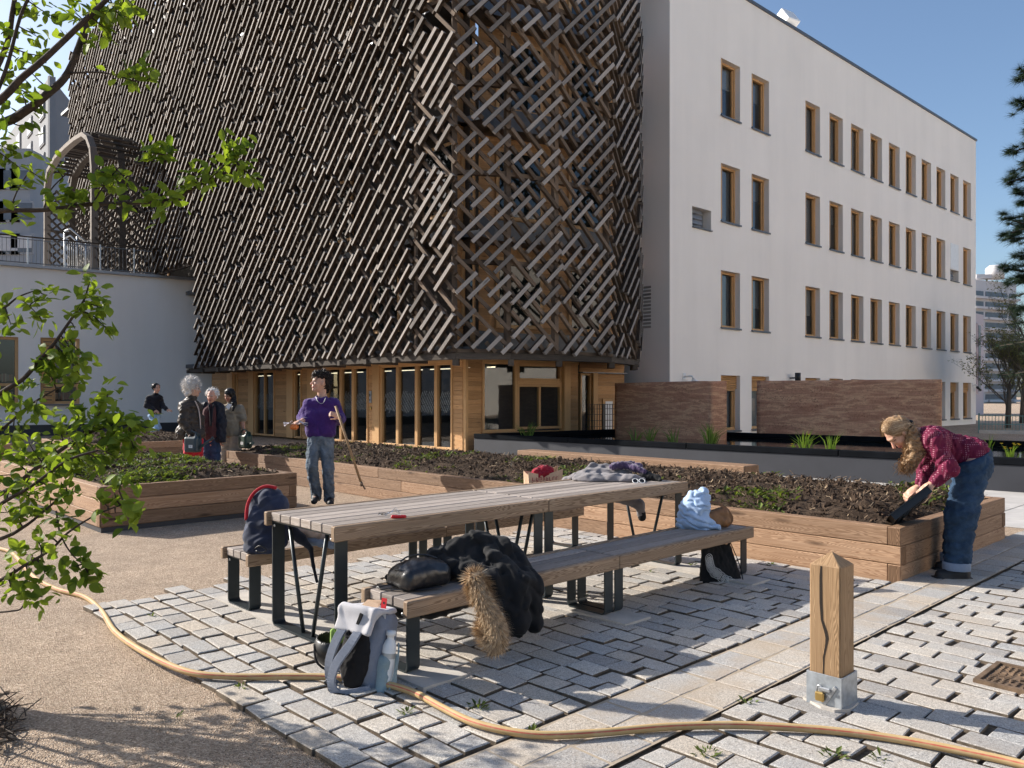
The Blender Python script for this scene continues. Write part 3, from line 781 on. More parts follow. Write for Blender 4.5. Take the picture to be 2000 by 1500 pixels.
def reed(label, px, py, Y, n, hgt, spread, seed, flower=0, cat="plant"):
    g = random.Random(seed); c = P(px, py, Y); c.z = .40
    t = thing("reed_clump", label, cat, c, 0, "reeds in the pond"); b = MB(); fl = MB()
    for i in range(n):
        a = g.uniform(0, 6.28); o = c + Vector((math.cos(a), math.sin(a), 0)) * g.uniform(0, spread * .4)
        h = hgt * g.uniform(.5, 1.0); ln = Vector((math.cos(a + g.uniform(-.8, .8)), math.sin(a), 0)) * spread * g.uniform(.3, 1.3)
        s_ = Vector((1, .3, 0)).normalized() * g.uniform(.008, .014); r = g.random()
        p0, p1, p2 = o, o + ln * .35 + Vector((0, 0, h * .65)), o + ln + Vector((0, 0, h))
        b.poly([p0 - s_, p0 + s_, p1 + s_ * .8, p1 - s_ * .8], r); b.poly([p1 - s_ * .8, p1 + s_ * .8, p2 + s_ * .1, p2 - s_ * .1], r)
        if i < flower:
            for k in range(5):
                q = p2 + Vector((math.cos(k * 1.26) * .025, math.sin(k * 1.26) * .025, .01))
                fl.poly([p2, p2 + (q - p2) * .6 + Vector((.01, 0, .012)), q, p2 + (q - p2) * .6 - Vector((.01, 0, -.012))])
    b.build("blades", M['reed'], t)
    if flower: fl.build("yellow_flower", M['yellow'], t)
M['yellow'] = plain("yellow_petals", (.75, .52, .03), .6)
reed("sparse reed clump beside the pond's left rim under the window", 1030, 850, 20.3, 26, .42, .35, 1)
reed("short reeds standing left in front of the shorter earth wall", 1240, 855, 18.6, 12, .35, .25, 2)
reed("tall thin reeds at the middle of the shorter earth wall", 1268, 858, 18.0, 14, .45, .25, 3)
reed("reeds leaning before the right half of the shorter earth wall", 1315, 862, 17.4, 14, .4, .25, 4)
reed("dense reed clump at the right end of the shorter earth wall", 1388, 866, 16.6, 40, .5, .3, 5)
reed("bright tall reeds with a yellow flower before the longer earth wall", 1572, 872, 14.6, 26, .46, .22, 6, 1)
reed("bright fan of reeds left of the bending woman", 1622, 874, 14.3, 18, .46, .2, 7)
reed("low plant with small yellow flower at the pond rim", 1547, 872, 14.8, 8, .2, .08, 8, 3)
reed("yellow marsh flowers behind the bending woman", 1975, 884, 13.2, 16, .3, .2, 9, 9)
reed("dry pale reed stalks right behind the bending woman", 1932, 880, 13.6, 12, .42, .1, 10)
# ------------------------------------------------------------------ white building
WA = Vector((308 / F * 23.8, 23.8, 0)); WD = Vector((.7395, .673, 0)).normalized(); WN = Vector((WD.y, -WD.x, 0))   # WN: outwards, to the camera
def wt(px): return onwall(px, WA, WD)
def wall_with_holes(b, A, D, N, L, z0, z1, holes, deep, m=0):
    ts = sorted({0.0, L, *[h[0] for h in holes], *[h[1] for h in holes]}); zs = sorted({z0, z1, *[h[2] for h in holes], *[h[3] for h in holes]})
    Q = lambda t, z, q=0: A + D * t - N * q + Vector((0, 0, z))
    for i in range(len(ts) - 1):
        for j in range(len(zs) - 1):
            tm, zm = (ts[i] + ts[i + 1]) / 2, (zs[j] + zs[j + 1]) / 2
            if any(h[0] < tm < h[1] and h[2] < zm < h[3] for h in holes): continue
            b.poly([Q(ts[i], zs[j]), Q(ts[i + 1], zs[j]), Q(ts[i + 1], zs[j + 1]), Q(ts[i], zs[j + 1])], .5, m)
    for (a, c, e, f) in holes:
        b.poly([Q(a, e), Q(a, f), Q(a, f, deep), Q(a, e, deep)], .5, m); b.poly([Q(c, e), Q(c, e, deep), Q(c, f, deep), Q(c, f)], .5, m)
        b.poly([Q(a, f), Q(c, f), Q(c, f, deep), Q(a, f, deep)], .5, m); b.poly([Q(a, e), Q(a, e, deep), Q(c, e, deep), Q(c, e)], .5, m)
M['shade2'] = plain('pale_blind', (.30, .30, .30), .8, 0, .08, 3)
WH = 14.6; WL = wt(1906)
white = thing("white_building", "white rendered four storey building with rows of timber framed windows", "building", WA + WD * WL / 2)
cols = [1408, 1468, 1573, 1620, 1662, 1700, 1736, 1769, 1800, 1829, 1856, 1881]
rows = [(10.43, 12.28), (7.04, 8.91), (3.63, 5.48), (.30, 2.11)]
DEEP = .36; holes = []; wins = []
for ri, (z0, z1) in enumerate(rows):
    for ci, px in enumerate(cols):
        t0 = wt(px); t1 = t0 + 1.12
        if ri == 1 and ci == 10: z0b, z1b = 7.04, 7.62; holes.append((t0, t1, z0b, z1b)); wins.append(("vent", t0, t1, z0b, z1b)); continue
        holes.append((t0, t1, z0, z1)); wins.append(("door" if ri == 3 else "win", t0, t1, z0, z1))
tv0, tv1 = wt(1352), wt(1389); zv = (6.62, 7.28)
holes.append((tv0, tv1, *zv)); wins.append(("vent", tv0, tv1, *zv))
b = MB(); wall_with_holes(b, WA, WD, WN, WL, -.3, WH, holes, DEEP)
SD = Vector((-.69, .724, 0))
LA = WA + SD * 12
b.poly([LA + Vector((0, 0, -.3)), WA + Vector((0, 0, -.3)), WA + Vector((0, 0, WH)), LA + Vector((0, 0, WH))], .5)
EA = WA + WD * WL; EB = EA + Vector((-WN.x, -WN.y, 0)) * 14
b.poly([EA + Vector((0, 0, -.3)), EB + Vector((0, 0, -.3)), EB + Vector((0, 0, WH)), EA + Vector((0, 0, WH))], .5)
b.poly([WA + Vector((0, 0, WH)), EA + Vector((0, 0, WH)), EB + Vector((0, 0, WH)), LA + Vector((0, 0, WH))], .5)
b.poly([LA + Vector((0, 0, -.3)), EB + Vector((0, 0, -.3)), EB + Vector((0, 0, WH)), LA + Vector((0, 0, WH))], .5)
b.build("wall", M['render'], white)
b = MB(); b.box(WA + WD * (WL / 2) + WN * -.10 + Vector((0, 0, WH + .05)), (WL + .1, .3, .10), WD, WN, ZD)
b.box(WA + SD * 6 + Vector((.1, .1, WH + .05)), (12, .26, .10), SD, Vector((.724, .69, 0)), ZD); b.build("roof_coping", M['zincd'], white)
def white_window(kind, t0, t1, z0, z1):
    Q = lambda t, q, z: WA + WD * t - WN * q + Vector((0, 0, z))
    w = t1 - t0
    if kind == "vent":
        v = MB(); n = max(4, int((z1 - z0) / .14))
        for k in range(n): v.box(Q((t0 + t1) / 2 - .12, .18, z0 + (k + .5) * (z1 - z0) / n), (w - .3, .03, (z1 - z0) / n * .9), WD, (WN + ZD * .5).normalized(), None)
        v.box(Q((t0 + t1) / 2, .322, (z0 + z1) / 2), (w, .01, z1 - z0), WD, WN, ZD)
        o = v.build("vent", M['zinc'], white)
        s_ = MB(); s_.box(Q((t0 + t1) / 2, .12, z0 + .015), (w + .02, .36, .03), WD, WN, ZD); s_.build("sill", M['zincd'], o); return
    f = MB(); a0, a1 = t0 + .02, t1 - .004; sh = .42 if kind == "door" else 0.0
    zt = z1 - sh; fw = .075; q = .24
    f.box(Q(a0 + fw / 2, q, (z0 + zt) / 2), (fw, .11, zt - z0), WD, WN, ZD, .006); f.box(Q(a1 - fw / 2, q, (z0 + zt) / 2), (fw, .11, zt - z0), WD, WN, ZD, .006)
    f.box(Q((a0 + a1) / 2, q, zt - fw / 2), (a1 - a0 - 2 * fw, .11, fw), WD, WN, ZD, .006); f.box(Q((a0 + a1) / 2, q, z0 + .055), (a1 - a0 - 2 * fw, .12, .11), WD, WN, ZD, .006)
    i0, i1 = a0 + fw, a1 - fw; g = .05
    for tt in (i0 + g / 2, i1 - g / 2): f.box(Q(tt, q + .02, (z0 + zt) / 2), (g, .07, zt - z0 - .2), WD, WN, ZD, .004)
    o = f.build("window" if kind == "win" else "door", M['frame'], white)
    p = MB(); p.poly([Q(i0, q + .03, z0 + .1), Q(i1, q + .03, z0 + .1), Q(i1, q + .03, zt - fw), Q(i0, q + .03, zt - fw)]); p.build("pane", M['glass'], o)
    fr_ = rng.choice((0, 0, 0, .25, .45, .6)) if kind == 'win' else 0; zb = z0 + (z1 - z0) * fr_
    r = MB(); r.poly([Q(t0, .361, zb), Q(t1, .361, zb), Q(t1, .361, z1), Q(t0, .361, z1)]); r.build('blind', M['shade'] if rng.random() < .7 else M['shade2'], o)
    if fr_: r = MB(); r.poly([Q(t0, .60, z0), Q(t1, .60, z0), Q(t1, .60, zb + .05), Q(t0, .60, zb + .05)]); r.build('room', M['void'], o)
    s_ = MB()                                           # slatted shutter folded to the left jamb, or louvres over the doors
    if kind == "win":
        n = 22
        for k in range(n): s_.box(Q(t0 + .045, .085, z0 + .1 + (k + .5) * (z1 - z0 - .14) / n), (.05, .13, (z1 - z0) / n * .62), WD, WN, ZD)
        for qq in (.02, .15): s_.box(Q(t0 + .045, qq, (z0 + z1) / 2 + .03), (.05, .035, z1 - z0 - .12), WD, WN, ZD)
        s_.build("shutter", M['frame'], o)
    else:
        for k in range(7): s_.box(Q((a0 + a1) / 2, .17, zt + (k + .5) * sh / 7), (a1 - a0, .10, sh / 7 * .55), WD, (WN - ZD * .5).normalized(), None)
        s_.build("louvre", M['frame'], o)
    l = MB(); l.box(Q((t0 + t1) / 2, .15, z0 + .012), (w + .05, .40, .025), WD, WN, ZD); l.box(Q((t0 + t1) / 2, -.05, z0 - .012), (w + .05, .012, .05), WD, WN, ZD)
    l.build("sill", M['zincd'], o)
for wv in wins: white_window(*wv)
# blind panel in the second row, brown vent at the tower side, roof box, camera, lamp
t0 = wt(1856); b = MB(); b.box(WA + WD * (t0 + .56) + WN * .003 + Vector((0, 0, 8.28)), (1.06, .012, 1.24), WD, WN, ZD, .003); b.build("blind_panel", M['white'], white)
b = MB(); c = P(1257, 600, 24.55); n_ = Vector((-.724, -.69, 0))
for k in range(12): b.box(c + Vector((0, 0, -.62 + k * .11)) + n_ * .02, (.62, .05, .07), SD, n_, ZD)
b.build("wall_louvre", M['lattice'], white)
t = thing("roof_hatch", "white tilted box hatch on the roof edge of the white building", "roof hatch", P(1530, 40, 34))
b = MB(); c = P(1534, 44, 34.2); b.box(c, (.75, .7, .75), Vector((.85, .52, 0)).normalized(), Vector((-.3, .5, .81)).normalized(), None, .03)
b.box(c + Vector((-.02, -.12, -.55)), (.7, .6, .6), WD, WN, ZD, .02); b.build("hatch_box", M['white'], t)
def sec_cam(label, px, py, off, arm, gp):
    tt = wt(px); base = WA + WD * tt; base.z = EYE + (773 - py) / F * base.y
    t = thing("security_camera", label, "camera", base, 0, gp); b = MB(); b.tube([base - WN * .0, base + WN * arm, base + WN * arm - ZD * .1 + WD * .05], .03, 8); b.box(base + WN * .01, (.14, .03, .2), WD, WN, ZD, .005)
    b.build("bracket", M['white'], t); h = MB(); e = base + WN * (arm + .02) - ZD * .16 + WD * .12
    h.tube([e - WD * .12 + ZD * .05, e + WD * .22 - ZD * .10 + WN * .06], .06, 10); h.build("housing", M['white'] if off else M['black'], t)
sec_cam("white security camera on the wall above the shorter earth wall", 1336, 735, 1, .3, None)
sec_cam("small black security camera at the far right wall end", 1899, 752, 0, .2, None)
tt = wt(1543); base = WA + WD * tt + WN * .3; base.z = EYE + (773 - 738) / F * base.y
t = thing("wall_lamp", "black cylinder lamp showing above the longer earth wall", "lamp", base); b = MB(); b.lathe([(0, -.14), (.1, -.14), (.1, .18), (0, .18)], base, 14); b.box(base - WN * .18, (.05, .3, .05), WD, WN, ZD); b.build("lamp_body", M['black'], t)

# ------------------------------------------------------------------ timber tower
TA = Vector((-95 / F * 20.2, 20.2, 0)); TD = Vector((-.6896, .7242, 0)).normalized(); TN = Vector((-TD.y, TD.x, 0)); TN = TN if TN.y < 0 else -TN
TH = 18.3; TL = onwall(138, TA, TD); TW = onwall(415, TA, TD)
tower = thing("timber_tower", "tall timber building wrapped in a lattice of dark diagonal slats", "building", TA + TD * 10)
def tt_(px): return onwall(px, TA, TD)
GF = 2.40
strip_ = [(415, 448, 'clad'), (448, 459, 'post'), (459, 466, 'glass'), (466, 490, 'clad'), (490, 500, 'post'), (500, 538, 'glass2'), (538, 565, 'clad'), (565, 577, 'post'),
          (577, 591, 'glass'), (591, 602, 'clad'), (602, 640, 'panel'), (640, 668, 'glass'), (668, 692, 'glass'), (692, 721, 'glass'), (721, 733, 'clad'), (733, 746, 'post'),
          (746, 779, 'glass'), (779, 816, 'glass'), (816, 854, 'glass'), (854, 886, 'glass'), (886, 905, 'clad')]
def clad(b, A, D, N, t0, t1, z0, z1, step=.118):
    z = z0; n = max(1, round((z1 - z0) / step)); h = (z1 - z0) / n
    for k in range(n):
        up = (ZD + N * .12).normalized()
        b.box(A + D * (t0 + t1) / 2 + N * .012 + Vector((0, 0, z0 + (k + .5) * h)), (t1 - t0 - .004, .028, h * .97), D, (N - ZD * .09).normalized(), None)
def glazed(A, D, N, t0, t1, z0, z1, fw=.055, decal=True, mull=0, parent=None, cat="window", inset=.06):
    f = MB(); Q = lambda t, z, q=0: A + D * t - N * q + Vector((0, 0, z))
    for tt in (t0 + fw / 2, t1 - fw / 2): f.box(Q(tt, (z0 + z1) / 2, 0), (fw, .12, z1 - z0), D, N, ZD, .005)
    f.box(Q((t0 + t1) / 2, z0 + fw / 2), (t1 - t0 - 2 * fw, .11, fw), D, N, ZD, .005); f.box(Q((t0 + t1) / 2, z1 - fw / 2), (t1 - t0 - 2 * fw, .11, fw), D, N, ZD, .005)
    for k in range(mull): f.box(Q(t0 + (t1 - t0) * (k + 1) / (mull + 1), (z0 + z1) / 2), (fw * .9, .11, z1 - z0 - 2 * fw), D, N, ZD, .005)
    o = f.build("window", M['frame'], parent)
    p = MB(); p.poly([Q(t0 + fw, z0 + fw, .02), Q(t1 - fw, z0 + fw, .02), Q(t1 - fw, z1 - fw, .02), Q(t0 + fw, z1 - fw, .02)]); p.build("pane", M['glass'], o)
    if decal:                                          # pale diagonal stripes stuck on the glass
        d = MB(); w = t1 - t0 - 2 * fw; n = int(w / .075); g = random.Random(int(t0 * 100))
        sg = 1 if D.x > 0 else -1
        for k in range(-3, n + 2):
            for (za, zb) in ((1.02, 1.22), (1.18, 1.42), (1.36, 1.52)):
                za += g.uniform(-.05, .05); zb += g.uniform(-.05, .08)
                q0 = t0 + fw + k * .075 + (za - 1.0) * .55 * 1; q1 = q0 + (zb - za) * .55
                if sg < 0: q0 = t0 + t1 - q0; q1 = t0 + t1 - q1
                if min(q0, q1) < t0 + fw + .01 or max(q0, q1) > t1 - fw - .02: continue
                d.poly([Q(q0, za, .014), Q(q0 + .012, za, .014), Q(q1 + .012, zb, .014), Q(q1, zb, .014)])
        if d.F: d.build("stripe_decal", M['decal'], o)
    return o
M['decal'] = plain("frosted_film", (.42, .45, .44), .6)
Z0 = .06
class Split:                                            # every strip of boards and every post becomes a part of its own
    def __init__(s, name, m): s.name = name; s.m = m
    def box(s, *a): q = MB(); q.box(*a); q.build(s.name, M[s.m], tower)
    def strip(s, *a): q = MB(); clad(q, *a); q.build(s.name, M[s.m], tower)
po = Split('timber_post', 'frame'); cl = Split('cladding', 'clad')
for a, c, k in strip_:
    t0, t1 = tt_(c), tt_(a)
    if k == 'clad': cl.strip(TA, TD, TN, t0, t1, Z0, GF)
    elif k in ('post', 'panel'): po.box(TA + TD * (t0 + t1) / 2 - TN * (-.04 if k == 'post' else .02) + Vector((0, 0, (Z0 + GF) / 2)), (t1 - t0, .14, GF - Z0), TD, TN, ZD, .006)
    else: glazed(TA, TD, TN, t0, t1, Z0, GF - .09, .06, True, 1 if k == 'glass2' else 0, tower)
po.box(TA + TD * (TW / 2) + TN * .02 + Vector((0, 0, GF - .045)), (TW, .13, .088), TD, TN, ZD, .004)
# corner facets on the right
C1 = P(905, 773, 20.2); C2 = P(940, 773, 20.7); C3 = P(1128, 773, 22.5); C4 = P(1131, 773, 23.1); C5 = P(1218, 773, 24.3)
for c in (C1, C2, C3, C4, C5): c.z = 0
def facet(a, c):
    D = (c - a); L = D.length; D = D / L; N = Vector((D.y, -D.x, 0)); return a, D, N, L
A_, D_, N_, L_ = facet(C1, C2); po.box(A_ + D_ * .04 + Vector((0, 0, GF / 2)) + N_ * .03, (.10, .12, GF), D_, N_, ZD, .006); cl.strip(A_, D_, N_, .09, L_, .06, GF)
A_, D_, N_, L_ = facet(C2, C3); ft = lambda px: onwall(px, A_, D_)
glazed(A_, D_, N_, ft(940), ft(1008), .50, GF - .05, .07, False, 0, tower)
glazed(A_, D_, N_, ft(1008), ft(1095), 1.84, GF - .08, .08, False, 0, tower)
glazed(A_, D_, N_, ft(1008), ft(1095), .55, 1.76, .07, False, 1, tower)
po.box(A_ + D_ * (ft(940) + ft(1095)) / 2 + Vector((0, 0, .28)), (ft(1095) - ft(940), .13, .44), D_, N_, ZD, .005)
po.box(A_ + D_ * (ft(1008) + ft(1095)) / 2 + Vector((0, 0, 1.8)), (ft(1095) - ft(1008), .14, .09), D_, N_, ZD, .005)
po.box(A_ + D_ * (ft(1095) + ft(1107)) / 2 + N_ * .06 + Vector((0, 0, GF / 2)), (ft(1107) - ft(1095), .24, GF), D_, N_, ZD, .005)
po.box(A_ + D_ * (L_ / 2) + Vector((0, 0, GF - .04)), (L_, .13, .08), D_, N_, ZD, .004)
cl.strip(A_, D_, N_, ft(1107), L_, .06, GF)
A_, D_, N_, L_ = facet(C4, C5); ft = lambda px: onwall(px, A_, D_)
glazed(A_, D_, N_, 0, ft(1152), .1, 2.1, .06, True, 0, tower); po.box(A_ + D_ * (ft(1152) + ft(1161)) / 2 + N_ * .05 + Vector((0, 0, 1.08)), (ft(1161) - ft(1152), .2, 2.1), D_, N_, ZD, .005)
cl.strip(A_, D_, N_, ft(1161), L_, .06, 2.1); cl.strip(A_, D_, N_, 0, L_, 2.14, 2.75)
# small glazed service door behind the black mesh fence
o = MB(); o.box(A_ + D_ * ft(1186) + N_ * .04 + Vector((0, 0, .72)), (ft(1197) - ft(1174), .06, 1.3), D_, N_, ZD, .01); o = o.build("side_door", M['frame'], tower)
p = MB(); p.box(A_ + D_ * ft(1186) + N_ * .075 + Vector((0, 0, .76)), ((ft(1197) - ft(1174)) * .6, .01, 1.05), D_, N_, ZD); p.build("door_panel", M['white'], o)
# interior: floor, back wall, ceiling with lit strip lamps
IN = -TN; r = MB()
ia, ib = TA + IN * .4 + TD * .2, TA + IN * .4 + TD * (TW - .2); ic, id_ = ib + IN * 5, ia + IN * 5
r.poly([ia + ZD * .02, id_ + ZD * .02, ic + ZD * .02, ib + ZD * .02]); r.poly([ia + ZD * 2.6, ib + ZD * 2.6, ic + ZD * 2.6, id_ + ZD * 2.6])
r.poly([id_, ic, ic + ZD * 2.6, id_ + ZD * 2.6]); r.poly([ib, ib + ZD * 2.6, ic + ZD * 2.6, ic])
r.poly([ia, ia + ZD * 2.6, id_ + ZD * 2.6, id_])
r.build("interior_wall", M['room'], tower)
M['lamp'] = NT("lit_lamp"); M['lamp'].base((.9, .85, .7)); M['lamp'].put(M['lamp'].b.inputs["Emission Color"], (1, .86, .58)); M['lamp'].put(M['lamp'].b.inputs["Emission Strength"], 1.3); M['lamp'] = M['lamp'].m
for k in range(9):
    q = MB(); q.box(TA + TD * (.5 + k * 1.55) + IN * 1.0 + ZD * 2.2, (1.15, .05, .022), TD, IN, ZD); q.build("ceiling_lamp", M['lamp'], tower)
# upper storeys behind the lattice: clad walls, windows, floor edges
up = MB()
R3 = [TA + TD * TL, TA, C2 + Vector((.0, .25, 0)), P(1095, 773, 22.0), P(1200, 773, 23.3), P(1245, 773, 25.0)]
for c in R3: c.z = 0
for i in range(len(R3) - 1):
    a, D, N, L = facet(R3[i], R3[i + 1])
    a = a - N * .22
    a = a if i else a - N * .0; up.poly([a + ZD * 2.42, a + D * L + ZD * 2.42, a + D * L + ZD * TH, a + ZD * TH], .3, 1)
    z = 2.6; clad_n = 0
    if i > 0: clad(up, a, D, N, 0, L, 2.42, 14.5, .15)
    n = max(1, int(L / 2.3))
    for k in range(n):
        tm = (k + .5) * L / n
        for f in range(6):
            zc = 3.25 + f * 2.9
            if i == 0 and (k + f) % 2: continue
            w = min(1.5, L / n * .6)
            wn_ = MB(); pn_ = MB(); wn_.box(a + D * tm + N * .06 + ZD * (zc + .95), (w, .08, 1.9), D, N, ZD, .01); pn_.box(a + D * tm + N * .10 + ZD * (zc + .95), (w - .2, .02, 1.7), D, N, ZD)
            pn_.build('pane', M['water'], wn_.build('upper_window', M['frame'], tower))
    for f in range(6):
        z = 2.62 + f * 2.9
        if i == 4: continue
        fl = MB(); fl.box(a + D * L / 2 + N * .36 + ZD * z, (L, .7, .14), D, N, ZD)
        if i > 0: fl.box(a + D * L / 2 + N * .69 + ZD * (z + .25), (L, .03, .42), D, N, ZD)
        fl.build('balcony_slab', M['zincd'], tower)
up.build("upper_wall", [M['clad'], M['darkwood']], tower)
b = MB(); b.poly([R3[0] + ZD * TH, R3[1] + ZD * TH, R3[3] + ZD * TH, R3[5] + ZD * TH, R3[5] + ZD * TH + Vector((-20, 22, 0)), R3[0] + ZD * TH + Vector((10, 10, 0))]); b.build("roof", M['zincd'], tower)
b = MB(); e0 = R3[0]; e1 = e0 + Vector((.72, .69, 0)) * 14; b.poly([e0, e1, e1 + ZD * TH, e0 + ZD * TH]); b.build("end_wall", M['darkwood'], tower)
# the slat lattice: outer bars rising to the right, inner bars crossing, posts and rails
LB = 2.45
def lattice_panel(a, D, N, L, z0, z1, seed, sgn, w, d, dens):
    rails = True; o = MB()
    def slat(p, q_):                                   # weathered outer face; browner sides, darkened with painted shade
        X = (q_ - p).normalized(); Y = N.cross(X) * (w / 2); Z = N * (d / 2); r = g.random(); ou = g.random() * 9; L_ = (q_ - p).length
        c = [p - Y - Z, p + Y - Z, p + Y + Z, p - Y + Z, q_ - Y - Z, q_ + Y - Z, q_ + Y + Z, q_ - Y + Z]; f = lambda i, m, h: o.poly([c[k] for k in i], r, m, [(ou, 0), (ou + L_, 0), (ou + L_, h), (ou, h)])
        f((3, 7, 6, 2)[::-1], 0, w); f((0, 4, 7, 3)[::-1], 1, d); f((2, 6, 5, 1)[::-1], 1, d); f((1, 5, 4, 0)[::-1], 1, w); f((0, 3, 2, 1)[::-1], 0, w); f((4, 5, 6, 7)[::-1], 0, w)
    g = random.Random(seed); q = MB()
    lean = 1 if sgn > 0 else -1                       # sgn +1: t grows to the right in the picture
    up_ = (D * lean + ZD).normalized(); dn = (-D * lean + ZD).normalized()
    W = L; k = math.floor((z0 - W) / dens) * dens + g.uniform(0, dens); idx = g.randint(0, 5)
    Q = lambda t, z, qq: a + D * t + N * qq + ZD * z
    segs = [[(.0, .44), (.54, 1.0)], [(-.06, .98)], [(.02, .36), (.44, 1.05)], [(-.05, .70), (.80, 1.0)], [(.04, 1.06)], [(.0, .28), (.36, .96)]]
    if sgn > 0: segs = [[(.0, .34), (.60, .97)], [(.28, .64)], [(.02, .80)], [(.30, 1.0)], [(.0, .36), (.50, .98)], [(.22, .58), (.70, 1.02)]]
    while k < z1:
        for (s0, s1) in segs[(idx * 5 + idx // 4) % 6]:
            s0 += g.uniform(-.02, .02); s1 += g.uniform(-.02, .02)
            za, zb = k + s0 * W, k + s1 * W
            if zb < z0 + .12 or za > z1 - .12: continue
            if za < z0: s0 = (z0 - k) / W + g.uniform(-.03, .03)
            if zb > z1: s1 = (z1 - k) / W
            if s1 - s0 < .12: continue
            x0, x1 = (s0 * W, s1 * W) if lean > 0 else (W - s0 * W, W - s1 * W)
            slat(Q(x0, k + s0 * W, .06), Q(x1, k + s1 * W, .06))
        idx += 1; k += dens
    k = math.floor((z0 - W) / .42) * .42; idx = 0
    while k < z1:
        for (s0, s1) in ([(.02, .98)] if idx % 3 else [(.02, .45), (.5, .98)]):
            za, zb = k + s0 * W, k + s1 * W
            if zb < z0 + .1 or za > z1 - .1: continue
            if za < z0: s0 = (z0 - k) / W
            if zb > z1: s1 = (z1 - k) / W
            if s1 - s0 < .1: continue
            x0, x1 = (W - s0 * W, W - s1 * W) if lean > 0 else (s0 * W, s1 * W)
            q.bar(Q(x0, k + s0 * W, -.05), Q(x1, k + s1 * W, -.05), .07 if sgn < 0 else .085, .09, N, 0)
        idx += 1; k += .42
    if rails:
        q.box(Q(0, (z0 + z1) / 2, -.17), (.12, .14, z1 - z0), D, N, ZD)
        z = z0 + .02
        while z < z1:
            q.box(Q(L / 2, z, -.17), (L - .124, .13, .10), D, N, ZD); z += 2.05
    lat = o.build("slat_panel", [M['lattice'], M['lattice_shade_side']], tower); q.build("inner_frame", M['lattice_in'] if sgn < 0 else M['lattice_in2'], lat)
LO = 1.0
FA = P(888, 773, 17.95); FA.z = 0
FT = lambda px: onwall(px, FA, TD)
FB = FA + TD * FT(806); n = 22; FA0 = FA; FA = FB; FT = lambda px: onwall(px, FA, TD)
FL = FT(138); W_ = FL / n; tcut = FT(367)
PA0, PA1 = FT(333), FT(150)                            # where the porch grows out of the lattice
for k in range(n):
    z0 = LB if (k + .6) * W_ < tcut else 6.2
    lattice_panel(FA + TD * (k * W_), TD, TN, W_, z0, TH, 100 + k, -1, .060, .095, .46)
F1 = [P(889, 773, 18.15), P(998, 773, 18.35), P(1093, 773, 19.0), P(1196, 773, 20.1), P(1241, 773, 21.6), P(1250, 773, 23.4)]
for c in F1: c.z = 0
F1 = [FA] + F1
for i in range(6):
    a, D, N, L = facet(F1[i], F1[i + 1]); lattice_panel(a, D, N, L, LB, 12.5, 300 + i, 1, .092, .085, .40)
b = MB()                                                # soffit and bottom edge of the lattice
def rim(p, q, z, N): b.box((p + q) / 2 - N * .13 + ZD * z, ((q - p).length, .22, .15), (q - p).normalized(), N, ZD)
rim(FA, FA + TD * tcut, LB - .09, TN)
for i in range(6): a, D, N, L = facet(F1[i], F1[i + 1]); rim(F1[i], F1[i + 1], LB - .09, N)
s_ = [FA + TD * tcut, FA] + F1[1:] ; inner = [C5, C3, C2, C1, TA + TD * tcut]
b.poly([p + ZD * (LB - .02) for p in s_ + [C5, C4, C3, C2, C1, TA + TD * (tcut - .5)]], .4)
k = .7
while k < tcut: b.box(FA + TD * k - TN * .45 + ZD * (LB - .13), (.12, 1.0, .12), TD, TN, ZD); k += W_
for i in range(1, 6): b.box(F1[i] + Vector((0, .3, LB - .22)), (.14, .5, .16), (1, 0, 0), (0, 1, 0), ZD)
b.build("soffit", M['darkwood'], tower)
# drip flashing line above the ground floor
b = MB(); b.box(TA + TD * TW / 2 + TN * .1 + ZD * (GF + .02), (TW, .12, .02), TD, TN, ZD)
a, D, N, L = facet(C2, C3); b.box(a + D * L / 2 + N * .1 + ZD * (GF + .02), (L, .12, .02), D, N, ZD); a, D, N, L = facet(C4, C5); b.box(a + D * L / 2 + N * .1 + ZD * 2.125, (L, .12, .02), D, N, ZD)
b.build("flashing", M['zinc'], tower)
t = thing("intercom", "grey metal intercom panel on the clad pier between the glass doors", "intercom", TA + TD * tt_(726) + ZD * 1.35)
b = MB(); c = TA + TD * tt_(726.5) + TN * .05 + ZD * 1.42; b.box(c, (.11, .04, .34), TD, TN, ZD, .006); b.build("panel", M['steel_light'], t)
b = MB(); b.box(c + TN * .022 + ZD * .05, (.05, .01, .08), TD, TN, ZD); b.box(c + TN * .022 - ZD * .09, (.04, .01, .04), TD, TN, ZD); b.build("button", M['black'], t)
b = MB(); b.lathe([(0, 0), (.045, 0), (.045, .02), (0, .02)], c - ZD * .33, 14, None, 0, TD, ZD, TN); b.build("key_cover", M['brass'], t)

M['books'] = NT('book_spines'); M['books'].base(M['books'].ramp(M['books'].attr('rnd'), [(0, (.25, .08, .05)), (.3, (.45, .38, .28)), (.6, (.10, .14, .2)), (.8, (.5, .2, .08)), (1, (.3, .28, .25))]), .7); M['books'] = M['books'].m
# ------------------------------------------------------------------ left wing with roof terrace
NA = P(430, 773, 32.6); NA.z = 0; ND = Vector((-.815, -.58, 0)).normalized(); NN = Vector((-ND.y, ND.x, 0)); NN = NN if NN.y < 0 else -NN
nt = lambda px: onwall(px, NA, ND)
NH = 6.05; NL = 30.0
wing = thing("terrace_wing", "low white wing with a roof terrace joined to the timber building", "building", NA + ND * NL / 2)
zs = lambda px, py: EYE + (773 - py) / F * (NA + ND * nt(px)).y
hl = [(nt(36), nt(-70), zs(0, 788), zs(0, 657)), (nt(156), nt(79), zs(110, 789), zs(110, 660))]
b = MB(); wall_with_holes(b, NA, ND, NN, NL, .40, NH, hl, .25)
b.poly([NA + ZD * NH, NA + ND * NL + ZD * NH, NA + ND * NL - NN * 14 + ZD * NH, NA - NN * 14 + ZD * NH]); b.build("wall", M['render_wing'], wing)
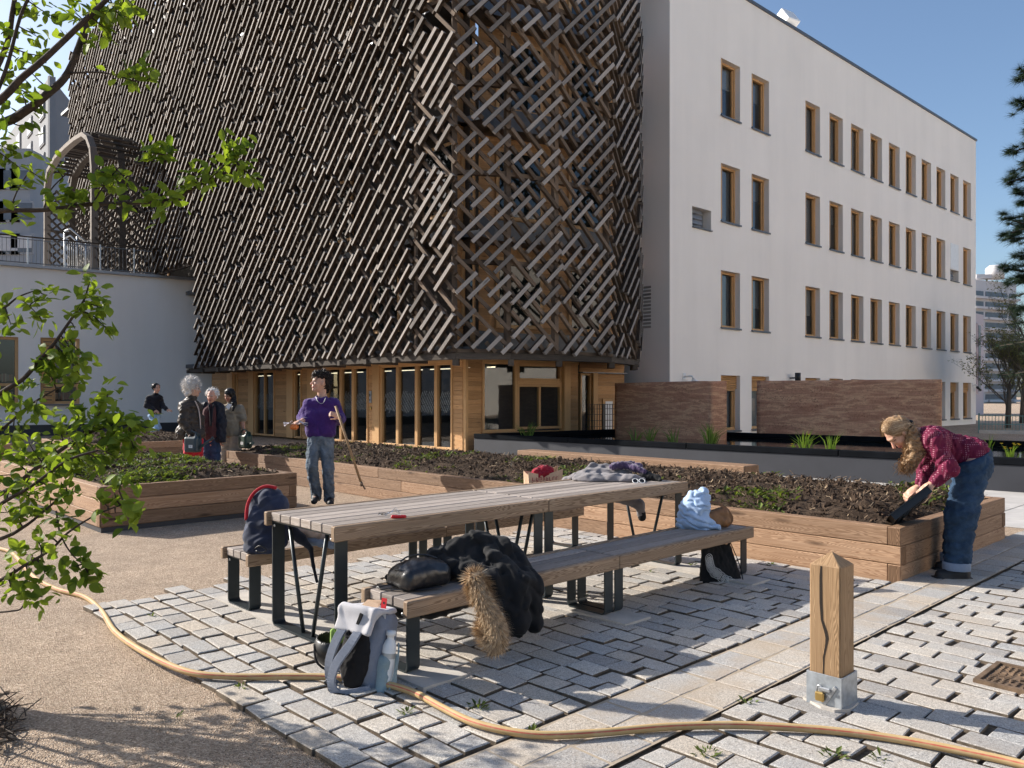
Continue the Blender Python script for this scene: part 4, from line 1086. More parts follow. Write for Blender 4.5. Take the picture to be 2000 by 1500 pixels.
b = MB(); b.box(NA + ND * NL / 2 - NN * .05 + ZD * .2, (NL, .06, .42), ND, NN, ZD); b.build("plinth", M['pondwall'], wing)
b = MB(); b.box(NA + ND * NL / 2 + NN * .0 + ZD * (NH + .05), (NL, .3, .10), ND, NN, ZD); b.build("roof_coping", M['zinc'], wing)
for (t0, t1, z0, z1) in hl:
    f = MB(); Q = lambda t, z, q=.16: NA + ND * t - NN * q + ZD * z
    fw = .1; w = t1 - t0
    for tt in (t0 + fw / 2, t1 - fw / 2): f.box(Q(tt, (z0 + z1) / 2), (fw, .14, z1 - z0), ND, NN, ZD, .008)
    zt = z0 + (z1 - z0) * .28; zu = z0 + (z1 - z0) * .72
    for z in (z0 + fw / 2, z1 - fw / 2, zt): f.box(Q((t0 + t1) / 2, z), (w - 2 * fw, .13, fw), ND, NN, ZD, .008)
    sp = t0 + w * .66; f.box(Q(sp, (z0 + z1) / 2), (.09, .15, z1 - z0), ND, NN, ZD, .008)
    o = f.build("window", M['frame'], wing)
    p = MB(); p.poly([Q(t0, z0, .18), Q(t1, z0, .18), Q(t1, z1, .18), Q(t0, z1, .18)]); p.build("pane", M['glass'], o)
    r = MB(); r.poly([Q(t0, z0, 1.2), Q(t1, z0, 1.2), Q(t1, z1, 1.2), Q(t0, z1, 1.2)]); r.build("room", M['void'], o)
    s_ = MB(); n = 16                                   # slatted shutter panel at the left of the window
    for k in range(n): s_.box(Q(t1 - w * .17, z0 + (k + .5) * (z1 - z0) / n, .06), (w * .3, .05, (z1 - z0) / n * .75), ND, (NN - ZD * .4).normalized(), None)
    s_.build("shutter", M['frame'], o)
    l = MB(); l.box(Q((t0 + t1) / 2, z0 - .03, .0), (w + .1, .35, .05), ND, NN, ZD); l.build("sill", M['zincd'], o)
    bk = MB(); g = random.Random(3)
    for zb in (z0 + .15, z0 + (z1 - z0) * .33):
        x = t0 + .15
        while x < sp - .1:
            ww = g.uniform(.025, .06); bk.box(Q(x, zb + .14, .5), (ww * .9, .18, g.uniform(.2, .3)), ND, NN, ZD); x += ww
    bk.build("book_row", M['books'], o)
# terrace railing
rl = thing("terrace_railing", "grey metal baluster railing along the roof terrace edge", "railing", NA + ND * NL / 2 + ZD * NH)
b = MB(); tr0, tr1 = nt(326), nt(-60); ZT = NH + 1.12
b.box(NA + ND * (tr0 + tr1) / 2 - NN * .1 + ZD * ZT, (tr1 - tr0, .06, .045), ND, NN, ZD); b.build("handrail", M['lattice_in'], rl)
b = MB(); b.box(NA + ND * (tr0 + tr1) / 2 - NN * .1 + ZD * (NH + .18), (tr1 - tr0, .03, .04), ND, NN, ZD); b.box(NA + ND * (tr0 + tr1) / 2 - NN * .1 + ZD * (ZT - .1), (tr1 - tr0, .03, .03), ND, NN, ZD)
x = tr0; k = 0
while x < tr1:
    if k % 9: b.box(NA + ND * x - NN * .1 + ZD * (NH + .6), (.016, .016, .9), ND, NN, ZD)
    x += .13; k += 1
b.build("balusters", M['zincd'], rl)
x = tr0
while x < tr1:
    p = MB(); p.box(NA + ND * x - NN * .1 + ZD * (NH + .55), (.05, .05, 1.1), ND, NN, ZD); p.build("post", M['steel_light'], rl); x += 1.17
st = thing("stair_handrail", "bright steel handrail and gate at the terrace stair under the arch", "handrail", P(155, 500, 31.5)); b = MB()
Y_ = 30.6
for dx, dy in ((0, 0), (0, 14)):
    b.tube([P(126, 452 + dy, Y_), P(137, 446 + dy, Y_), P(167, 472 + dy, Y_), P(184, 463 + dy, Y_ + .4)], .035, 8)
for px, a, c in ((126, 455, 528), (151, 462, 527), (168, 474, 530), (183, 468, 530)): b.tube([P(px, a, Y_), P(px, c, Y_)], .035, 8)
for k in range(14): b.tube([P(128 + k * 4, 470, Y_), P(128 + k * 4, 525, Y_)], .012, 6)
b.build("rails", M['steel_light'], st)

# ------------------------------------------------------------------ arched porch growing out of the lattice above the terrace
PD_ = 1.9; PF = FA0 + TN * PD_                                      # front plane of the arch, parallel to the facade
def onporch(px, py, q=0.0):
    t = onwall(px, PF - TN * q, TD); w = PF - TN * q + TD * t; w.z = EYE + (773 - py) / F * w.y; return w
arch = thing("arched_porch", "pointed timber arch porch clad in dark slats on the roof terrace", "porch", onporch(140, 520))
prof = [(92, 540), (92, 450), (92, 370), (97, 335), (112, 308), (132, 287), (150, 272), (165, 263), (174, 270), (181, 290), (184, 330), (184, 400), (184, 470), (184, 545)]
pp = [onporch(*q) for q in prof]
b = MB()
for i in range(len(pp) - 1):
    d = (pp[i + 1] - pp[i]).normalized(); b.bar(pp[i] - d * .03, pp[i + 1] + d * .03, .17, .24, TN, 0)
b.build("arch_frame", M['archwood'], arch)
b = MB()
for i in range(len(pp) - 1):                           # second, darker arch behind and the struts
    b.bar(pp[i] - TN * 1.0, pp[i + 1] - TN * 1.0, .16, .25, TN)
for i in range(1, len(pp), 2): b.bar(pp[i], pp[i] - TN * (PD_ - .1), .10, .10)
b.build("inner_arch", M['darkwood'], arch)
b = MB(); g = random.Random(4)
for i in range(3, 10):                                  # roof slats run along the porch depth
    a, c = pp[i], pp[i + 1]; nn = max(2, int((c - a).length / .3))
    for k in range(nn):
        p = a.lerp(c, k / nn) + ZD * .16; l0 = g.uniform(-.15, .4); l1 = g.uniform(.9, PD_)
        b.bar(p - TN * l0, p - TN * l1, .09, .10, TN.cross(c - a).normalized())
        if l1 < 1.5: b.bar(p - TN * (l1 + .15), p - TN * PD_, .09, .10, TN.cross(c - a).normalized())
def cross_wall(base, zt, step=.38):
    z = NH - 1.2; W = PD_
    while z < zt:
        for sg in (1, -1):
            qa, qb = (0, W) if sg > 0 else (W, 0)
            za, zb = z, z + W
            if zb > zt: f = (zt - za) / W; qb = qa + (qb - qa) * f; zb = zt
            if za < NH: f = (NH - za) / W; qa = qa + (qb - qa) * f; za = NH
            if zb - za > .15: b.bar(base - TN * qa + ZD * za + TD * (.06 * sg), base - TN * qb + ZD * zb + TD * (.06 * sg), .08, .085, TD)
        z += step
rb_ = pp[-1].copy(); rb_.z = 0; cross_wall(rb_, pp[10].z)
lb_ = pp[0].copy(); lb_.z = 0; cross_wall(lb_, pp[2].z)
b.build("slat_cladding", M['darkwood'], arch)
# ------------------------------------------------------------------ far buildings, fence, trees at the edges
M['slate'] = plain("grey_facade", (.19, .20, .22), .9, 0, .08, .3)
M['slate_l'] = plain("blue_grey_facade", (.30, .325, .36), .9, 0, .08, .3)
M['pale'] = plain("pale_facade", (.62, .61, .62), .9, 0, .06, .2)
M['pink'] = plain("pinkish_facade", (.55, .48, .50), .9, 0, .06, .2)
M['farwin'] = plain("far_window", (.10, .12, .15), .2, 0, .3, .8)
M['blind'] = plain("far_blind", (.50, .51, .53), .7, 0, .05)
M['farwin'].node_tree.nodes['Principled BSDF'].inputs['Roughness'].default_value = .3
def block(name, label, A, B, h, depth, wallm, cols, rows, wsize, z0=1.2, B2=None, cols2=0, blinds=.4, seed=1, bands=False):
    t = thing(name, label, "building", (A + B) / 2); g = random.Random(seed)
    D = (B - A); L = D.length; D /= L; N = Vector((D.y, -D.x, 0)); N = N if N.y < 0 else -N
    b = MB(); b.prism([A, B, B - N * depth, A - N * depth], 0, h); b.build("wall", wallm, t)
    for i in range(cols):
        for j in range(rows):
            f = MB()
            c = A + D * (L * (i + .5) / cols) + ZD * (z0 + (h - z0 - 1) * (j + .45) / rows); w, hh = wsize
            f.box(c + N * .05, (w + .3, .12, hh + .3), D, N, ZD); f.box(c + N * .09, (w, .12, hh), D, N, ZD, 0, None, 1)
            if g.random() < blinds: q = hh * g.uniform(.3, .95); f.box(c + N * .12 + ZD * (hh - q) / 2, (w, .12, q), D, N, ZD, 0, None, 2)
            f.build('window', [wallm, M['farwin'], M['blind']], t)
    return t, D, N, L
a = P(97, 773, 75); c = P(150, 773, 84); a.z = c.z = 0; l = P(-60, 773, 118); l.z = 0
hb = EYE + (773 - 148) / F * 75
block("apartment_block", "tall grey apartment block with white blinds behind the trees on the left", l, a, hb, .5, M['slate'], 9, 11, (2.0, 1.5), 2, seed=5)
b = MB(); D = (c - a).normalized(); b.prism([a, c, c + Vector((-20, 40, 0)), l + Vector((3, 10, 0)), a + Vector((-.3, .2, 0))], 0, hb + .05)
gb = bpy.data.objects["apartment_block"]; b.build("gable_wall", M['slate'], gb)
a2 = P(-80, 773, 62); c2 = P(58, 773, 62); a2.z = c2.z = 0
block("apartment_block", "lower blue-grey apartment block with rows of small windows at the far left", a2, c2, EYE + (773 - 290) / F * 62, 8, M['slate_l'], 5, 7, (1.6, 1.3), 2, seed=8)
# right side: far high-rise, pinkish house, hedge, fence
a = P(1895, 773, 150); c = P(1985, 773, 156); a.z = c.z = 0; hh = EYE + (773 - 545) / F * 150
t = thing("high_rise", "distant white high-rise with balcony bands beyond the bare trees", "building", (a + c) / 2)
D = (c - a).normalized(); N = Vector((D.y, -D.x, 0)); L = (c - a).length; n = 12
b = MB(); b.prism([a, c, c + Vector((8, 14, 0)), a + Vector((2, 16, 0))], 0, hh); b.build("wall", M['pale'], t)
b = MB(); w = MB(); r = MB()
for j in range(n):
    z = hh - 2.6 - j * 1.95
    for q0, q1 in ((.02, .27), (.32, .78), (.84, .99)):
        w.box(a + D * L * (q0 + q1) / 2 + N * .06 + ZD * z, (L * (q1 - q0), .1, 1.0), D, N, ZD); b.box(a + D * L * (q0 + q1) / 2 + N * .5 + ZD * (z - .75), (L * (q1 - q0), .9, .42), D, N, ZD)
        r.box(a + D * L * (q0 + q1) / 2 + N * .1 + ZD * (z - .5), (L * (q1 - q0), .12, .25), D, N, ZD)
b.build("balcony_band", M['pale'], t); w.build("window_band", M['farwin'], t); r.build("railing_band", M['zinc'], t)
b = MB(); q = P(1943, 535, 153); b.lathe([(0, -1), (1.6, -1), (1.6, 1.0), (1.0, 1.6), (0, 1.7)], q, 14); b.box(q + Vector((-2.6, 0, -.6)), (3, 2, .8)); b.build("roof_plant", M['pale'], t)
a = P(1898, 773, 60); c = P(1921, 773, 62); a.z = c.z = 0
block("pink_house", "narrow pinkish house end behind the white building", a, c, EYE + (773 - 610) / F * 60, 10, M['pink'], 1, 4, (.5, 1.5), 2.0, blinds=0)
M['fence_g'] = plain("green_mesh", (.14, .26, .24), .6, .2, .1)
fa = P(1912, 773, 31); fb = P(2160, 773, 29); fa.z = fb.z = 0; t = thing("mesh_fence", "greenish metal mesh fence below the bare trees on the right", "fence", (fa + fb) / 2)
D = (fb - fa).normalized(); L = (fb - fa).length; N = Vector((D.y, -D.x, 0)); b = MB(); z0, z1 = .0, EYE + (773 - 810) / F * 31
k = 0
while k * .11 < L: b.box(fa + D * k * .11 + ZD * (z1 / 2), (.018, .018, z1), D, N, ZD); k += 1
for z in (.12, z1 * .5, z1 - .03): b.box(fa + D * L / 2 + N * .02 + ZD * z, (L, .02, .03), D, N, ZD)
b.build("mesh", M['fence_g'], t); b = MB()
for k in range(int(L / 1.6) + 1): b.box(fa + D * k * 1.6 + ZD * (z1 / 2 + .03), (.06, .06, z1 + .06), D, N, ZD)
b.build("posts", M['fence_g'], t)
b = MB(); b.box((fa + fb) / 2 + N * .1 + ZD * .06, (L, .25, .14), D, N, ZD); b.build("kerb", M['concrete'], t)
def branching(b, lf, p, d, L, rad, g, depth, leafn=0, up=.05, droop=0, spread=.6):
    pts = [p]; q = p.copy(); dd = d.copy(); n = 4
    for k in range(n):
        dd = (dd + Vector((g.uniform(-1, 1), g.uniform(-1, 1), g.uniform(-.6, 1) + up)) * .14).normalized(); q = q + dd * L / n; pts.append(q.copy())
    b.tube(pts, [rad * (1 - .5 * i / n) for i in range(n + 1)], 5 if depth > 2 else 3, False)
    if lf is not None and depth <= 2:
        for k in range(leafn):
            o = pts[g.randint(1, n)] + Vector((g.uniform(-1, 1), g.uniform(-1, 1), g.uniform(-1, 1))) * .12; s_ = g.uniform(.025, .06)
            a = Vector((g.uniform(-1, 1), g.uniform(-1, 1), g.uniform(-1, 1))).normalized(); c = a.orthogonal().normalized()
            lf.poly([o - a * s_, o + c * s_ * .6, o + a * s_, o - c * s_ * .6])
    if depth == 0: return
    for k in range(g.randint(3, 4) if depth > 1 else 4):
        i = g.randint(1, n); nd = (dd + Vector((g.uniform(-1, 1), g.uniform(-1, 1), g.uniform(-.5, 1))) * spread).normalized()
        branching(b, lf, pts[i], nd, L * g.uniform(.55, .8), rad * .5, g, depth - 1, leafn, up, droop, spread)
def bare_tree(label, px, Y, h, seed, leafn):
    g = random.Random(seed); base = P(px, 773, Y); base.z = 0; t = thing("bare_tree", label, "tree", base, 0, "trees behind the mesh fence")
    tr = MB(); lf = MB(); tr.tube([base, base + Vector((.05, 0, h * .22)), base + Vector((.1, .05, h * .4))], [.13, .11, .08], 8)
    br = MB()
    for k in range(7):
        o = base + Vector((.05, .02, h * (.14 + .05 * k))); a = g.uniform(0, 6.28); branching(br, lf, o, Vector((math.cos(a) * .6, math.sin(a) * .6, .8)).normalized(), h * .27, .04, g, 4, leafn, .2)
    tr.build("trunk", M['twig'], t); br.build("branches", M['twig'], t); lf.build("leaf_buds", M['budleaf'], t)
bare_tree("twiggy budding tree nearest the white building corner", 1968, 36, 5.0, 3, 3)
bare_tree("taller twiggy budding tree at the right picture edge", 2030, 35, 6.6, 4, 3)
bare_tree("dark twiggy tree low behind the mesh fence", 1996, 42, 5.6, 6, 3)
# pine reaching in from the right
g = random.Random(12); base = P(2075, 773, 13.0); base.z = 0
t = thing("pine_tree", "dark pine with drooping needle branches at the right edge", "tree", base); tr = MB(); nd = MB(); br = MB()
tr.tube([base, base + ZD * 4, base + ZD * 8.5], [.16, .12, .05], 10)
tips = [(1990, 155), (1985, 215), (1998, 140), (1972, 300), (1988, 330), (1965, 358), (1990, 378), (1962, 425), (1975, 455), (1992, 440), (1965, 466), (1958, 525), (1975, 553), (1992, 545), (1990, 500), (1992, 610), (1985, 200), (2002, 260), (2004, 400)]
for (px, py) in tips:
    e = P(px, py, 13 + g.uniform(-.5, .5)); o = base + ZD * (e.z - .1 + g.uniform(-.1, .3)); m = o.lerp(e, .55) + ZD * g.uniform(-.02, .12)
    pts = smooth_path([o, m, e], 5); br.tube(pts, [.03 - .022 * i / (len(pts) - 1) for i in range(len(pts))], 5, False)
    for i in range(len(pts) // 2, len(pts)):
        for rep in range(2):
            c = pts[i] + Vector((g.uniform(-.08, .08), g.uniform(-.12, .12), g.uniform(-.06, .08)))
            for k in range(90):
                d = (Vector((g.gauss(0, 1), g.gauss(0, 1), g.gauss(0, .8) + .25)) + (e - o).normalized() * .5).normalized() * g.uniform(.08, .19); s_ = d.orthogonal().normalized() * .005
                nd.poly([c - s_, c + s_, c + d])
for k in range(64):                                     # the rest of the crown, beyond the picture edge
    z = 1.7 + k * .105; a = k * 2.4 + g.uniform(-.3, .3); rr = (1.45 - .0165 * k) * g.uniform(.75, 1.1); e = base + Vector((math.cos(a) * rr, math.sin(a) * rr, z - .1))
    if math.cos(a) < -.25: e = base + Vector((math.cos(a) * rr * .5, math.sin(a) * rr, z))
    br.tube([base + ZD * (z + .1), e], [.03, .008], 5, False)
    for j in range(6):
        c = (base + ZD * (z + .1)).lerp(e, .4 + j * .12)
        for q in range(40):
            d = Vector((g.gauss(0, 1), g.gauss(0, 1), g.gauss(0, .8))).normalized() * g.uniform(.07, .18); s_ = d.orthogonal().normalized() * .005; nd.poly([c - s_, c + s_, c + d])
tr.build("trunk", M['bark'], t); br.build("branches", M['bark'], t); nd.build("needles", M['needle'], t)
# black mesh fence beside the shorter earth wall
fa = P(1146, 773, 22.4); fb = P(1202, 773, 23.0); fa.z = fb.z = 0; t = thing("black_fence", "black mesh fence panel between the timber building and earth wall", "fence", (fa + fb) / 2)
D = (fb - fa).normalized(); L = (fb - fa).length; N = Vector((D.y, -D.x, 0)); z1 = EYE + (773 - 789) / F * 22.6; b = MB(); k = 0
while k * .095 < L: b.box(fa + D * k * .095 + ZD * (z1 / 2), (.014, .014, z1), D, N, ZD); k += 1
for z in (.45, .58, .75, .92, 1.08, z1 - .02): b.box(fa + D * L / 2 + N * .012 + ZD * z, (L, .012, .014), D, N, ZD)
b.build("mesh", M['black'], t); b = MB(); b.box(fa + D * L * .58 + ZD * (z1 / 2), (.09, .05, z1), D, N, ZD); b.build("post", M['black'], t)

# the sunlit building across the yard, out of frame on the right; the windows and pond mirror it and it brightens the white wall
M['warmwall'] = plain("warm_white_facade", (.80, .74, .66), .9, 0, .05, .2)
oc = Vector((36.5, 6.0, 0)); od = Vector((.7395, .673, 0))
block("facing_building", "pale sunlit building across the yard mirrored in the windows", oc - od * 19, oc + od * 22, 14.5, -10, M['warmwall'], 12, 4, (1.3, 1.9), 1.0, blinds=.3, seed=4)
# ------------------------------------------------------------------ picnic table and benches
def flatband(b, pts, u0, u1, th, frame=U, r=.5):
    """flat steel bent along the (v,z) points, wide in u"""
    n = len(pts); off = []
    for i in range(n):
        p0, p1 = Vector(pts[max(i - 1, 0)]), Vector(pts[min(i + 1, n - 1)]); d = (p1 - p0).normalized(); off.append(Vector((-d.y, d.x)) * th)
    for i in range(n - 1):
        a, c = Vector(pts[i]), Vector(pts[i + 1]); a2, c2 = a + off[i], c + off[i + 1]
        b.poly([frame(u0, a.x, a.y), frame(u1, a.x, a.y), frame(u1, c.x, c.y), frame(u0, c.x, c.y)], r)
        b.poly([frame(u0, a2.x, a2.y), frame(u0, c2.x, c2.y), frame(u1, c2.x, c2.y), frame(u1, a2.x, a2.y)], r)
        for uu, s in ((u0, 1), (u1, -1)):
            q = [frame(uu, a.x, a.y), frame(uu, c.x, c.y), frame(uu, c2.x, c2.y), frame(uu, a2.x, a2.y)]; b.poly(q if s > 0 else q[::-1], r)
def arc(v, z, rad, a0, a1, n=5):
    return [(v + rad * math.cos(R(a0 + (a1 - a0) * k / n)), z + rad * math.sin(R(a0 + (a1 - a0) * k / n))) for k in range(n + 1)]
def leg_frame(parent, u, v0, v1, zt, w=.08, rods=False, zb=.036):
    b = MB(); rr = .035; a, c = v0 + .012, v1 - .012
    pts = [(a, zt - .001)] + arc(a + rr, zb + rr, rr, 180, 270) + arc(c - rr, zb + rr, rr, 270, 360) + [(c, zt - .001)]
    flatband(b, pts, u, u + w, .010)
    b.box(U(u + w / 2, (v0 + v1) / 2, zt - .005), (w, v1 - v0 - .05, .010), UD, VD)
    o = b.build("leg_frame", M['steel'], parent)
    if rods:
        q = MB(); m = (v0 + v1) / 2
        for s in (-1, 1):
            q.tube([U(u + w / 2, m + s * .22, zt - .01), U(u + w / 2, m + s * .055, zb + .012)], .0125, 10)
        q.build("brace_rod", M['steel'], o)
    k = MB()
    for vv in (v0 + .05, v1 - .05): k.lathe([(0, 0), (.009, 0), (.008, .005), (0, .006)], U(u - .0005, vv, zt - .03), 8, None, 0, VD, ZD, -UD)
    k.build("bolt", M['steel_light'], o)
def table_like(name, label, cat, u0, u1, v0, v1, zt, npl, ap, rods, group=None):
    t = thing(name, label, cat, U((u0 + u1) / 2, (v0 + v1) / 2), UA, group)
    um = (u0 + u1) / 2; top = MB(); aw = .042; th = .05
    for (a, c) in ((u0, um - .002), (um + .002, u1)):
        w = (v1 - v0 - 2 * aw - .02) / npl
        for k in range(npl):
            vc = v0 + aw + .01 + w * (k + .5)
            top.box(U((a + c) / 2, vc, zt - th / 2 - rng.uniform(0, .002)), (c - a - (.02 if True else 0), w - .009, th), UD, VD, ZD, .004)
    top.build("tabletop" if cat == "table" else "seat", M['bench'], t)
    for vv in (v0 + aw / 2, v1 - aw / 2):
        s_ = MB()
        for (a, c) in ((u0 - .012, um - .0015), (um + .0015, u1 + .012)):
            s_.box(U((a + c) / 2, vv, zt - ap / 2 + .001), (c - a, aw, ap), UD, VD, ZD, .006)
        s_.build("side_board", M['apron'], t)
    for u in (u0 + .02, um - .092, um + .012, u1 - .10): leg_frame(t, u, v0 + .035, v1 - .035, zt - th, .08, rods)
    return t
table_like("picnic_table", "long grey plank picnic table on black steel legs", "table", 2.316, 5.66, 3.82, 4.65, .733, 6, .085, True)
table_like("bench", "grey plank bench nearer the camera carrying the black coat and handbag", "bench", 2.395, 5.735, 3.26, 3.685, .415, 3, .085, False, "benches at the picnic table")
table_like("bench", "grey plank bench behind the picnic table with the navy coat on it", "bench", 2.35, 5.62, 4.935, 5.36, .415, 3, .08, False, "benches at the picnic table")
# ------------------------------------------------------------------ bollard
bu, bv = 3.64, 1.668; bt = thing("bollard", "square wooden bollard with pointed top in a padlocked metal sleeve", "bollard", U(bu, bv), UA)
b = MB(); hw = .073; z1, z2 = .668, .715; n = 16
prf = [-hw, hw]
def sq(z, h, c=.006): return [U(bu + x, bv + y, z) for x, y in ((-h, -h + c), (-h, h - c), (-h + c, h), (h - c, h), (h, h - c), (h, -h + c), (h - c, -h), (-h + c, -h))]
rings = [sq(.1, hw), sq(z1, hw), sq(z1 + .005, hw - .004)]
for i in range(2):
    for k in range(8):
        k2 = (k + 1) % 8; p = [rings[i][k], rings[i][k2], rings[i + 1][k2], rings[i + 1][k]]
        L = .01 if k % 2 else .14
        b.poly(p[::-1], .35, 0, [(p_[2] * 1.0, (0 if q in (0, 3) else L) + k * .31) for q, p_ in enumerate(p)][::-1])
apx = U(bu, bv, z2 + .012)
for k in range(8): p = [rings[2][k], apx, rings[2][(k + 1) % 8]]; b.poly(p, .5, 0, [(0, k * .2), (.09, k * .2 + .05), (0, k * .2 + .1)])
b.build("post", M['post'], bt)
def on_face(s, z, q): return U(bu - hw - q, bv + s, z)      # the face turned to the left
b = MB(); cr = [(.016, .70, .004), (.018, .62, .006), (.017, .5, .007), (.012, .42, .006), (-.006, .37, .008), (-.012, .34, .007), (-.006, .30, .005), (.004, .25, .004), (.006, .17, .002)]
for i in range(len(cr) - 1):
    (s0, za, wa), (s1, zb, wb) = cr[i], cr[i + 1]
    za, zb = min(za, .666), min(zb, .666)
    b.poly([on_face(s0 + wa, za, .0012), on_face(s0 - wa, za, .0012), on_face(s1 - wb, zb, .0012), on_face(s1 + wb, zb, .0012)])
b.poly([on_face(.012, .667, .001), on_face(.024, .667, .001), U(bu - .012, bv + .006, .7155), U(bu - .012, bv + .002, .7155)])
b.build("crack", M['crack'] if 'crack' in M else M['void'], bt)
b = MB(); ht = .175; hw2 = .083
for s, d in ((1, VD), (-1, VD), (1, UD), (-1, UD)):
    o_ = UD if d is VD else VD
    b.box(U(bu, bv, ht / 2) + o_ * s * (hw2 - .003), (2 * hw2 - (.013 if d is UD else 0), .006, ht), d, o_, ZD, .001)
o = b.build("metal_sleeve", M['galva'], bt)
b = MB(); b.box(on_face(-.012, .112, .022), (.016, .05, .018), UD, VD, ZD, .003); b.box(on_face(-.03, .085, .013), (.008, .016, .11), UD, (VD + ZD * .6).normalized(), None, .002); b.build("hasp", M['steel_light'], o)
b = MB(); c = on_face(.012, .075, .024); b.box(c, (.018, .042, .042), UD, VD, ZD, .005); o2 = b.build("padlock", M['brass'], o)
b = MB(); b.tube([c + VD * .013 + ZD * .02] + [c + VD * (.013 * math.cos(R(a))) + ZD * (.038 + .013 * math.sin(R(a))) for a in range(0, 181, 30)] + [c - VD * .013 + ZD * .02], .0035, 6); b.build("shackle", M['steel_light'], o2)
b = MB(); b.prism([U(bu + .1 * math.cos(k * .524) * (1.15 + .15 * math.sin(k * 2.1)), bv + .1 * math.sin(k * .524) * (1.15 + .12 * math.cos(k * 1.7))) for k in range(12)], 0, .038); tag(b.build("bollard_footing", M['concrete']), "concrete patch round the bollard foot", None, None, "structure")
# ------------------------------------------------------------------ hose
hp = [(-60, 1050), (-10, 1072), (25, 1085), (65, 1130), (110, 1155), (165, 1171), (198, 1198), (226, 1246), (285, 1293), (365, 1330), (450, 1340), (560, 1340), (640, 1341), (700, 1347), (760, 1357), (812, 1374), (862, 1402), (922, 1432), (990, 1450), (1050, 1458), (1100, 1458), (1180, 1453), (1300, 1442), (1420, 1438), (1510, 1441), (1620, 1449), (1750, 1466), (1880, 1491), (1975, 1512), (2100, 1545)]
pts = smooth_path([G(x, y) + ZD * (.018 if x < 200 else (.018 + .030 * min(1, (x - 200) / 50))) for x, y in hp], 6)
b = MB(); b.tube(pts, .0165, 14, True, .5); tag(b.build("garden_hose", M['hose'], None, G(640, 1340)), "yellow garden hose with red stripe snaking across the setts and gravel", "hose")
# ------------------------------------------------------------------ manhole cover
M['rust'] = plain("rusty_iron", (.17, .115, .075), .8, .3, .4, 12, .4, 90, .3)
t = thing("manhole_cover", "rusty patterned iron cover sunk in the setts at the right edge", "cover", U(4.6, 1.1), UA); u0, u1, v0, v1 = 4.40, 4.79, .90, 1.30
b = MB()
for uu in (u0 + .012, u1 - .012): b.box(U(uu, (v0 + v1) / 2, .02), (.024, v1 - v0, .05), UD, VD)
for vv in (v0 + .012, v1 - .012): b.box(U((u0 + u1) / 2, vv, .02), (u1 - u0 - .05, .024, .05), UD, VD)
b.build("frame", M['rust'], t); b = MB(); b.box(U((u0 + u1) / 2, (v0 + v1) / 2, .0175), (u1 - u0 - .054, v1 - v0 - .054, .035), UD, VD)
n = 11
for i in range(n):
    for j in range(n):
        a, c = (i + .5) / n * 2 - 1, (j + .5) / n * 2 - 1; rr = math.hypot(a, c); uu, vv = (u0 + u1) / 2 + a * .16, (v0 + v1) / 2 + c * .165
        if .32 < rr < .45 or .8 < rr < .9: continue
        an = math.atan2(c, a); d = UD * math.cos(an) + VD * math.sin(an)
        b.box(U(uu, vv, .038), (.019 + .006 * ((i * j) % 3 == 0), .012, .008), d, ZD.cross(d), ZD, .001)
b.build("lid", M['rust'], t)
# ------------------------------------------------------------------ soft goods helpers
def frame3(n, up=(0, 0, 1)):
    """rows: right, forward(n), up"""
    n = Vector(n).normalized(); u = Vector(up); r = n.cross(u).normalized(); u = r.cross(n); return r, n, u
def soft(name, sdf, h, mat_, parent=None, loc=None, amp=.0, wl=.08, seed=0, post=None, col=None, amp2=0, wl2=.03):
    def pst(D, X, Y, Z):
        if amp: D = D + amp * wob(X, Y, Z, wl, seed)
        if amp2: D = D - abs(amp2) * (crease(X, Y, Z, wl2 * 1.5, seed + 2) - .6)
        return post(D, X, Y, Z) if post else D
    V, Q = sdf.mesh(h, pst)
    return mesh_np(name, V, Q, mat_, parent, col(V) if col else None, True, loc)
M['navy'] = fabric("navy_cloth", (.020, .028, .058), .3, .85, 500, 8, .2, .3)
M['navy_d'] = fabric("dark_navy_cloth", (.010, .012, .02), .3, .85, 500, 8, .2, .3)
M['red'] = fabric("red_lining", (.42, .018, .03), .2)
M['puffer'] = fabric("black_puffer", (.012, .012, .013), .3, .8, 300, 9, .05, .25)
M['fur'] = plain("fur", (.46, .32, .19), .85, 0, .3, 20)
M['leather_b'] = plain("black_leather", (.014, .014, .016), .3, 0, .25, 14, .35, 130, .6)
M['leather_t'] = plain("tan_leather", (.21, .095, .035), .4, 0, .25, 14, .3, 120, .5)
M['scarf'] = fabric("pale_blue_scarf", (.38, .50, .68), .18, .95, 350, 10, .2, .4)
M['grey_j'] = fabric("grey_jacket", (.185, .17, .175), .2, .9, 380, 8, .2, .3)
M['purple_k'] = fabric("purple_knit", (.075, .05, .105), .3, .95, 260, 12, .3, .4)
M['kraft'] = fabric("jute_paper", (.58, .40, .27), .12, .9, 200, 6, 0, .2)
M['redcloth'] = fabric("dark_red_cloth", (.28, .012, .028), .25)
M['bag_g'] = fabric("grey_backpack", (.20, .22, .27), .15, .85, 420, 9, .1, .25)
M['bag_l'] = fabric("pale_flap", (.50, .485, .50), .1, .85, 420, 9, .1, .2)
M['bag_m'] = fabric("black_mesh", (.018, .017, .018), .3, .9, 260, 9, 0, .4)
M['bag_t'] = fabric("teal_pocket", (.26, .34, .37), .15, .8, 420, 9, .1, .2)
M['beige'] = fabric("beige_cloth", (.52, .42, .37), .15)
M['denim_l'] = fabric("folded_denim", (.22, .27, .36), .2)
M['redp'] = plain("red_plastic", (.55, .012, .02), .3)
M['clear'] = glass("clear_plastic", (.9, .92, .94))
M['crack'] = plain("dark_crack", (.018, .011, .007), .95)
bpy.data.objects["crack"].data.materials[0] = M['crack']
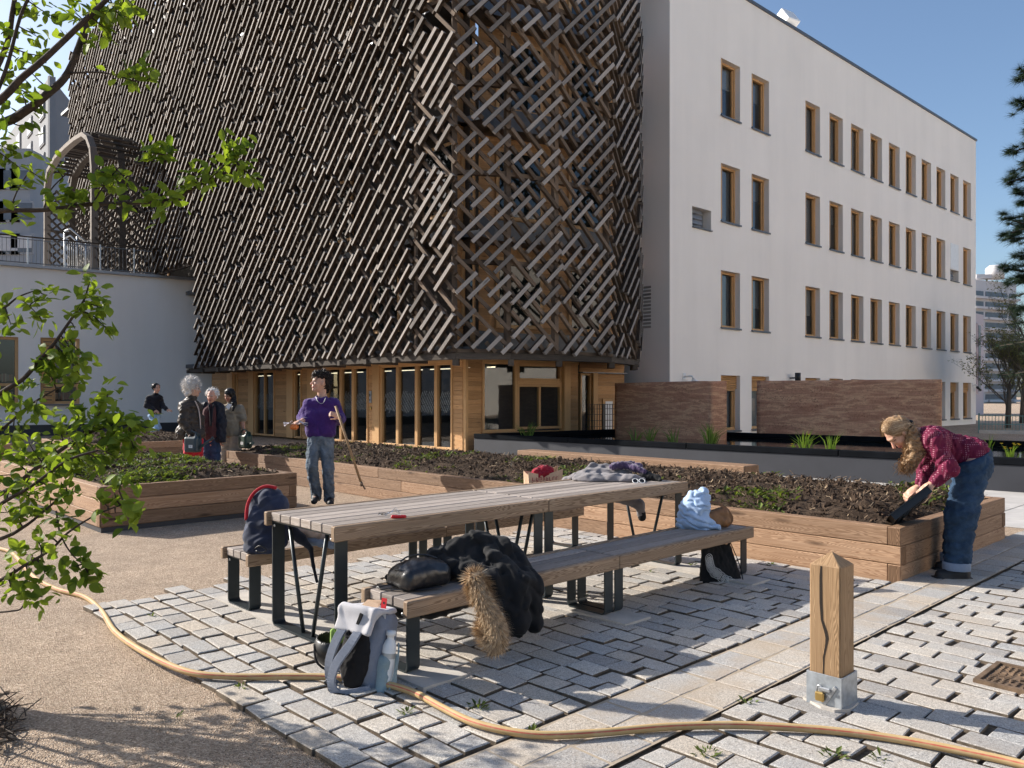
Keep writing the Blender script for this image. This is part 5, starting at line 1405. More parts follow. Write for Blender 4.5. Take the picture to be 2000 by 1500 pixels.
# ------------------------------------------------------------------ grey backpack leaning on the near bench leg
c0 = G(690, 1352); t = thing("backpack", "pale grey backpack with bottle standing on the setts against the near bench", "backpack", c0)
n_ = Vector((-.47, -.86, .17)).normalized(); r_, n_, u_ = frame3(n_, Vector((.10, .15, 1)).normalized())
r_ = -r_ if r_.x < 0 else r_
Mx = [list(r_), list(n_), list(u_)]; B = lambda x, y, z: c0 + r_ * x + n_ * y + u_ * z
q = SDF(); q.rbox(B(0, -.09, .185), (.118, .085, .185), Mx, .05); q.ell(B(0, -.03, .16), (.10, .07, .15), Mx, .03); q.ell(B(0, -.10, .36), (.10, .075, .05), Mx, .05)
soft("bag_body", q, .007, M['bag_g'], t, None, .004, .12, 1)
q = SDF(); q.ell(B(.0, .02, .17), (.088, .035, .16), Mx, .02); soft("back_panel", q, .006, M['bag_m'], t, None, .003, .05, 2)
q = SDF(); q.rbox(B(-.002, -.05, .395), (.112, .095, .014), Mx, .012, .03); q.rbox(B(-.002, .045, .345), (.108, .014, .06), [list(r_), list((n_ + u_ * .35).normalized()), list((u_ - n_ * .35).normalized())], .01, .05)
soft("flap", q, .006, M['bag_l'], t, None, .0015, .1, 4, None, None, .005, .07)
def strap(b, pts, w, th, up):
    pts = smooth_path(pts, 5)
    for i in range(len(pts) - 1):
        d = (pts[i + 1] - pts[i]); b.bar(pts[i] - d * .06, pts[i + 1] + d * .06, w, th, up, .002, .5)
b = MB(); strap(b, [B(-.055, .06, .31), B(-.075, .085, .24), B(-.105, .08, .14), B(-.115, .05, .05), B(-.095, .02, .02)], .048, .014, n_); b.build("shoulder_strap", M['bag_g'], t)
b = MB(); strap(b, [B(.04, .06, .31), B(.025, .10, .24), B(-.02, .125, .15), B(-.045, .12, .06), B(-.02, .10, .005), B(.05, .07, .012), B(.10, .0, .03)], .046, .014, n_); b.build("shoulder_strap", M['bag_g'], t)
b = MB(); strap(b, [B(-.105, .05, .06), B(-.07, .09, .012), B(.0, .10, .006), B(.06, .07, .006)], .024, .008, ZD); b.build('webbing', M['bag_m'], t); b = MB(); b.tube(smooth_path([B(-.012, .062, .30), B(-.02, .085, .278), B(.006, .088, .268), B(.022, .066, .29)], 4), .008, 6); b.box(B(.03, .062, .345), (.02, .008, .085), (r_ + u_ * -.3).normalized(), n_, None, .002); b.build("buckle", M['bag_m'], t)
q = SDF(); q.rbox(B(.135, -.075, .10), (.034, .06, .10), Mx, .03); soft("side_pocket", q, .006, M['bag_t'], t, None, .003, .06, 5)
b = MB(); bo = B(.142, -.06, .05); b.lathe([(0, 0), (.032, 0), (.034, .02), (.034, .13)], bo, 16, None, 0, r_, n_, u_); b.lathe([(.034, .155), (.033, .19), (.022, .215), (.017, .22), (.017, .235), (.024, .238), (.024, .26), (0, .262)], bo, 16, None, 0, r_, n_, u_); o = b.build("bottle", M['white'], t)
b = MB(); b.lathe([(.0345, .13), (.0345, .155)], bo, 16, None, 0, r_, n_, u_); b.build("steel_band", M['steel_light'], o)
b = MB(); k0 = B(.085, -.05, .425); b.box(k0 + u_ * .01, (.032, .002, .05), r_, n_, u_, 0, None, 0); b.box(k0 - u_ * .04 + r_ * .004, (.03, .002, .05), r_, n_, u_, 0, None, 1); b.lathe([(0, 0), (.006, 0)], k0 + n_ * .002 + u_ * .012, 10, None, 2, r_, u_, n_); b.box(k0 - u_ * .03 + n_ * .0015, (.02, .001, .006), r_, n_, u_, 0, None, 0)
b.build("price_tag", [M['redp'], M['white'], M['black']], t)
b = MB(); b.poly([B(-.06, -.05, .40), B(.05, -.06, .405), B(.055, -.07, .445), B(-.03, -.065, .437)]); b.poly([B(-.02, -.03, .41), B(.06, -.04, .41), B(.05, -.05, .43), B(-.01, -.045, .432)]); b.build("brown_wrapper", M['kraft'], t)
b = MB(); strap(b, [B(.165, -.1, .25), B(.185, -.08, .2), B(.19, -.06, .12), B(.185, -.05, .07)], .010, .004, r_); b.box(B(.188, -.05, .055), (.006, .035, .03), r_, n_, u_); b.build("cord_tag", M['bag_t'], t)
# ------------------------------------------------------------------ helmet with green gloves
c0 = G(655, 1303); c0 = c0 + Vector((-.015, .03, 0)); t = thing("helmet", "black bicycle helmet lying upside down beside the pale grey backpack", "helmet", c0)
q = SDF(); q.ell(c0 + ZD * .10, (.105, .125, .105), None, .02); q.ell(c0 + ZD * .14, (.085, .105, .10), None, .01, True)
soft("shell", q, .006, M['black'], t, None, 0, .1, 1, lambda D, X, Y, Z: np.maximum(D, (Z - (c0.z + .155)) + .25 * (X - c0.x)))
b = MB(); b.tube(smooth_path([c0 + Vector((-.09, -.06, .13)), c0 + Vector((-.06, -.13, .06)), c0 + Vector((.02, -.13, .012)), c0 + Vector((.09, -.05, .02))], 5), .006, 6); b.build("chin_strap", M['bag_m'], t)
gl_ = thing("gardening_gloves", "pair of bright green gloves tucked in the upturned helmet", "gloves", c0 + ZD * .14); M['lime'] = fabric("lime_glove", (.33, .48, .12), .15)
q = SDF()
for k, (x, y, z) in enumerate(((-.005, .0, .185), (.035, -.01, .20), (.06, .01, .19), (.02, .04, .18))): q.cap(c0 + Vector((x * .6, y, .13)), c0 + Vector((x, y, z)), .018, .014, .012)
soft("glove_fingers", q, .005, M['lime'], gl_)
# ------------------------------------------------------------------ black leather bag on the near bench
c0 = U(2.635, 3.50, .417); t = thing("leather_bag", "shiny black domed leather bag on the near end of the bench", "bag", c0, UA)
ax = [list(UD), list(VD), [0, 0, 1]]
q = SDF(); q.rbox(c0 + ZD * .055, (.155, .11, .055), ax, .045, .03); q.ell(c0 + ZD * .085 + UD * .01, (.14, .10, .065), ax, .05); soft("bag_body", q, .006, M['leather_b'], t, None, .003, .09, 3)
b = MB()
rim_ = [c0 + UD * (.148 * math.cos(R(a))) + VD * (.108 * math.sin(R(a))) + ZD * (.098 + .012 * math.cos(R(a) * 2)) for a in range(0, 361, 12)]
b.tube(rim_, .0055, 6, False); b.tube(smooth_path([c0 + UD * -.10 + VD * .03 + ZD * .142, c0 + UD * -.03 + VD * .055 + ZD * .156, c0 + UD * .06 + VD * .03 + ZD * .156, c0 + UD * .1 + VD * -.03 + ZD * .14], 5), .005, 6)
strap(b, [c0 + UD * -.13 + VD * .06 + ZD * .02, c0 + UD * -.2 + VD * .10 + ZD * .008, c0 + UD * -.17 + VD * .02 + ZD * .006, c0 + UD * -.08 + VD * -.10 + ZD * .008, c0 + UD * .05 + VD * -.128 + ZD * .012], .02, .005, ZD); b.build("piping", M['leather_b'], t)
# ------------------------------------------------------------------ black puffer coat over the near bench with fur collar
c0 = U(2.86, 3.45, .43); t = thing("puffer_coat", "black quilted coat with fur trimmed hood thrown over the near bench", "coat", c0, UA)
pc = lambda u, v, z: U(u - .36, v, z); q = SDF()
for (a, c, r1, r2) in [((2.98, 3.60, .455), (3.2, 3.58, .52), .04, .08), ((3.2, 3.58, .52), (3.42, 3.52, .60), .08, .07), ((3.2, 3.50, .48), (3.55, 3.42, .54), .07, .09), ((3.42, 3.52, .60), (3.6, 3.45, .54), .07, .07),
                       ((3.25, 3.42, .47), (3.34, 3.28, .43), .07, .07), ((3.42, 3.36, .50), (3.46, 3.20, .40), .085, .08), ((3.46, 3.20, .40), (3.40, 3.15, .20), .075, .075), ((3.58, 3.36, .50), (3.55, 3.19, .38), .07, .065), ((3.55, 3.19, .38), (3.52, 3.14, .19), .065, .06), ((3.36, 3.28, .44), (3.36, 3.21, .30), .06, .055), ((2.92, 3.66, .44), (3.1, 3.68, .44), .03, .05)]:
    q.cap(pc(*a), pc(*c), r1 * .88, r2 * .88, .03)
def quilt(D, X, Y, Z):
    w_ = 1.2 * wob(X, Y, Z, .35, 2); s1 = np.abs(np.sin((X * .8 + Z * .9 - Y * .4) * 26 + w_)); s2 = np.abs(np.sin((X * .6 - Z * .8 + Y * .7) * 22 - w_)); return D - .018 * (np.minimum(s1, s2) ** .5 - .6) + .006 * wob(X, Y, Z, .09, 3)
soft("coat_body", q, .009, M['puffer'], t, None, 0, .1, 0, quilt)
q = SDF()
for (a, c, r1, r2) in [((2.55, 3.62, .33), (3.05, 3.66, .34), .05, .06), ((2.6, 3.6, .28), (3.0, 3.62, .24), .05, .05), ((2.75, 3.55, .25), (3.1, 3.55, .28), .05, .05)]: q.cap(U(*a), U(*c), r1, r2, .05)
soft("hanging_sleeve", q, .010, M['puffer'], t, None, .008, .1, 6)
fp = smooth_path([P(927, 1128, 3.98), P(938, 1160, 3.93), P(958, 1200, 3.9), P(972, 1235, 3.88), P(962, 1252, 3.9), P(948, 1225, 3.93)], 6)
q = SDF(); rad = [.038] * len(fp); q.chain(fp, [.034 + .010 * math.sin(i / len(fp) * 3.1) for i in range(len(fp))], .02); o = soft("fur_collar", q, .008, M['fur'], t, None, .005, .04, 4)
b = MB(); g = random.Random(5)
for i in range(6500):
    k = g.randint(0, len(fp) - 2); p = fp[k].lerp(fp[k + 1], g.random()); tg = (fp[k + 1] - fp[k]).normalized()
    d = Vector((g.gauss(0, 1), g.gauss(0, 1), g.gauss(0, 1))); d = (d - tg * d.dot(tg)).normalized()
    s = p + d * .036; e = s + (d * .8 + tg * g.uniform(.0, 1.0) - ZD * .2).normalized() * g.uniform(.03, .07); w = tg.cross(d) * .0026
    b.poly([s - w, s + w, e], g.random())
def furm():
    f = NT("fur_strands"); r = f.attr("rnd"); f.base(f.ramp(r, [(0, (.16, .10, .055)), (.4, (.42, .29, .17)), (1, (.68, .53, .36))]), .8, 0, .2); return f.m
M['fur_s'] = furm()
for i in range(700):
    e_ = i % 2; p = fp[0] if e_ else fp[-1]; tg = ((fp[0] - fp[1]) if e_ else (fp[-1] - fp[-2])).normalized(); d = (Vector((g.gauss(0, 1), g.gauss(0, 1), g.gauss(0, 1))).normalized() + tg * .8).normalized(); s = p + d * .03; w = d.orthogonal().normalized() * .0026; b.poly([s - w, s + w, s + (d - ZD * .2) * g.uniform(.03, .065)], g.random())
b.build("fur_strands", M['fur_s'], o)
# ------------------------------------------------------------------ scarf and brown handbag on the far end of the near bench
c0 = U(5.42, 3.55, .417); t = thing("handbag", "tan leather handbag with looped strap at the far end of the near bench", "handbag", c0, UA)
q = SDF(); hb_ = lambda a, c, z: c0 + Vector((1, 0, 0)) * a + Vector((0, 1, 0)) * c + ZD * z
q.rbox(hb_(.10, -.05, .075), (.125, .05, .06), [list(Vector((.93, .12, .34)).normalized()), list(Vector((-.13, .99, 0)).normalized()), list(Vector((-.34, -.04, .93)).normalized())], .03); q.cap(hb_(0, -.05, .03), hb_(.2, -.05, .04), .03, .035, .04); soft("bag_body", q, .006, M['leather_t'], t, None, .004, .07, 2)
b = MB(); strap(b, [hb_(.0, -.04, .17), hb_(.09, -.06, .20), hb_(.18, -.07, .165), hb_(.235, -.07, .09), hb_(.22, -.07, .035), hb_(.14, -.07, .012)], .022, .006, (0, -1, .2)); b.build("strap", M['leather_t'], t)
t = thing("scarf", "crumpled pale blue scarf heaped beside the tan handbag", "scarf", c0 - Vector((.1, 0, 0))); q = SDF(); g = random.Random(8)
sp = [hb_(-.11, -.03, .05), hb_(-.08, -.02, .14), hb_(-.03, 0, .22), hb_(.03, .01, .25), hb_(.0, -.05, .16), hb_(-.04, -.07, .08), hb_(.04, -.09, .03), hb_(.12, -.12, .02)]
q.chain(sp, [.07, .072, .06, .042, .06, .065, .04, .022], .05); q.cap(hb_(-.13, -.02, .03), hb_(-.02, -.08, .03), .05, .05, .04); q.cap(hb_(.03, .01, .25), hb_(.055, .0, .20), .025, .02, .03)
soft("scarf_folds", q, .005, M['scarf'], t, None, .004, .10, 7, None, None, -.015, .034)
# ------------------------------------------------------------------ black tote hanging under the far end of that bench
c0 = U(5.36, 3.42, .33); t = thing("tote_bag", "black cloth bag with white printed swirls hanging under the near bench", "tote bag", c0, UA)
a_, b_, c_, d_ = P(1374, 1068, 6.16), P(1372, 1135, 6.16), P(1446, 1143, 6.2), P(1424, 1066, 6.22)
q = SDF(); nn_ = (c_ - b_).cross(a_ - b_).normalized(); 
for s in np.linspace(0, 1, 8):
    q.cap(a_.lerp(d_, s), b_.lerp(c_, s), .014, .024 + .014 * math.sin(s * 3.1), .03)
soft("bag_cloth", q, .007, M['puffer'], t, None, .004, .06, 3); b = MB()
fr_ = nn_ if nn_.y < 0 else -nn_
for i, (s, z, rr) in enumerate(((.12, .30, .030), (.14, .42, .032), (.17, .55, .033), (.26, .68, .034), (.36, .72, .034), (.46, .80, .033), (.56, .86, .030), (.66, .88, .028), (.76, .92, .024), (.85, .94, .02))):
    c = a_.lerp(d_, s).lerp(b_.lerp(c_, s), z) + fr_ * .047; x = (d_ - a_).normalized(); y = (a_ - b_).normalized()
    for r2 in (rr, rr * .62, rr * .3):
        b.tube([c + x * (r2 * math.cos(R(k))) + y * (r2 * 1.15 * math.sin(R(k))) for k in range(0, 361, 24)], .0019, 4, False)
b.build("white_print", M['white'], t); b = MB(); strap(b, [d_ + ZD * .05, d_.lerp(c_, .4) + fr_ * .05 + Vector((.02, 0, 0)), c_ + fr_ * .05 - ZD * -.05], .006, .004, fr_); strap(b, [a_, a_ + ZD * .06], .02, .005, fr_); strap(b, [d_, d_ + ZD * .06], .02, .005, fr_); b.build("cord", M['puffer'], t)
# ------------------------------------------------------------------ navy coat over a rucksack on the bench behind, clothes beside it
Yn = 5.30; t = thing("navy_coat", "navy coat with red lining draped over a rucksack on the rear bench", "coat", P(520, 1075, Yn)); N_ = lambda x, y, d=0: P(x, y, Yn + d); q = SDF()
for (a, c, r1, r2) in [((500, 1052, .05), (505, 985, .08), .08, .06), ((525, 1050, 0), (525, 975, .03), .10, .06), ((550, 1040, .0), (543, 985, .0), .075, .05), ((505, 985, .08), (530, 968, .08), .05, .045), ((530, 968, .08), (548, 985, .05), .045, .05), ((490, 1062, -.02), (500, 1010, 0), .05, .05), ((492, 1068, -.06), (545, 1066, -.05), .03, .035)]: q.cap(N_(*a), N_(*c), r1, r2, .05)
soft("coat_body", q, .007, M['navy'], t, None, .008, .11, 5, None, None, -.012, .10)
b = MB(); b.tube(smooth_path([N_(481, 1016, -.03), N_(484, 985, 0), N_(497, 962, .03), N_(518, 950, .04), N_(540, 953, .04)], 5), [.011, .012, .013, .013, .012, .012, .012, .012, .012, .012, .012, .012, .012, .012, .012, .012, .012, .012, .012, .012, .011][:21], 8); b.build("red_lining", M['red'], t)
q = SDF(); q.cap(N_(560, 1030, .02), N_(588, 1052, -.02), .05, .03, .03); q.cap(N_(588, 1052, -.02), N_(607, 1072, -.08), .03, .016, .03); q.cap(N_(607, 1072, -.08), N_(612, 1105, -.1), .016, .011, .01); q.cap(N_(612, 1105, -.1), N_(619, 1136, -.1), .011, .010, .01); soft("hanging_strap", q, .006, M['navy_d'], t)
b = MB(); b.tube(smooth_path([N_(498, 1071, -.1), N_(508, 1066, -.12), N_(520, 1074, -.13), N_(512, 1079, -.13), N_(500, 1076, -.12)], 4), .004, 6); b.build("headphone_loop", M['black'], t)
t = thing("folded_clothes", "beige and denim clothes piled beside the navy coat on the rear bench", "clothes", P(610, 1065, 5.25)); N2 = lambda x, y, d=0: P(x, y, 5.35 + d)
q = SDF()
for (a, c, r1, r2) in [((575, 1036, 0), (612, 1044, 0), .04, .045), ((612, 1030, .05), (640, 1052, 0), .035, .035), ((600, 1040, 0), (650, 1050, -.02), .03, .025), ((590, 1024, .1), (640, 1040, .1), .03, .03)]: q.cap(N2(*a), N2(*c), r1, r2, .03)
soft("beige_garment", q, .006, M['beige'], t, None, .005, .06, 3, None, None, -.009, .06)
q = SDF(); q.cap(N2(585, 1053, 0), N2(650, 1066, -.1), .028, .022, .02); q.cap(N2(600, 1050, .05), N2(648, 1060, -.02), .03, .02, .02); soft("denim_garment", q, .006, M['denim_l'], t, None, .004, .06, 4)
b = MB(); b.tube(smooth_path([N2(640, 1020, .1), N2(648, 1035, .08), N2(655, 1058, .05)], 4), .02, 8, True, None, 0, True, .5); b.build("white_sleeve", M['white'], t)
# ------------------------------------------------------------------ jute shopping bag on the rear bench behind the table
c0 = U(5.30, 5.15, .417); t = thing("shopping_bag", "jute shopping bag with red lettering standing on the rear bench", "bag", c0, UA); b = MB(); w, dp, h = .15, .09, .34; x = Vector((.96, .28, 0)); y = Vector((-.28, .96, 0))
cb = [(-1, -1), (1, -1), (1, 1), (-1, 1)]; lo_ = [c0 + x * w * a + y * dp * e for a, e in cb]; hi_ = [c0 + x * w * 1.12 * a + y * dp * .8 * e + ZD * (h + .02 * ((i * 7) % 3)) for i, (a, e) in enumerate(cb)]
for i in range(4):
    j = (i + 1) % 4; mid = (hi_[i] + hi_[j]) / 2 - ZD * .045 + (c0 - (lo_[i] + lo_[j]) / 2) * .25; lm = (lo_[i] + lo_[j]) / 2
    b.poly([lo_[i], lm, mid, hi_[i]]); b.poly([lm, lo_[j], hi_[j], mid]); b.poly([hi_[i], mid, lm, lo_[i]]); b.poly([mid, hi_[j], lo_[j], lm])
b.build("bag_panels", M['kraft'], t); q = SDF(); q.cap(c0 + ZD * .30 - x * .05, c0 + ZD * .33 + x * .05, .06, .055, .04); q.cap(c0 + ZD * .33 - x * .06, c0 + ZD * .36, .035, .03, .04); soft("red_cloth", q, .006, M['redcloth'], t, None, .008, .05, 2)
b = MB(); g = random.Random(2); k = -.13
while k < .12:                                           # red lettering around the upper band
    ww = g.uniform(.018, .03); fz = lambda z: c0 - y * (dp * (1 - .2 * z / h) + .012) + x * k + ZD * (z - .02)
    for z0_, z1_ in ((.22, .27), (.28, .31)):
        p = fz(z0_) + x * 0; b.box(fz((z0_ + z1_) / 2), (.005, .002, z1_ - z0_), x, y, ZD); b.box(fz(g.choice((z0_, z1_))) + x * ww * .35, (ww * .7, .002, .005), x, y, ZD)
        if g.random() < .6: b.box(fz((z0_ + z1_) / 2) + x * ww * .6, (.005, .002, (z1_ - z0_) * g.uniform(.5, 1)), x, y, ZD)
    k += ww + .008
b.build("red_lettering", M['redcloth'], t)
# ------------------------------------------------------------------ grey jacket, purple jumper and sunglasses on the far end of the table
t = thing("grey_jacket", "grey jacket spread on the far end of the picnic table with a sleeve hanging", "jacket", U(5.2, 4.3, .735), UA); q = SDF(); TT = lambda x, y, Y: P(x, y, Y)
for (x, y, Y, a, e, h_) in ((1162, 936, 6.78, .19, .13, .048), (1218, 936, 6.74, .15, .11, .042), (1190, 925, 6.95, .20, .08, .06), (1145, 930, 6.9, .09, .12, .05)): q.ell(TT(x, y, Y), (a, e, h_), None, .05)
q.cap(TT(1128, 928, 6.95), TT(1156, 909, 7.0), .022, .016, .03); q.cap(TT(1156, 909, 7.0), TT(1190, 914, 6.98), .016, .03, .03); q.cap(TT(1235, 937, 6.68), TT(1256, 936, 6.68), .03, .02, .04)
q.ell(TT(1158, 918, 6.80), (.075, .10, .034), None, .02, True)
zt_ = .734
soft("jacket_body", q, .007, M['grey_j'], t, None, .007, .09, 4, lambda D, X, Y, Z: np.maximum(D, zt_ - Z), None, -.010, .08)
q = SDF(); s0 = U(5.13, 4.70, .70); q.cap(s0, P(1249, 985, s0.y + .02), .045, .042, .02); q.cap(P(1249, 985, s0.y + .02), P(1252, 1003, s0.y + .02), .042, .038, .02); q.cap(U(5.13, 4.6, .755), s0, .035, .045, .03); soft("hanging_sleeve", q, .007, M['grey_j'], t, None, .004, .06, 5); q = SDF(); q.cap(P(1253, 1003, s0.y + .02), P(1254, 1010, s0.y + .02), .037, .036); soft("cuff", q, .006, M['puffer'], t)
t = thing("purple_jumper", "purple jumper folded on top of the grey jacket", "jumper", P(1230, 915, 6.9)); q = SDF(); q.cap(P(1200, 909, 6.9), P(1250, 911, 6.88), .03, .028, .03); q.cap(P(1195, 913, 6.85), P(1235, 905, 6.95), .025, .02, .03); q.cap(P(1238, 914, 6.85), P(1258, 920, 6.8), .03, .025, .03); soft("jumper_folds", q, .006, M['purple_k'], t, None, .005, .05, 6, None, None, -.007, .05)
t = thing("black_garment", "black garment lying next to the grey jacket at the table end", "clothes", P(1275, 935, 6.75)); q = SDF(); q.cap(P(1255, 931, 6.8), P(1285, 933, 6.75), .035, .025, .03); q.cap(P(1262, 925, 6.9), P(1290, 938, 6.7), .03, .014, .03); soft("cloth_folds", q, .006, M['puffer'], t, None, .004, .06, 6, lambda D, X, Y, Z: np.maximum(D, zt_ - Z))
t = thing("sunglasses", "sunglasses with white rim lying in front of the grey jacket", "sunglasses", P(1248, 940, 6.62)); b = MB(); c = P(1241, 940, 6.6); c.z = .742
for k in (0, .055): b.tube([c + Vector((k + .024 * math.cos(R(a)), .02 * math.sin(R(a)), .006 + .016 * math.sin(R(a)))) for a in range(0, 361, 30)], .0035, 6, False)
b.build("rims", M['white'], t); b = MB()
for k in (0, .055): b.poly([c + Vector((k + .022 * math.cos(R(a)), .018 * math.sin(R(a)), .006 + .0145 * math.sin(R(a)))) for a in range(0, 360, 30)])
b.tube([c + Vector((.08, 0, .006)), c + Vector((.12, .03, .0))], .003, 5); b.build("lenses", M['black'], t)
# ------------------------------------------------------------------ red pocket knife and plastic wrap on the table
t = thing("pocket_knife", "red pocket knife lying on the near end of the picnic table", "knife", G(779, 1008, .735)); c = G(779, 1009, .744); dr = Vector((.99, .14, 0)).normalized(); q = SDF(); q.cap(c - dr * .036, c + dr * .036, .0105, .009); soft("handle", q, .003, M['redp'], t); b = MB(); b.box(c + ZD * .010 - dr * -.002, (.022, .004, .002), dr, ZD.cross(dr), ZD); b.build("emblem", M['white'], t)
t = thing("plastic_wrap", "crumpled clear plastic wrapper beside the red pocket knife", "wrapper", G(760, 1008, .735)); b = MB(); g = random.Random(3); c = G(760, 1008, .736)
b.grid(8, 5, lambda s, q_: c + Vector(((s - .5) * .13, (q_ - .5) * .06, g.uniform(.001, .022) + .03 * math.exp(-((s - .75) * 6) ** 2)))); b.build("film", M['clear'], t)
# ------------------------------------------------------------------ weeds in the joints, twig debris
def tuft(px, py, s=1.0, seed=0):
    g = random.Random(seed); c = G(px, py, .02); b = MB()
    for i in range(int(26 * s)):
        a = g.uniform(0, 6.28); d = Vector((math.cos(a), math.sin(a), 0)); L = g.uniform(.010, .034) * (.6 + .5 * s); w = d.cross(ZD) * L * g.uniform(.12, .28); o = c + d * g.uniform(0, .03) * s ; h = g.uniform(.15, 1.0) * L
        b.poly([o, o + d * L * .5 + w + ZD * h * .7, o + d * L + ZD * h, o + d * L * .5 - w + ZD * h * .7], g.random())
    tag(b.build("weed_tuft", M['grass'], None, c), "small green weed sprouting from a joint between the setts", "weed", "weeds in the paving joints")
for i, (x, y, s) in enumerate(((298, 1204, .6), (641, 1283, .6), (470, 1346, .7), (795, 1392, .9), (935, 1384, 1.3), (1037, 1435, .9), (1459, 1373, 1.0), (1380, 1474, 1.4), (1626, 1478, 1.2), (1722, 1483, 1.1), (1348, 1105, 1.3), (1268, 1120, .7), (1506, 1105, .9), (345, 1400, .5), (1140, 1165, .7), (1895, 1410, .6))): tuft(x, y, s, i)
t = thing("twig_debris", "heap of dry twigs and leaves on the gravel in the lower left corner", "debris", G(25, 1430)); b = MB(); lf = MB(); g = random.Random(9)
for i in range(80):
    c = G(g.gauss(-6, 24), g.gauss(1425, 24), 0) + ZD * g.uniform(.005, .05); d = Vector((g.gauss(0, 1), g.gauss(0, 1), g.gauss(0, .35))).normalized() * g.uniform(.03, .13)
    b.tube([c - d, c + d * .3 + Vector((g.uniform(-.02, .02), 0, .01)), c + d], [.003, .0028, .0015], 4, False)
    if i % 2: e = c + ZD * .01; w = d.orthogonal().normalized() * .015; lf.poly([e - d * .25, e + w, e + d * .25, e - w])
b.build("twigs", M['bark'], t); lf.build("dry_leaves", M['mulch'], t)
# ------------------------------------------------------------------ people
M['skin'] = vcol("skin", .5, .12, .35, 160, .08)
M['hair_b'] = fabric("dark_curly_hair", (.014, .010, .009), .5, .6, 200, 60, .05, .9)
M['hair_k'] = fabric("black_hair", (.010, .009, .009), .4, .4, 260, 60, .05, .6)
M['hair_w'] = fabric("white_hair", (.66, .63, .60), .15, .7, 260, 60, .1, .9)
M['hair_l'] = fabric("light_brown_hair", (.27, .165, .085), .4, .5, 90, 40, .1, .6)
M['purple'] = fabric("purple_sweater", (.050, .018, .135), .18, .9, 500, 7, .2, .25)
def denim(name, c):
    t = NT(name); o = t.ob(); f = t.noise(o, 7, 5, .65); w = t.noise(t.map(o, (1, 1, .25)), 420, 2)
    k = t.ramp(f, [(.3, tuple(x * .6 for x in c)), (.72, tuple(min(.9, x * 1.5) for x in c))]); k = t.mix(1.0, k, t.ramp(w, [(.3, .8), (.7, 1.2)]), 'MULTIPLY')
    t.base(k, .85, 0, .2); t.bump(t.ma('ADD', t.noise(o, 26, 4), t.ma('MULTIPLY', w, .2)), .35, .006); return t.m
M['jeans_g'] = denim("grey_denim", (.115, .14, .17)); M['jeans_b'] = denim("blue_denim", (.026, .052, .095)); M['jeans_l'] = denim("pale_denim", (.28, .40, .55)); M['jeans_d'] = denim("dark_denim", (.03, .05, .10))
M['waxed'] = fabric("waxed_jacket", (.052, .040, .032), .3, .45, 300, 7, .05, .35)
M['navy_c'] = fabric("navy_jacket", (.014, .016, .026), .3, .6, 300, 7, .05, .3)
M['maroon'] = fabric("maroon_sweater", (.075, .028, .030), .2)
M['olive'] = fabric("olive_sweatshirt", (.20, .175, .135), .15)
M['beige_t'] = fabric("beige_trousers", (.43, .345, .265), .12)
M['red_t'] = fabric("red_trousers", (.50, .022, .035), .2)
M['black_c'] = fabric("black_jumper", (.013, .013, .018), .3)
M['shoe'] = plain("dark_shoe", (.016, .015, .016), .6, 0, .3, 20)
def dots():
    t = NT("dotted_shirt"); o = t.ob(); d = t.vor(t.map(o, (1, .35, 1)), 62.0, "Distance", 'F1', .12)
    c = t.ramp(t.noise(o, 8, 4), [(.3, (.09, .006, .026)), (.7, (.18, .014, .052))])
    c = t.mix(t.ramp(d, [(.22, .65), (.32, 0.0)]), c, (.50, .24, .29)); t.base(c, .8, 0, .25); t.bump(t.noise(o, 24, 4), .35, .006); return t.m
M['dots'] = dots()
SK = np.array((.56, .335, .245)); 
def head(q, c, f, up, s=1.0):
    """adds a head; returns the local frame for colouring"""
    f = Vector(f).normalized(); r = f.cross(Vector(up)).normalized(); u = r.cross(f); A = [list(r), list(f), list(u)]
    L = lambda x, y, z: c + (r * x + f * y + u * z) * s
    e = lambda x, y, z, a, b_, d, k=.02, sub=False: q.ell(L(x, y, z), (a * s, b_ * s, d * s), A, k, sub)
    e(0, -.012, .022, .073, .092, .092); e(0, .03, -.045, .055, .058, .072, .03); e(0, .066, -.098, .026, .020, .018, .025); e(0, .072, .024, .046, .018, .012, .02)
    for k in (-1, 1): e(k * .076, -.008, -.012, .011, .020, .031, .008); e(k * .034, .062, -.03, .024, .02, .02, .02); e(k * .030, .094, .006, .017, .010, .008, .006, True)
    q.cap(L(0, .086, .004), L(0, .112, -.032), .008 * s, .0135 * s, .012); e(0, .084, -.066, .023, .012, .009, .008); e(0, .085, -.052, .02, .008, .006, .006)
    return (np.array(c), np.array(A), s)
def skin_col(V, H, tone=SK, lips=(.42, .12, .11), brow=(.05, .035, .03), eyes=True):
    col = np.tile(tone, (len(V), 1)); c, A, s = H; q = (V - c) @ A.T / s
    x, y, z = np.abs(q[:, 0]), q[:, 1], q[:, 2]
    def put(m, cc, w=1.0): col[m] = col[m] * (1 - w) + np.array(cc) * w
    put((y > .06) & (x < .027) & (np.abs(z + .060) < .011), lips, .8)
    put((y > .055) & (np.abs(x - .032) < .02) & (np.abs(z - .027) < .006), brow, .8)
    put((y > .06) & (np.abs(x - .031) < .014) & (np.abs(z - .006) < .0065), (.10, .07, .06), .85)
    put((y > .05) & (np.abs(x - .036) < .022) & (np.abs(z + .035) < .02), tone * np.array((1.08, .82, .78)), .5)
    put((y > .1) & (x < .02), tone * np.array((1.1, .82, .8)), .5)
    return col
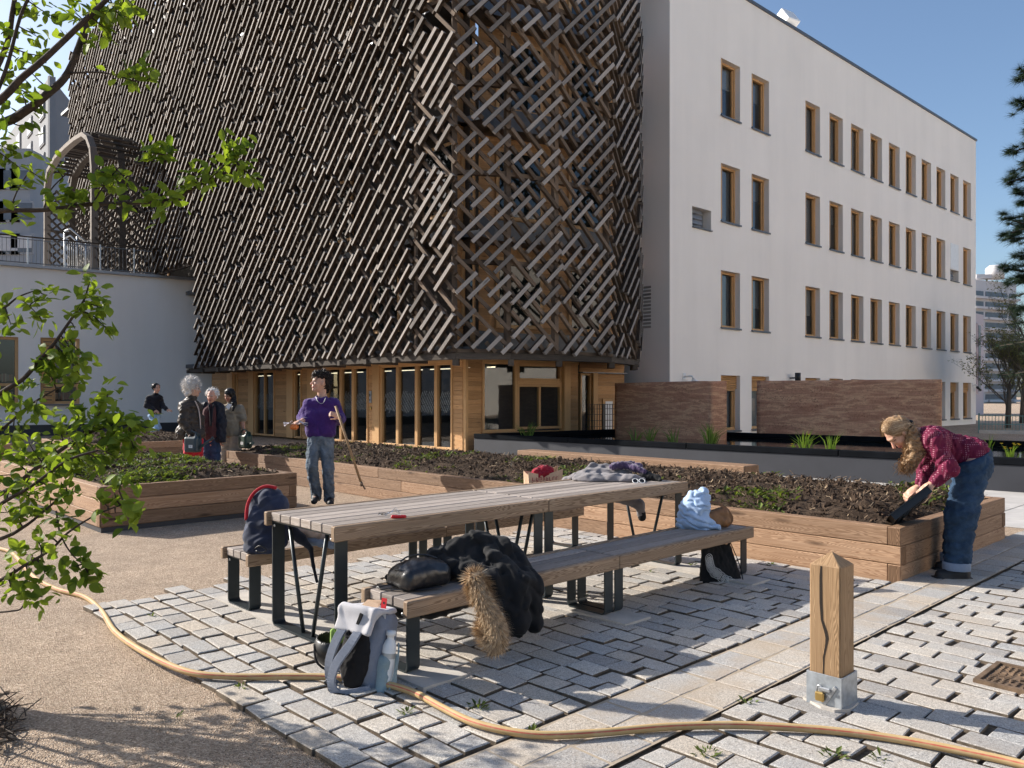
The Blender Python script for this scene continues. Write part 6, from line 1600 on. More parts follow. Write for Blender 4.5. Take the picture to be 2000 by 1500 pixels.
def hand(q, w, d, nrm, curl=.6, side=1, s=1.0):
    """palm, four jointed fingers of different length and a thumb"""
    d = Vector(d).normalized(); n = Vector(nrm); n = (n - d * n.dot(d)).normalized(); a = d.cross(n) * side
    A = [list(a), list(d), list(n)]; q.ell(w + d * .045 * s, (.038 * s, .052 * s, .017 * s), A, .012); q.cap(w - d * .02, w + d * .02, .024 * s, .027 * s, .02)
    for i, (off, ln) in enumerate(((.028, .92), (.010, 1.0), (-.009, .95), (-.027, .76))):
        p = w + (d * .085 + a * off) * s; b1 = .45 * curl + .06 * i; d1 = (d * math.cos(b1) - n * math.sin(b1)); p1 = p + d1 * .040 * ln * s
        b2 = b1 + 1.1 * curl; d2 = (d * math.cos(b2) - n * math.sin(b2)); p2 = p1 + d2 * .028 * ln * s; b3 = b2 + .8 * curl; d3 = (d * math.cos(b3) - n * math.sin(b3)); p3 = p2 + d3 * .020 * ln * s
        q.cap(p - d * .02, p1, .0095 * s, .0088 * s, .006); q.cap(p1, p2, .0088 * s, .008 * s, .004); q.cap(p2, p3, .008 * s, .0068 * s, .004)
    t0 = w + (d * .025 + a * .030) * s; t1 = t0 + (d * .030 + a * .022 - n * .012) * s; t2 = t1 + (d * .028 + a * .004 - n * .016 * (1 + curl)) * s
    q.cap(t0, t1, .013 * s, .0105 * s, .012); q.cap(t1, t2, .0105 * s, .008 * s, .006)
def body(t, q, H, h, tone=SK, **kw):
    V, Q = q.mesh(h); return mesh_np("body", V, Q, M['skin'], t, skin_col(V, H, tone, **kw), True)
def cut(z=None, zmax=None, extra=None):
    def f(D, X, Y, Z):
        if z is not None: D = np.maximum(D, z - Z)
        if zmax is not None: D = np.maximum(D, Z - zmax)
        return extra(D, X, Y, Z) if extra else D
    return f
def strands(name, mat_, parent, c, A, n, r0, r1, w, seed, zmin=-1.0, grav=.1, fmax=2.0):
    """loose hairs round a head: r0 radii of the scalp ellipsoid"""
    g = random.Random(seed); b = MB()
    for i in range(n):
        d = Vector((g.gauss(0, 1), g.gauss(0, 1), g.gauss(0, 1))).normalized()
        if d.z < zmin or d.y > fmax: continue
        p = Vector(c) + A[0] * d.x * r0[0] + A[1] * d.y * r0[1] + A[2] * d.z * r0[2]; o = (A[0] * d.x + A[1] * d.y + A[2] * d.z)
        tw = Vector((g.gauss(0, 1), g.gauss(0, 1), g.gauss(0, 1))) * .6; L = r1 * g.uniform(.4, 1.2); p1 = p + (o + tw * .5).normalized() * L * .5; p2 = p1 + (o * .7 + tw - ZD * grav).normalized() * L * .5
        s_ = o.cross(tw).normalized() * w if o.cross(tw).length > 1e-5 else o.orthogonal().normalized() * w
        b.poly([p - s_, p + s_, p1 + s_ * .8, p1 - s_ * .8]); b.poly([p1 - s_ * .8, p1 + s_ * .8, p2])
    return b.build(name, mat_, parent)
def hair_s(name, a, c_, d):
    t = NT(name); t.base(t.ramp(t.attr('rnd'), [(0, a), (.5, c_), (1, d)]), .42, 0, .45); return t.m
M['hs_l'] = hair_s('brown_strands', (.13, .07, .032), (.30, .185, .095), (.50, .35, .20)); M['hs_w'] = hair_s('white_strands', (.5, .47, .44), (.70, .67, .64), (.85, .83, .80)); M['hs_b'] = hair_s('dark_strands', (.006, .005, .004), (.016, .012, .010), (.045, .034, .028))
# ---- woman in the purple sweater, walking towards us with a hoe
Y0 = 10.62; J = lambda x, y, d=0.0: P(x, y, Y0 + d)
t = thing("person", "woman in a purple sweater and jeans walking between the raised beds with a hoe", "person", J(632, 986))
q = SDF(); H = head(q, J(624.5, 747, -.02), (-.80, -.58, .10), (.06, 0, 1), 1.06)
q.chain([J(629, 758, .02), J(629, 780, .03)], [.058, .062], .03)
q.cap(J(608, 790), J(648, 790), .045, .045, .03); q.cap(J(614, 803, .02), J(641, 803, .02), .07, .07, .03); q.cap(J(618, 845), J(636, 845), .085, .085, .04)
armL = [J(603, 791), J(592, 815, .04), J(591.5, 822, -.18)]; armR = [J(653, 791), J(663, 818, .06), J(661, 815, -.16)]
q.chain(armL, [.05, .042, .03], .03); q.chain(armR, [.05, .042, .03], .03)
hand(q, armL[2] + Vector((-.02, -.02, -.01)), (-.55, -.75, -.25), (.2, -.2, 1), .7, 1, 1.05); hand(q, armR[2] + Vector((-.005, -.02, .01)), (-.35, -.75, .35), (.75, -.3, .3), 1.15, -1, 1.05)
legL = [J(614, 862), J(609, 912, -.14), J(618, 962, -.02)]; legR = [J(638, 862), J(641, 914, -.06), J(643, 968, .0)]
q.chain(legL, [.075, .055, .04], .02); q.chain(legR, [.075, .055, .04], .02); q.cap(J(618, 966, -.02), J(614, 976, -.16), .035, .03); q.cap(J(643, 974, .02), J(645, 981, -.16), .035, .03)
body(t, q, H, .0065)
q = SDF(); q.rbox(J(626.5, 826), (.205, .125, .22), None, .11, .05); q.cap(J(608, 789), J(648, 789), .078, .078, .06); q.ell(J(628, 785, -.02), (.12, .08, .07), None, .05)
q.chain([armL[0], armL[1], armL[2] + Vector((.0, .06, 0))], [.078, .072, .050], .05); q.chain([armR[0], armR[1], armR[2] + Vector((.0, .05, 0))], [.078, .072, .050], .05); q.cap(J(627, 785, .02), J(628.5, 777, .01), .075, .066, .03); q.cap(J(627.5, 781, -.02), J(628, 760, -.03), .058, .058, 0, True)
def folds(D, X, Y, Z): return D - .012 * (crease(X, Y, Z * .8, .10, 2) - .6) + .003 * wob(X, Y, Z, .05, 4)
soft("sweater", q, .0075, M['purple'], t, None, 0, .1, 0, cut(J(0, 853.5).z, None, folds))
q = SDF(); q.ell(J(626, 857), (.160, .112, .12), None, .03); q.chain(legL, [.098, .076, .066], .025); q.chain(legR, [.098, .076, .066], .025); q.cap(legL[2], J(617.5, 970, -.02), .066, .072, .02); q.cap(legR[2], J(643, 975, .0), .066, .072, .02)
soft("jeans", q, .0075, M['jeans_g'], t, None, .008, .11, 6, cut(None, J(0, 849).z, lambda D, X, Y, Z: D + .004 * wob(X, Y, Z * 2, .06, 7)))
for (a, c) in ((J(618, 970, .02), J(613.5, 979, -.19)), (J(643.5, 978, .03), J(646, 983, -.20))):
    q = SDF(); q.cap(a, c, .05, .042, .02); q.cap(a + Vector((0, 0, .03)), c.lerp(a, .5) + Vector((0, 0, .02)), .045, .04, .03); soft("shoe", q, .008, M['shoe'], t)
hc = J(627.5, 742, .0); q = SDF(); q.ell(hc + Vector((.015, .01, .045)), (.10, .10, .085), None, .03); q.ell(hc + Vector((.065, .03, -.03)), (.06, .075, .09), None, .04); q.ell(hc + Vector((-.055, -.04, .085)), (.05, .06, .035), None, .04); q.cap(hc + Vector((.07, .04, -.06)), hc + Vector((.06, .05, -.13)), .05, .035, .03)
fc = J(619, 750, -.10); q.ell(fc, (.075, .085, .095), None, .01, True)
soft("hair", q, .007, M['hair_b'], t, None, .020, .055, 3, None, None, -.012, .03); strands("hair_curls", M['hs_b'], t, hc + Vector((.01, 0, .03)), (Vector((1, 0, 0)), Vector((0, 1, 0)), ZD), 1100, (.10, .10, .092), .055, .003, 3, -.1, .2, .5)
b = MB(); b.tube(smooth_path([J(617, 774, -.08), J(620, 783, -.135), J(626, 788, -.15), J(632, 786, -.145), J(636, 777, -.10)], 5), .004, 6); b.build("necklace", M['steel_light'], t)
th_ = thing("hoe", "wooden handled garden hoe held by the woman in purple", "hoe", J(700, 945, -.4)); b = MB(); h0, h1 = J(655.5, 793, -.34), J(705.5, 944, -.42); b.tube([h0, h0.lerp(h1, .5), h1], [.0165, .0165, .0155], 10); b.build("handle", M['hoe_w'] if 'hoe_w' in M else M['post'], th_)
b = MB(); d = (h1 - h0).normalized(); b.box(h1 + d * .04 + Vector((.02, -.02, 0)), (.012, .085, .085), Vector((.8, .1, .5)).normalized(), Vector((0, 1, 0)).cross(Vector((.8, .1, .5))).normalized(), None, .003); b.tube([h1 - d * .02, h1 + d * .04], .02, 8); b.build("blade", M['rust'], th_)
tw = thing("wrapped_squash", "orange squash in clear plastic carried by the woman in purple", "squash", J(580, 838, -.33)); c = armL[2] + Vector((-.085, -.10, -.075)); q = SDF(); M['orange'] = plain("orange_squash", (.62, .17, .035), .45, 0, .15, 20)
for k in range(7): q.ell(c + Vector((.022 * math.cos(k * .9), .022 * math.sin(k * .9), 0)), (.036, .036, .036), None, .008)
soft("squash", q, .005, M['orange'], tw); b = MB(); g = random.Random(1); M['film'] = plain("milky_film", (.62, .60, .66), .3, 0, .1)
for sx in (-1, 1):
    for k in range(3): b.grid(5, 4, lambda s, q_: c + Vector((sx * (.02 + s * .11) + (.05 if sx > 0 else 0), -.02 + (q_ - .5) * .06 * (1 - s * .4) + g.uniform(-.008, .008), .045 + .012 * math.sin(s * 6 + k) + k * .012 - .02 * s + g.uniform(-.008, .008))))
b.build("plastic_film", M['film'], tw)
# ---- woman bending over the long bed with a tray
Y0 = 6.44; J = lambda x, y, d=0.0: P(x, y, Y0 + d)
t = thing("person", "woman in a dotted crimson shirt and wide jeans bending over the bed corner", "person", J(1868, 1125)); q = SDF(); hcn = J(1753, 845, .0); hf = Vector((-.52, -.10, -.85)); hu = Vector((-.85, .0, .52))
H = head(q, hcn, hf, hu, 1.05); q.chain([hcn + Vector((.05, 0, -.02)), J(1793, 850, .0), J(1812, 858, .0)], [.06, .055, .07], .03)
q.cap(J(1822, 862, -.10), J(1818, 866, .10), .08, .08, .03); q.cap(J(1825, 866, 0), J(1890, 886, 0), .09, .09, .04); q.cap(J(1897, 892, -.05), J(1897, 892, .05), .09, .09, .04)
aN = [J(1822, 857, -.17), J(1853, 915, -.23), J(1823, 943, -.20)]; aF = [J(1816, 862, .16), J(1806, 912, .17), J(1797, 950, .08)]
q.chain(aN, [.048, .04, .028], .03); q.chain(aF, [.048, .04, .028], .03)
hand(q, aN[2] + Vector((-.02, 0, -.015)), (-.80, -.05, -.55), (-.45, -.55, .7), .75, -1, .98); hand(q, aF[2] + Vector((-.02, 0, -.01)), (-.82, -.08, -.5), (-.4, -.5, .75), .6, -1, .98)
lN = [J(1901, 905, -.10), J(1878, 1005, -.15), J(1868, 1112, -.16)]; lF = [J(1901, 903, .10), J(1876, 1000, .14), J(1862, 1090, .16)]
q.chain(lN, [.08, .06, .042], .03); q.chain(lF, [.08, .06, .042], .03); q.cap(J(1872, 1124, -.16), J(1838, 1128, -.16), .035, .03, .02); q.cap(J(1866, 1103, .16), J(1836, 1106, .16), .035, .03, .02)
body(t, q, H, .0055, SK * np.array((1.08, 1.05, 1.02)), brow=(.25, .15, .09))
q = SDF(); q.cap(J(1824, 860, -.10), J(1820, 864, .10), .115, .115, .05); q.cap(J(1828, 864, 0), J(1893, 884, 0), .115, .115, .05); q.cap(J(1900, 885, -.055), J(1900, 885, .055), .118, .118, .05); q.cap(J(1806, 854, .0), J(1816, 860, 0), .078, .10, .04); q.cap(J(1850, 893, 0), J(1876, 900, 0), .09, .09, .08)
q.chain([aN[0], aN[1], aN[2] + Vector((.015, 0, .012))], [.078, .064, .046], .045); q.chain([aF[0], aF[1], aF[2] + Vector((.01, 0, .02))], [.078, .064, .046], .045)
def hemcut(D, X, Y, Z):
    n = np.array((1918 - 1868, 0, 0)); a = J(1924, 872); c = J(1866, 905); d = np.array((c.x - a.x, c.z - a.z)); d /= np.linalg.norm(d)
    s = (X - a.x) * (-d[1]) + (Z - a.z) * d[0]            # beyond the waistband
    sg = np.sign((J(1820, 862).x - a.x) * (-d[1]) + (J(1820, 862).z - a.z) * d[0])
    return np.maximum(D - .012 * (crease(X, Y, Z, .07, 4) - .6) + .004 * wob(X, Y, Z, .04, 8), -s * sg - .085)
soft("shirt", q, .0065, M['dots'], t, None, 0, .1, 0, hemcut)
q = SDF(); q.cap(J(1900, 894, -.06), J(1900, 894, .06), .125, .125, .05); q.cap(J(1907, 914, -.06), J(1907, 914, .06), .112, .112, .05); q.chain(lN, [.122, .112, .088], .04); q.chain(lF, [.122, .108, .085], .04); q.cap(J(1890, 888, 0), J(1898, 884, 0), .13, .13, .04)
def beltcut(D, X, Y, Z):
    a = J(1927, 872); c = J(1862, 902); d = np.array((c.x - a.x, c.z - a.z)); d /= np.linalg.norm(d); s = (X - a.x) * (-d[1]) + (Z - a.z) * d[0]; sg = np.sign((J(1820, 862).x - a.x) * (-d[1]) + (J(1820, 862).z - a.z) * d[0])
    return np.maximum(np.maximum(D - .013 * (crease(X, Y, Z, .10, 5) - .6) + .005 * wob(X, Y, Z * 1.5, .06, 2), s * sg), .085 - Z)
soft("jeans", q, .0065, M['jeans_b'], t, None, 0, .1, 0, beltcut)
for L_ in (lN, lF):
    q = SDF(); c = L_[2].copy(); c.z = .115; q.cap(c - ZD * .022, c + ZD * .022, .100, .100, .01); q.cap(c - ZD * .4, c + ZD * .4, .08, .08, 0, True); soft("turn_up", q, .0065, M['denim_l'], t, None, 0, .1, 0, cut(.085, .148))
b = MB(); a = J(1907, 899, -.192); b.poly([a, a + Vector((.11, .02, .012)), a + Vector((.125, .04, -.12)), a + Vector((.08, .02, -.155)), a + Vector((.03, .0, -.13))]); b.build("pocket", M['jeans_d'], t)
b = MB(); k = 0
while k < 26: z = k / 26; p = lN[0].lerp(lN[1], z * 2) if z < .5 else lN[1].lerp(lN[2], z * 2 - 1); k += 1
for (x0, x1, y, d) in ((1826, 1892, 1127, -.17), (1826, 1880, 1106, .15)):
    q = SDF(); c0, c1 = J(x1 - 12, y, d), J(x0 + 12, y + 1, d); c0.z = c1.z = .045; q.cap(c0, c1, .052, .045, .03); q.cap(c0 + ZD * .03, c0.lerp(c1, .45) + ZD * .03, .05, .045, .03); q.rbox((c0 + c1) / 2 - ZD * .028, (.145, .052, .018), None, .012, .01); soft("shoe", q, .007, M['shoe'], t, None, 0, .1, 0, cut(.004))
hb = hcn + hu * .045 * 1.0; q = SDF(); r3 = hf.cross(hu).normalized(); A3 = [list(r3), list(hf.normalized()), list(hu.normalized())]
q.ell(hcn + hu * .03 - hf * .025, (.088, .100, .103), A3, .02); q.ell(hcn + hf * .085 - hu * .03, (.062, .085, .115), A3, .01, True); q.ell(hcn - hf * .09 + hu * .0, (.05, .05, .06), A3, .03)
soft("hair", q, .006, M['hair_l'], t, None, .004, .06, 4, None, None, .004, .02)
q = SDF(); tail = smooth_path([J(1777, 838, -.05), J(1784, 858, -.07), J(1786, 882, -.08), J(1776, 903, -.08), J(1771, 920, -.07)], 5); q.chain(tail, [.040, .045, .05, .054, .056, .058, .06, .062, .064, .064, .062, .06, .056, .052, .048, .044, .038, .030, .022, .014, .012][:len(tail)], .02); q.cap(J(1778, 836, .05), J(1772, 880, .05), .035, .03, .02)
tl = soft("ponytail", q, .006, M['hair_l'], t, None, .010, .08, 3, None, None, .010, .022); b = MB(); g = random.Random(3)
for i in range(2200):
    k = g.randint(0, len(tail) - 3); p = tail[k] + Vector((g.gauss(0, .032), g.gauss(0, .03), g.gauss(0, .01))); e = tail[min(len(tail) - 1, k + 6)] + Vector((g.gauss(0, .035), g.gauss(0, .03), g.gauss(0, .02))); m = p.lerp(e, .5) + Vector((g.gauss(0, .012), g.gauss(0, .01), 0)); w = Vector((.0022, .0006, 0)); rr_ = g.random(); b.poly([p - w, p + w, m + w, m - w], rr_); b.poly([m - w, m + w, e + w * .4, e - w * .4], rr_)
b.build('loose_locks', M['hs_l'], tl); b = MB(); hn = hf.normalized(); un = hu.normalized(); kn = J(1776, 828, -.03)
for i in range(1500):                                   # combed strands from the hairline back to the tie
    a = g.uniform(-1.5, 1.5); e0 = g.uniform(.0, 1.15); o0 = hcn + un * .03 - hn * .025; p0 = o0 + (r3 * math.sin(a) * .092 + (un * math.cos(e0) * math.cos(a * .6) + hn * math.sin(e0) * .95) * .108)
    pm = o0 + ((p0 - o0) * .45 + (kn - o0) * .55).normalized() * .108; p1 = kn + Vector((g.gauss(0, .012), g.gauss(0, .02), g.gauss(0, .012))); prev = None; rr_ = g.random(); pts_ = smooth_path([p0, pm, p1], 3)
    for q0, q1 in zip(pts_, pts_[1:]): s_ = (q1 - q0).cross(q0 - o0); s_ = s_.normalized() * .0022 if s_.length > 1e-6 else Vector((.002, 0, 0)); b.poly([q0 - s_, q0 + s_, q1 + s_, q1 - s_], rr_)
b.build('combed_strands', M['hs_l'], t); strands('loose_hair', M['hs_l'], t, hcn + hu * .03 - hf * .02, (r3, hn, un), 160, (.088, .1, .104), .05, .0014, 9, -.2, .1, .4)
q = SDF(); q.ell(J(1778, 826, -.06), (.026, .02, .026), None, .01); soft("hair_tie", q, .006, M['black_c'], t)
tr = thing("seed_tray", "black plastic seed tray tilted in the bending woman's hands", "tray", J(1780, 1000)); A = Vector((.76, -.10, .64)).normalized(); Bv = Vector((.50, .80, -.10)); Bv = (Bv - A * Bv.dot(A)).normalized(); Nn = A.cross(Bv); c = J(1779, 996, -.05); b = MB()
b.box(c, (.35, .46, .004), A, Bv, Nn); 
for s in (-1, 1): b.box(c + A * s * .173 + Nn * .025, (.006, .46, .055), A, Bv, Nn); b.box(c + Bv * s * .228 + Nn * .025, (.34, .006, .055), A, Bv, Nn); b.box(c + A * s * .182 + Nn * .053, (.026, .49, .006), A, Bv, Nn); b.box(c + Bv * s * .237 + Nn * .053, (.338, .026, .006), A, Bv, Nn)
b.build("tray_shell", M['black'], tr); b = MB()
for k in range(6): b.box(c - Nn * .004 + Bv * (-.17 + k * .068), (.25, .012, .008), A, Bv, Nn); 
for k in range(3): b.box(c - Nn * .008 + A * (-.09 + k * .09), (.012, .40, .006), A, Bv, Nn)
b.build("ribs", M['black'], tr)
# ---- watering cans
def can(label, px, py, Y, s, ax, col, spout, grip):
    c = P(px, py, Y); t = thing("watering_can", label, "watering can", c); x = Vector(ax).normalized(); y = ZD.cross(x); A = [list(x), list(y), [0, 0, 1]]; m = plain("can_" + str(px), col, .45, 0, .15)
    q = SDF(); q.rbox(c, (.135 * s, .085 * s, .135 * s), A, .045, .02); q.cap(c + x * .06 * s + ZD * .10 * s, c + x * .10 * s + ZD * .15 * s, .05 * s, .055 * s, .02); q.cap(c + x * .11 * s + ZD * .14 * s, c + x * .14 * s + ZD * .19 * s, .045 * s, .05 * s, .0, True); soft("can_body", q, .008, m, t)
    b = MB(); b.tube(smooth_path([c - x * .12 * s + ZD * .06 * s, c - x * .14 * s + ZD * .17 * s, c - x * .04 * s + ZD * .23 * s, c + x * .09 * s + ZD * .18 * s], 5), .014, 8); b.build("handle", m, t)
    b = MB(); p = c + x * .12 * s - ZD * .06 * s; e = c + Vector(spout); b.tube([p, p.lerp(e, .6), e], [.03 * s, .022 * s, .017 * s], 10); b.tube([e, e + (e - p).normalized() * .03], [.02, .034], 10); b.build("spout", m, t)
    b = MB(); n = y if y.y < 0 else -y; b.box(c + n * .0865 * s - ZD * .03 + x * .02, (.075, .003, .05), x, y, ZD); o = b.build("label", M['white'], t); b = MB()
    for k in range(2): b.box(c + n * .0885 * s - ZD * (.02 + .016 * k) + x * .02, (.05 - .012 * k, .003, .006), x, y, ZD)
    b.build("label_print", M['black'], o)
can("dark grey watering can with white label held by the white haired woman", 377, 868, 13.72, 1.0, (.93, -.3, 0), (.035, .055, .065), (.34, -.05, .10), 0)
can("dark green watering can held by the black haired woman above the bed end", 479, 862, 14.75, .95, (.75, -.6, 0), (.025, .05, .035), (.20, -.22, -.02), 0)
# ---- the three with watering cans
def simple_person(label, Y, jd, head_, arms, legs, tone, hb=.009, hands=(), feet=True, hs=1.0):
    Jn = lambda x, y, d=0.0: P(x, y, Y + d); t = thing("person", label, "person", jd)
    q = SDF(); c, f, u = head_; H = head(q, c, f, u, hs); 
    return t, q, H, Jn
Y0 = 14.0; J = lambda x, y, d=0.0: P(x, y, Y0 + d)
t = thing("person", "white haired woman in a dark waxed coat and red trousers seen from behind", "person", J(376, 935)); q = SDF(); H = head(q, J(379, 761, .0), (.80, .52, -.08), (0, 0, 1), 1.0)
q.chain([J(376, 770, 0), J(374, 783, 0)], [.055, .06], .03); q.cap(J(365, 795, .02), J(381, 795, .02), .06, .06, .03); q.cap(J(372, 805), J(372, 848), .10, .10, .04); aW = [J(360, 794, -.13), J(358, 822, -.20), J(372, 845, -.24)]
q.chain(aW, [.05, .042, .03], .03); hand(q, aW[2], (.25, -.1, -.95), (1, 0, .2), 1.0, 1); q.chain([J(369, 855), J(368, 895), J(367, 928)], [.10, .07, .045], .05); q.chain([J(384, 855), J(385, 895), J(386, 928)], [.10, .07, .045], .05); body(t, q, H, .009)
q = SDF(); q.chain([J(371, 796), J(371, 822), J(369, 842)], [.155, .165, .185], .08); q.cap(J(360, 793, -.05), J(384, 795, .05), .095, .095, .06); q.cap(J(372, 783), J(375, 778), .085, .075, .03); q.chain([aW[0], aW[1], aW[2]], [.082, .075, .058], .05); q.chain([J(384, 795, .12), J(391, 820, .15), J(392, 842, .1)], [.075, .07, .055], .05); q.cap(J(360, 848), J(384, 848), .15, .145, .06)
soft("coat", q, .010, M['waxed'], t, None, .012, .12, 5, cut(J(0, 857).z)); q = SDF(); q.chain([J(370, 855), J(369, 895), J(368, 930)], [.115, .09, .075], .04); q.chain([J(384, 855), J(386, 895), J(387, 930)], [.115, .09, .075], .04); soft("trousers", q, .010, M['red_t'], t, None, .010, .12, 3)
q = SDF(); hc = J(373, 755, 0); q.ell(hc, (.108, .115, .108), None, .03); q.ell(hc + Vector((-.03, -.02, -.09)), (.075, .08, .08), None, .04); q.ell(hc + Vector((-.015, 0, .10)), (.06, .06, .08), None, .05); q.ell(J(385, 766, .06), (.055, .09, .085), None, .01, True)
soft("hair", q, .009, M['hair_w'], t, None, .026, .09, 2, None, None, -.02, .05); strands("hair_wisps", M['hs_w'], t, hc + ZD * .02, (Vector((1, 0, 0)), Vector((0, 1, 0)), ZD), 1500, (.108, .11, .115), .10, .003, 4, -.5, -.15)
b = MB(); b.tube(smooth_path([J(381, 783, -.1), J(388, 800, -.06), J(391, 825, -.05), J(391.5, 850, -.03)], 5), .012, 6); b.build("coat_edge", M['beige'], t)
for x in (368, 387): q = SDF(); c = J(x, 0); c.z = .05; q.cap(c, c + Vector((.10, .08, 0)), .05, .045); soft("shoe", q, .010, M['shoe'], t)
Y0 = 14.5; J = lambda x, y, d=0.0: P(x, y, Y0 + d)
t = thing("person", "white haired man in an open navy coat over a maroon sweater", "person", J(414, 930)); q = SDF(); H = head(q, J(414, 774, -.04), (-.12, -.97, -.15), (.05, 0, 1), 1.02)
q.chain([J(414, 784, 0), J(413, 795, .02)], [.06, .065], .03); q.cap(J(400, 803, .03), J(425, 803, .03), .05, .05, .03); q.cap(J(412, 808, .02), J(413, 852, .02), .10, .10, .04); q.chain([J(398, 804, .03), J(395, 830, .01), J(396, 852)], [.04, .038, .03], .02); q.chain([J(428, 804, .03), J(431, 830, .01), J(431, 854)], [.04, .038, .03], .02); hand(q, J(396, 853), (.1, 0, -1), (1, 0, 0), .8, 1); hand(q, J(432, 856), (-.1, 0, -1), (-1, 0, 0), .8, 1); q.chain([J(406, 860), J(406, 895), J(406, 930)], [.09, .065, .045], .05); q.chain([J(420, 860), J(420, 895), J(420, 930)], [.09, .065, .045], .05); body(t, q, H, .009, SK * np.array((1.05, .92, .9)), brow=(.5, .42, .36))
q = SDF(); q.cap(J(411, 806, -.03), J(412, 848, -.04), .135, .135, .06); q.cap(J(414, 800, -.05), J(414, 790, -.02), .08, .07, .04); soft("sweater", q, .010, M['maroon'], t, None, .006, .1, 3)
q = SDF(); q.chain([J(397, 797, .02), J(395, 826, 0), J(396, 856, -.02)], [.10, .10, .10], .06); q.chain([J(428, 798, .02), J(431, 828, 0), J(430, 858, -.02)], [.10, .10, .10], .06); q.cap(J(412, 805, .10), J(412, 850, .10), .14, .15, .06); q.cap(J(405, 789, -.02), J(423, 789, -.02), .055, .055, .04); q.ell(J(411.5, 828, -.20), (.085, .13, .42), None, .01, True); soft("coat", q, .010, M['navy_c'], t, None, .012, .11, 6, cut(J(0, 864).z))
q = SDF(); q.chain([J(405.5, 858), J(405, 895), J(405, 932)], [.10, .085, .07], .04); q.chain([J(421, 858), J(421, 895), J(421, 932)], [.10, .085, .07], .04); soft("jeans", q, .010, M['jeans_d'], t, None, .008, .1, 4)
q = SDF(); hc = J(415, 769, .02); q.ell(hc, (.112, .105, .105), None, .02); q.ell(J(413, 778, -.13), (.078, .1, .125), None, .01, True); soft("hair", q, .009, M['hair_w'], t, None, .016, .06, 3, None, None, -.012, .035); strands("hair_curls", M['hs_w'], t, hc, (Vector((1, 0, 0)), Vector((0, 1, 0)), ZD), 300, (.11, .11, .105), .05, .004, 6, -.3, .1, .1)
b = MB(); b.tube(smooth_path([J(408, 790, -.13), J(411, 808, -.17), J(412, 832, -.19)], 4), .03, 8, True, None, 0, True, .5); b.tube(smooth_path([J(418, 790, -.13), J(414, 806, -.17), J(413, 826, -.18)], 4), .028, 8, True, None, 0, True, .5); b.build("scarf", M['black_c'], t)
for x in (405, 421): q = SDF(); c = J(x, 0); c.z = .05; q.cap(c, c + Vector((-.02, -.16, 0)), .05, .045); soft("shoe", q, .010, M['shoe'], t)
Y0 = 15.0; J = lambda x, y, d=0.0: P(x, y, Y0 + d)
t = thing("person", "black haired woman in an olive sweatshirt and beige trousers looking down", "person", J(450, 924)); q = SDF(); H = head(q, J(448, 772, -.04), (-.38, -.82, -.36), (-.05, -.2, 1), 1.0); tone = SK * np.array((.74, .66, .6))
q.chain([J(451, 782, .01), J(452, 794, .02)], [.055, .06], .03); q.cap(J(440, 802, .02), J(464, 802, .02), .06, .06, .03); q.cap(J(451, 808, .01), J(450, 848), .10, .105, .04); aR = [J(469, 801), J(473.5, 824, .0), J(477, 847, -.10)]
q.chain(aR, [.05, .042, .03], .03); hand(q, aR[2], (.1, -.15, -1), (-1, .2, 0), 1.0, 1); q.chain([J(435, 801), J(432, 826), J(436, 846)], [.05, .042, .03], .03); hand(q, J(436, 846), (.1, 0, -1), (1, 0, 0), .7, 1); q.chain([J(441, 858), J(440, 892), J(440, 920)], [.10, .07, .045], .05); q.chain([J(459, 858), J(460, 892), J(460, 920)], [.10, .07, .045], .05); body(t, q, H, .009, tone)
q = SDF(); q.chain([J(451, 808), J(450, 830), J(450, 846)], [.15, .158, .165], .08); q.cap(J(438, 800), J(466, 800), .092, .092, .06); q.cap(J(441, 846), J(459, 846), .13, .13, .06); q.chain([aR[0], J(473.5, 817)], [.085, .078], .05); q.chain([J(435, 801), J(432, 820)], [.08, .075], .05); q.cap(J(451, 796), J(451, 789), .082, .072, .03); soft("sweatshirt", q, .010, M['olive'], t, None, .009, .11, 5, cut(J(0, 852).z))
b = MB(); b.poly([J(446, 788, -.17), J(453, 790, -.17), J(447, 800, -.19), J(441, 795, -.17)]); b.build("collar", M['white'], t)
q = SDF(); q.chain([J(441, 855), J(440, 892), J(440, 924)], [.12, .10, .085], .04); q.chain([J(459, 855), J(460, 892), J(460, 924)], [.12, .10, .085], .04); soft("trousers", q, .010, M['beige_t'], t, None, .009, .12, 4)
q = SDF(); hc = J(449, 767.5, -.03); q.ell(hc, (.095, .112, .098), None, .03); q.ell(J(444.5, 781, -.16), (.056, .10, .078), None, .01, True); q.chain([J(456, 776, -.02), J(457, 788, -.10), J(455, 801, -.16)], [.05, .048, .02], .03); soft("hair", q, .009, M['hair_k'], t, None, .006, .06, 3)
for x in (440, 460): q = SDF(); c = J(x, 0); c.z = .05; q.cap(c, c + Vector((-.03, -.15, 0)), .05, .045); soft("shoe", q, .010, M['shoe'], t)
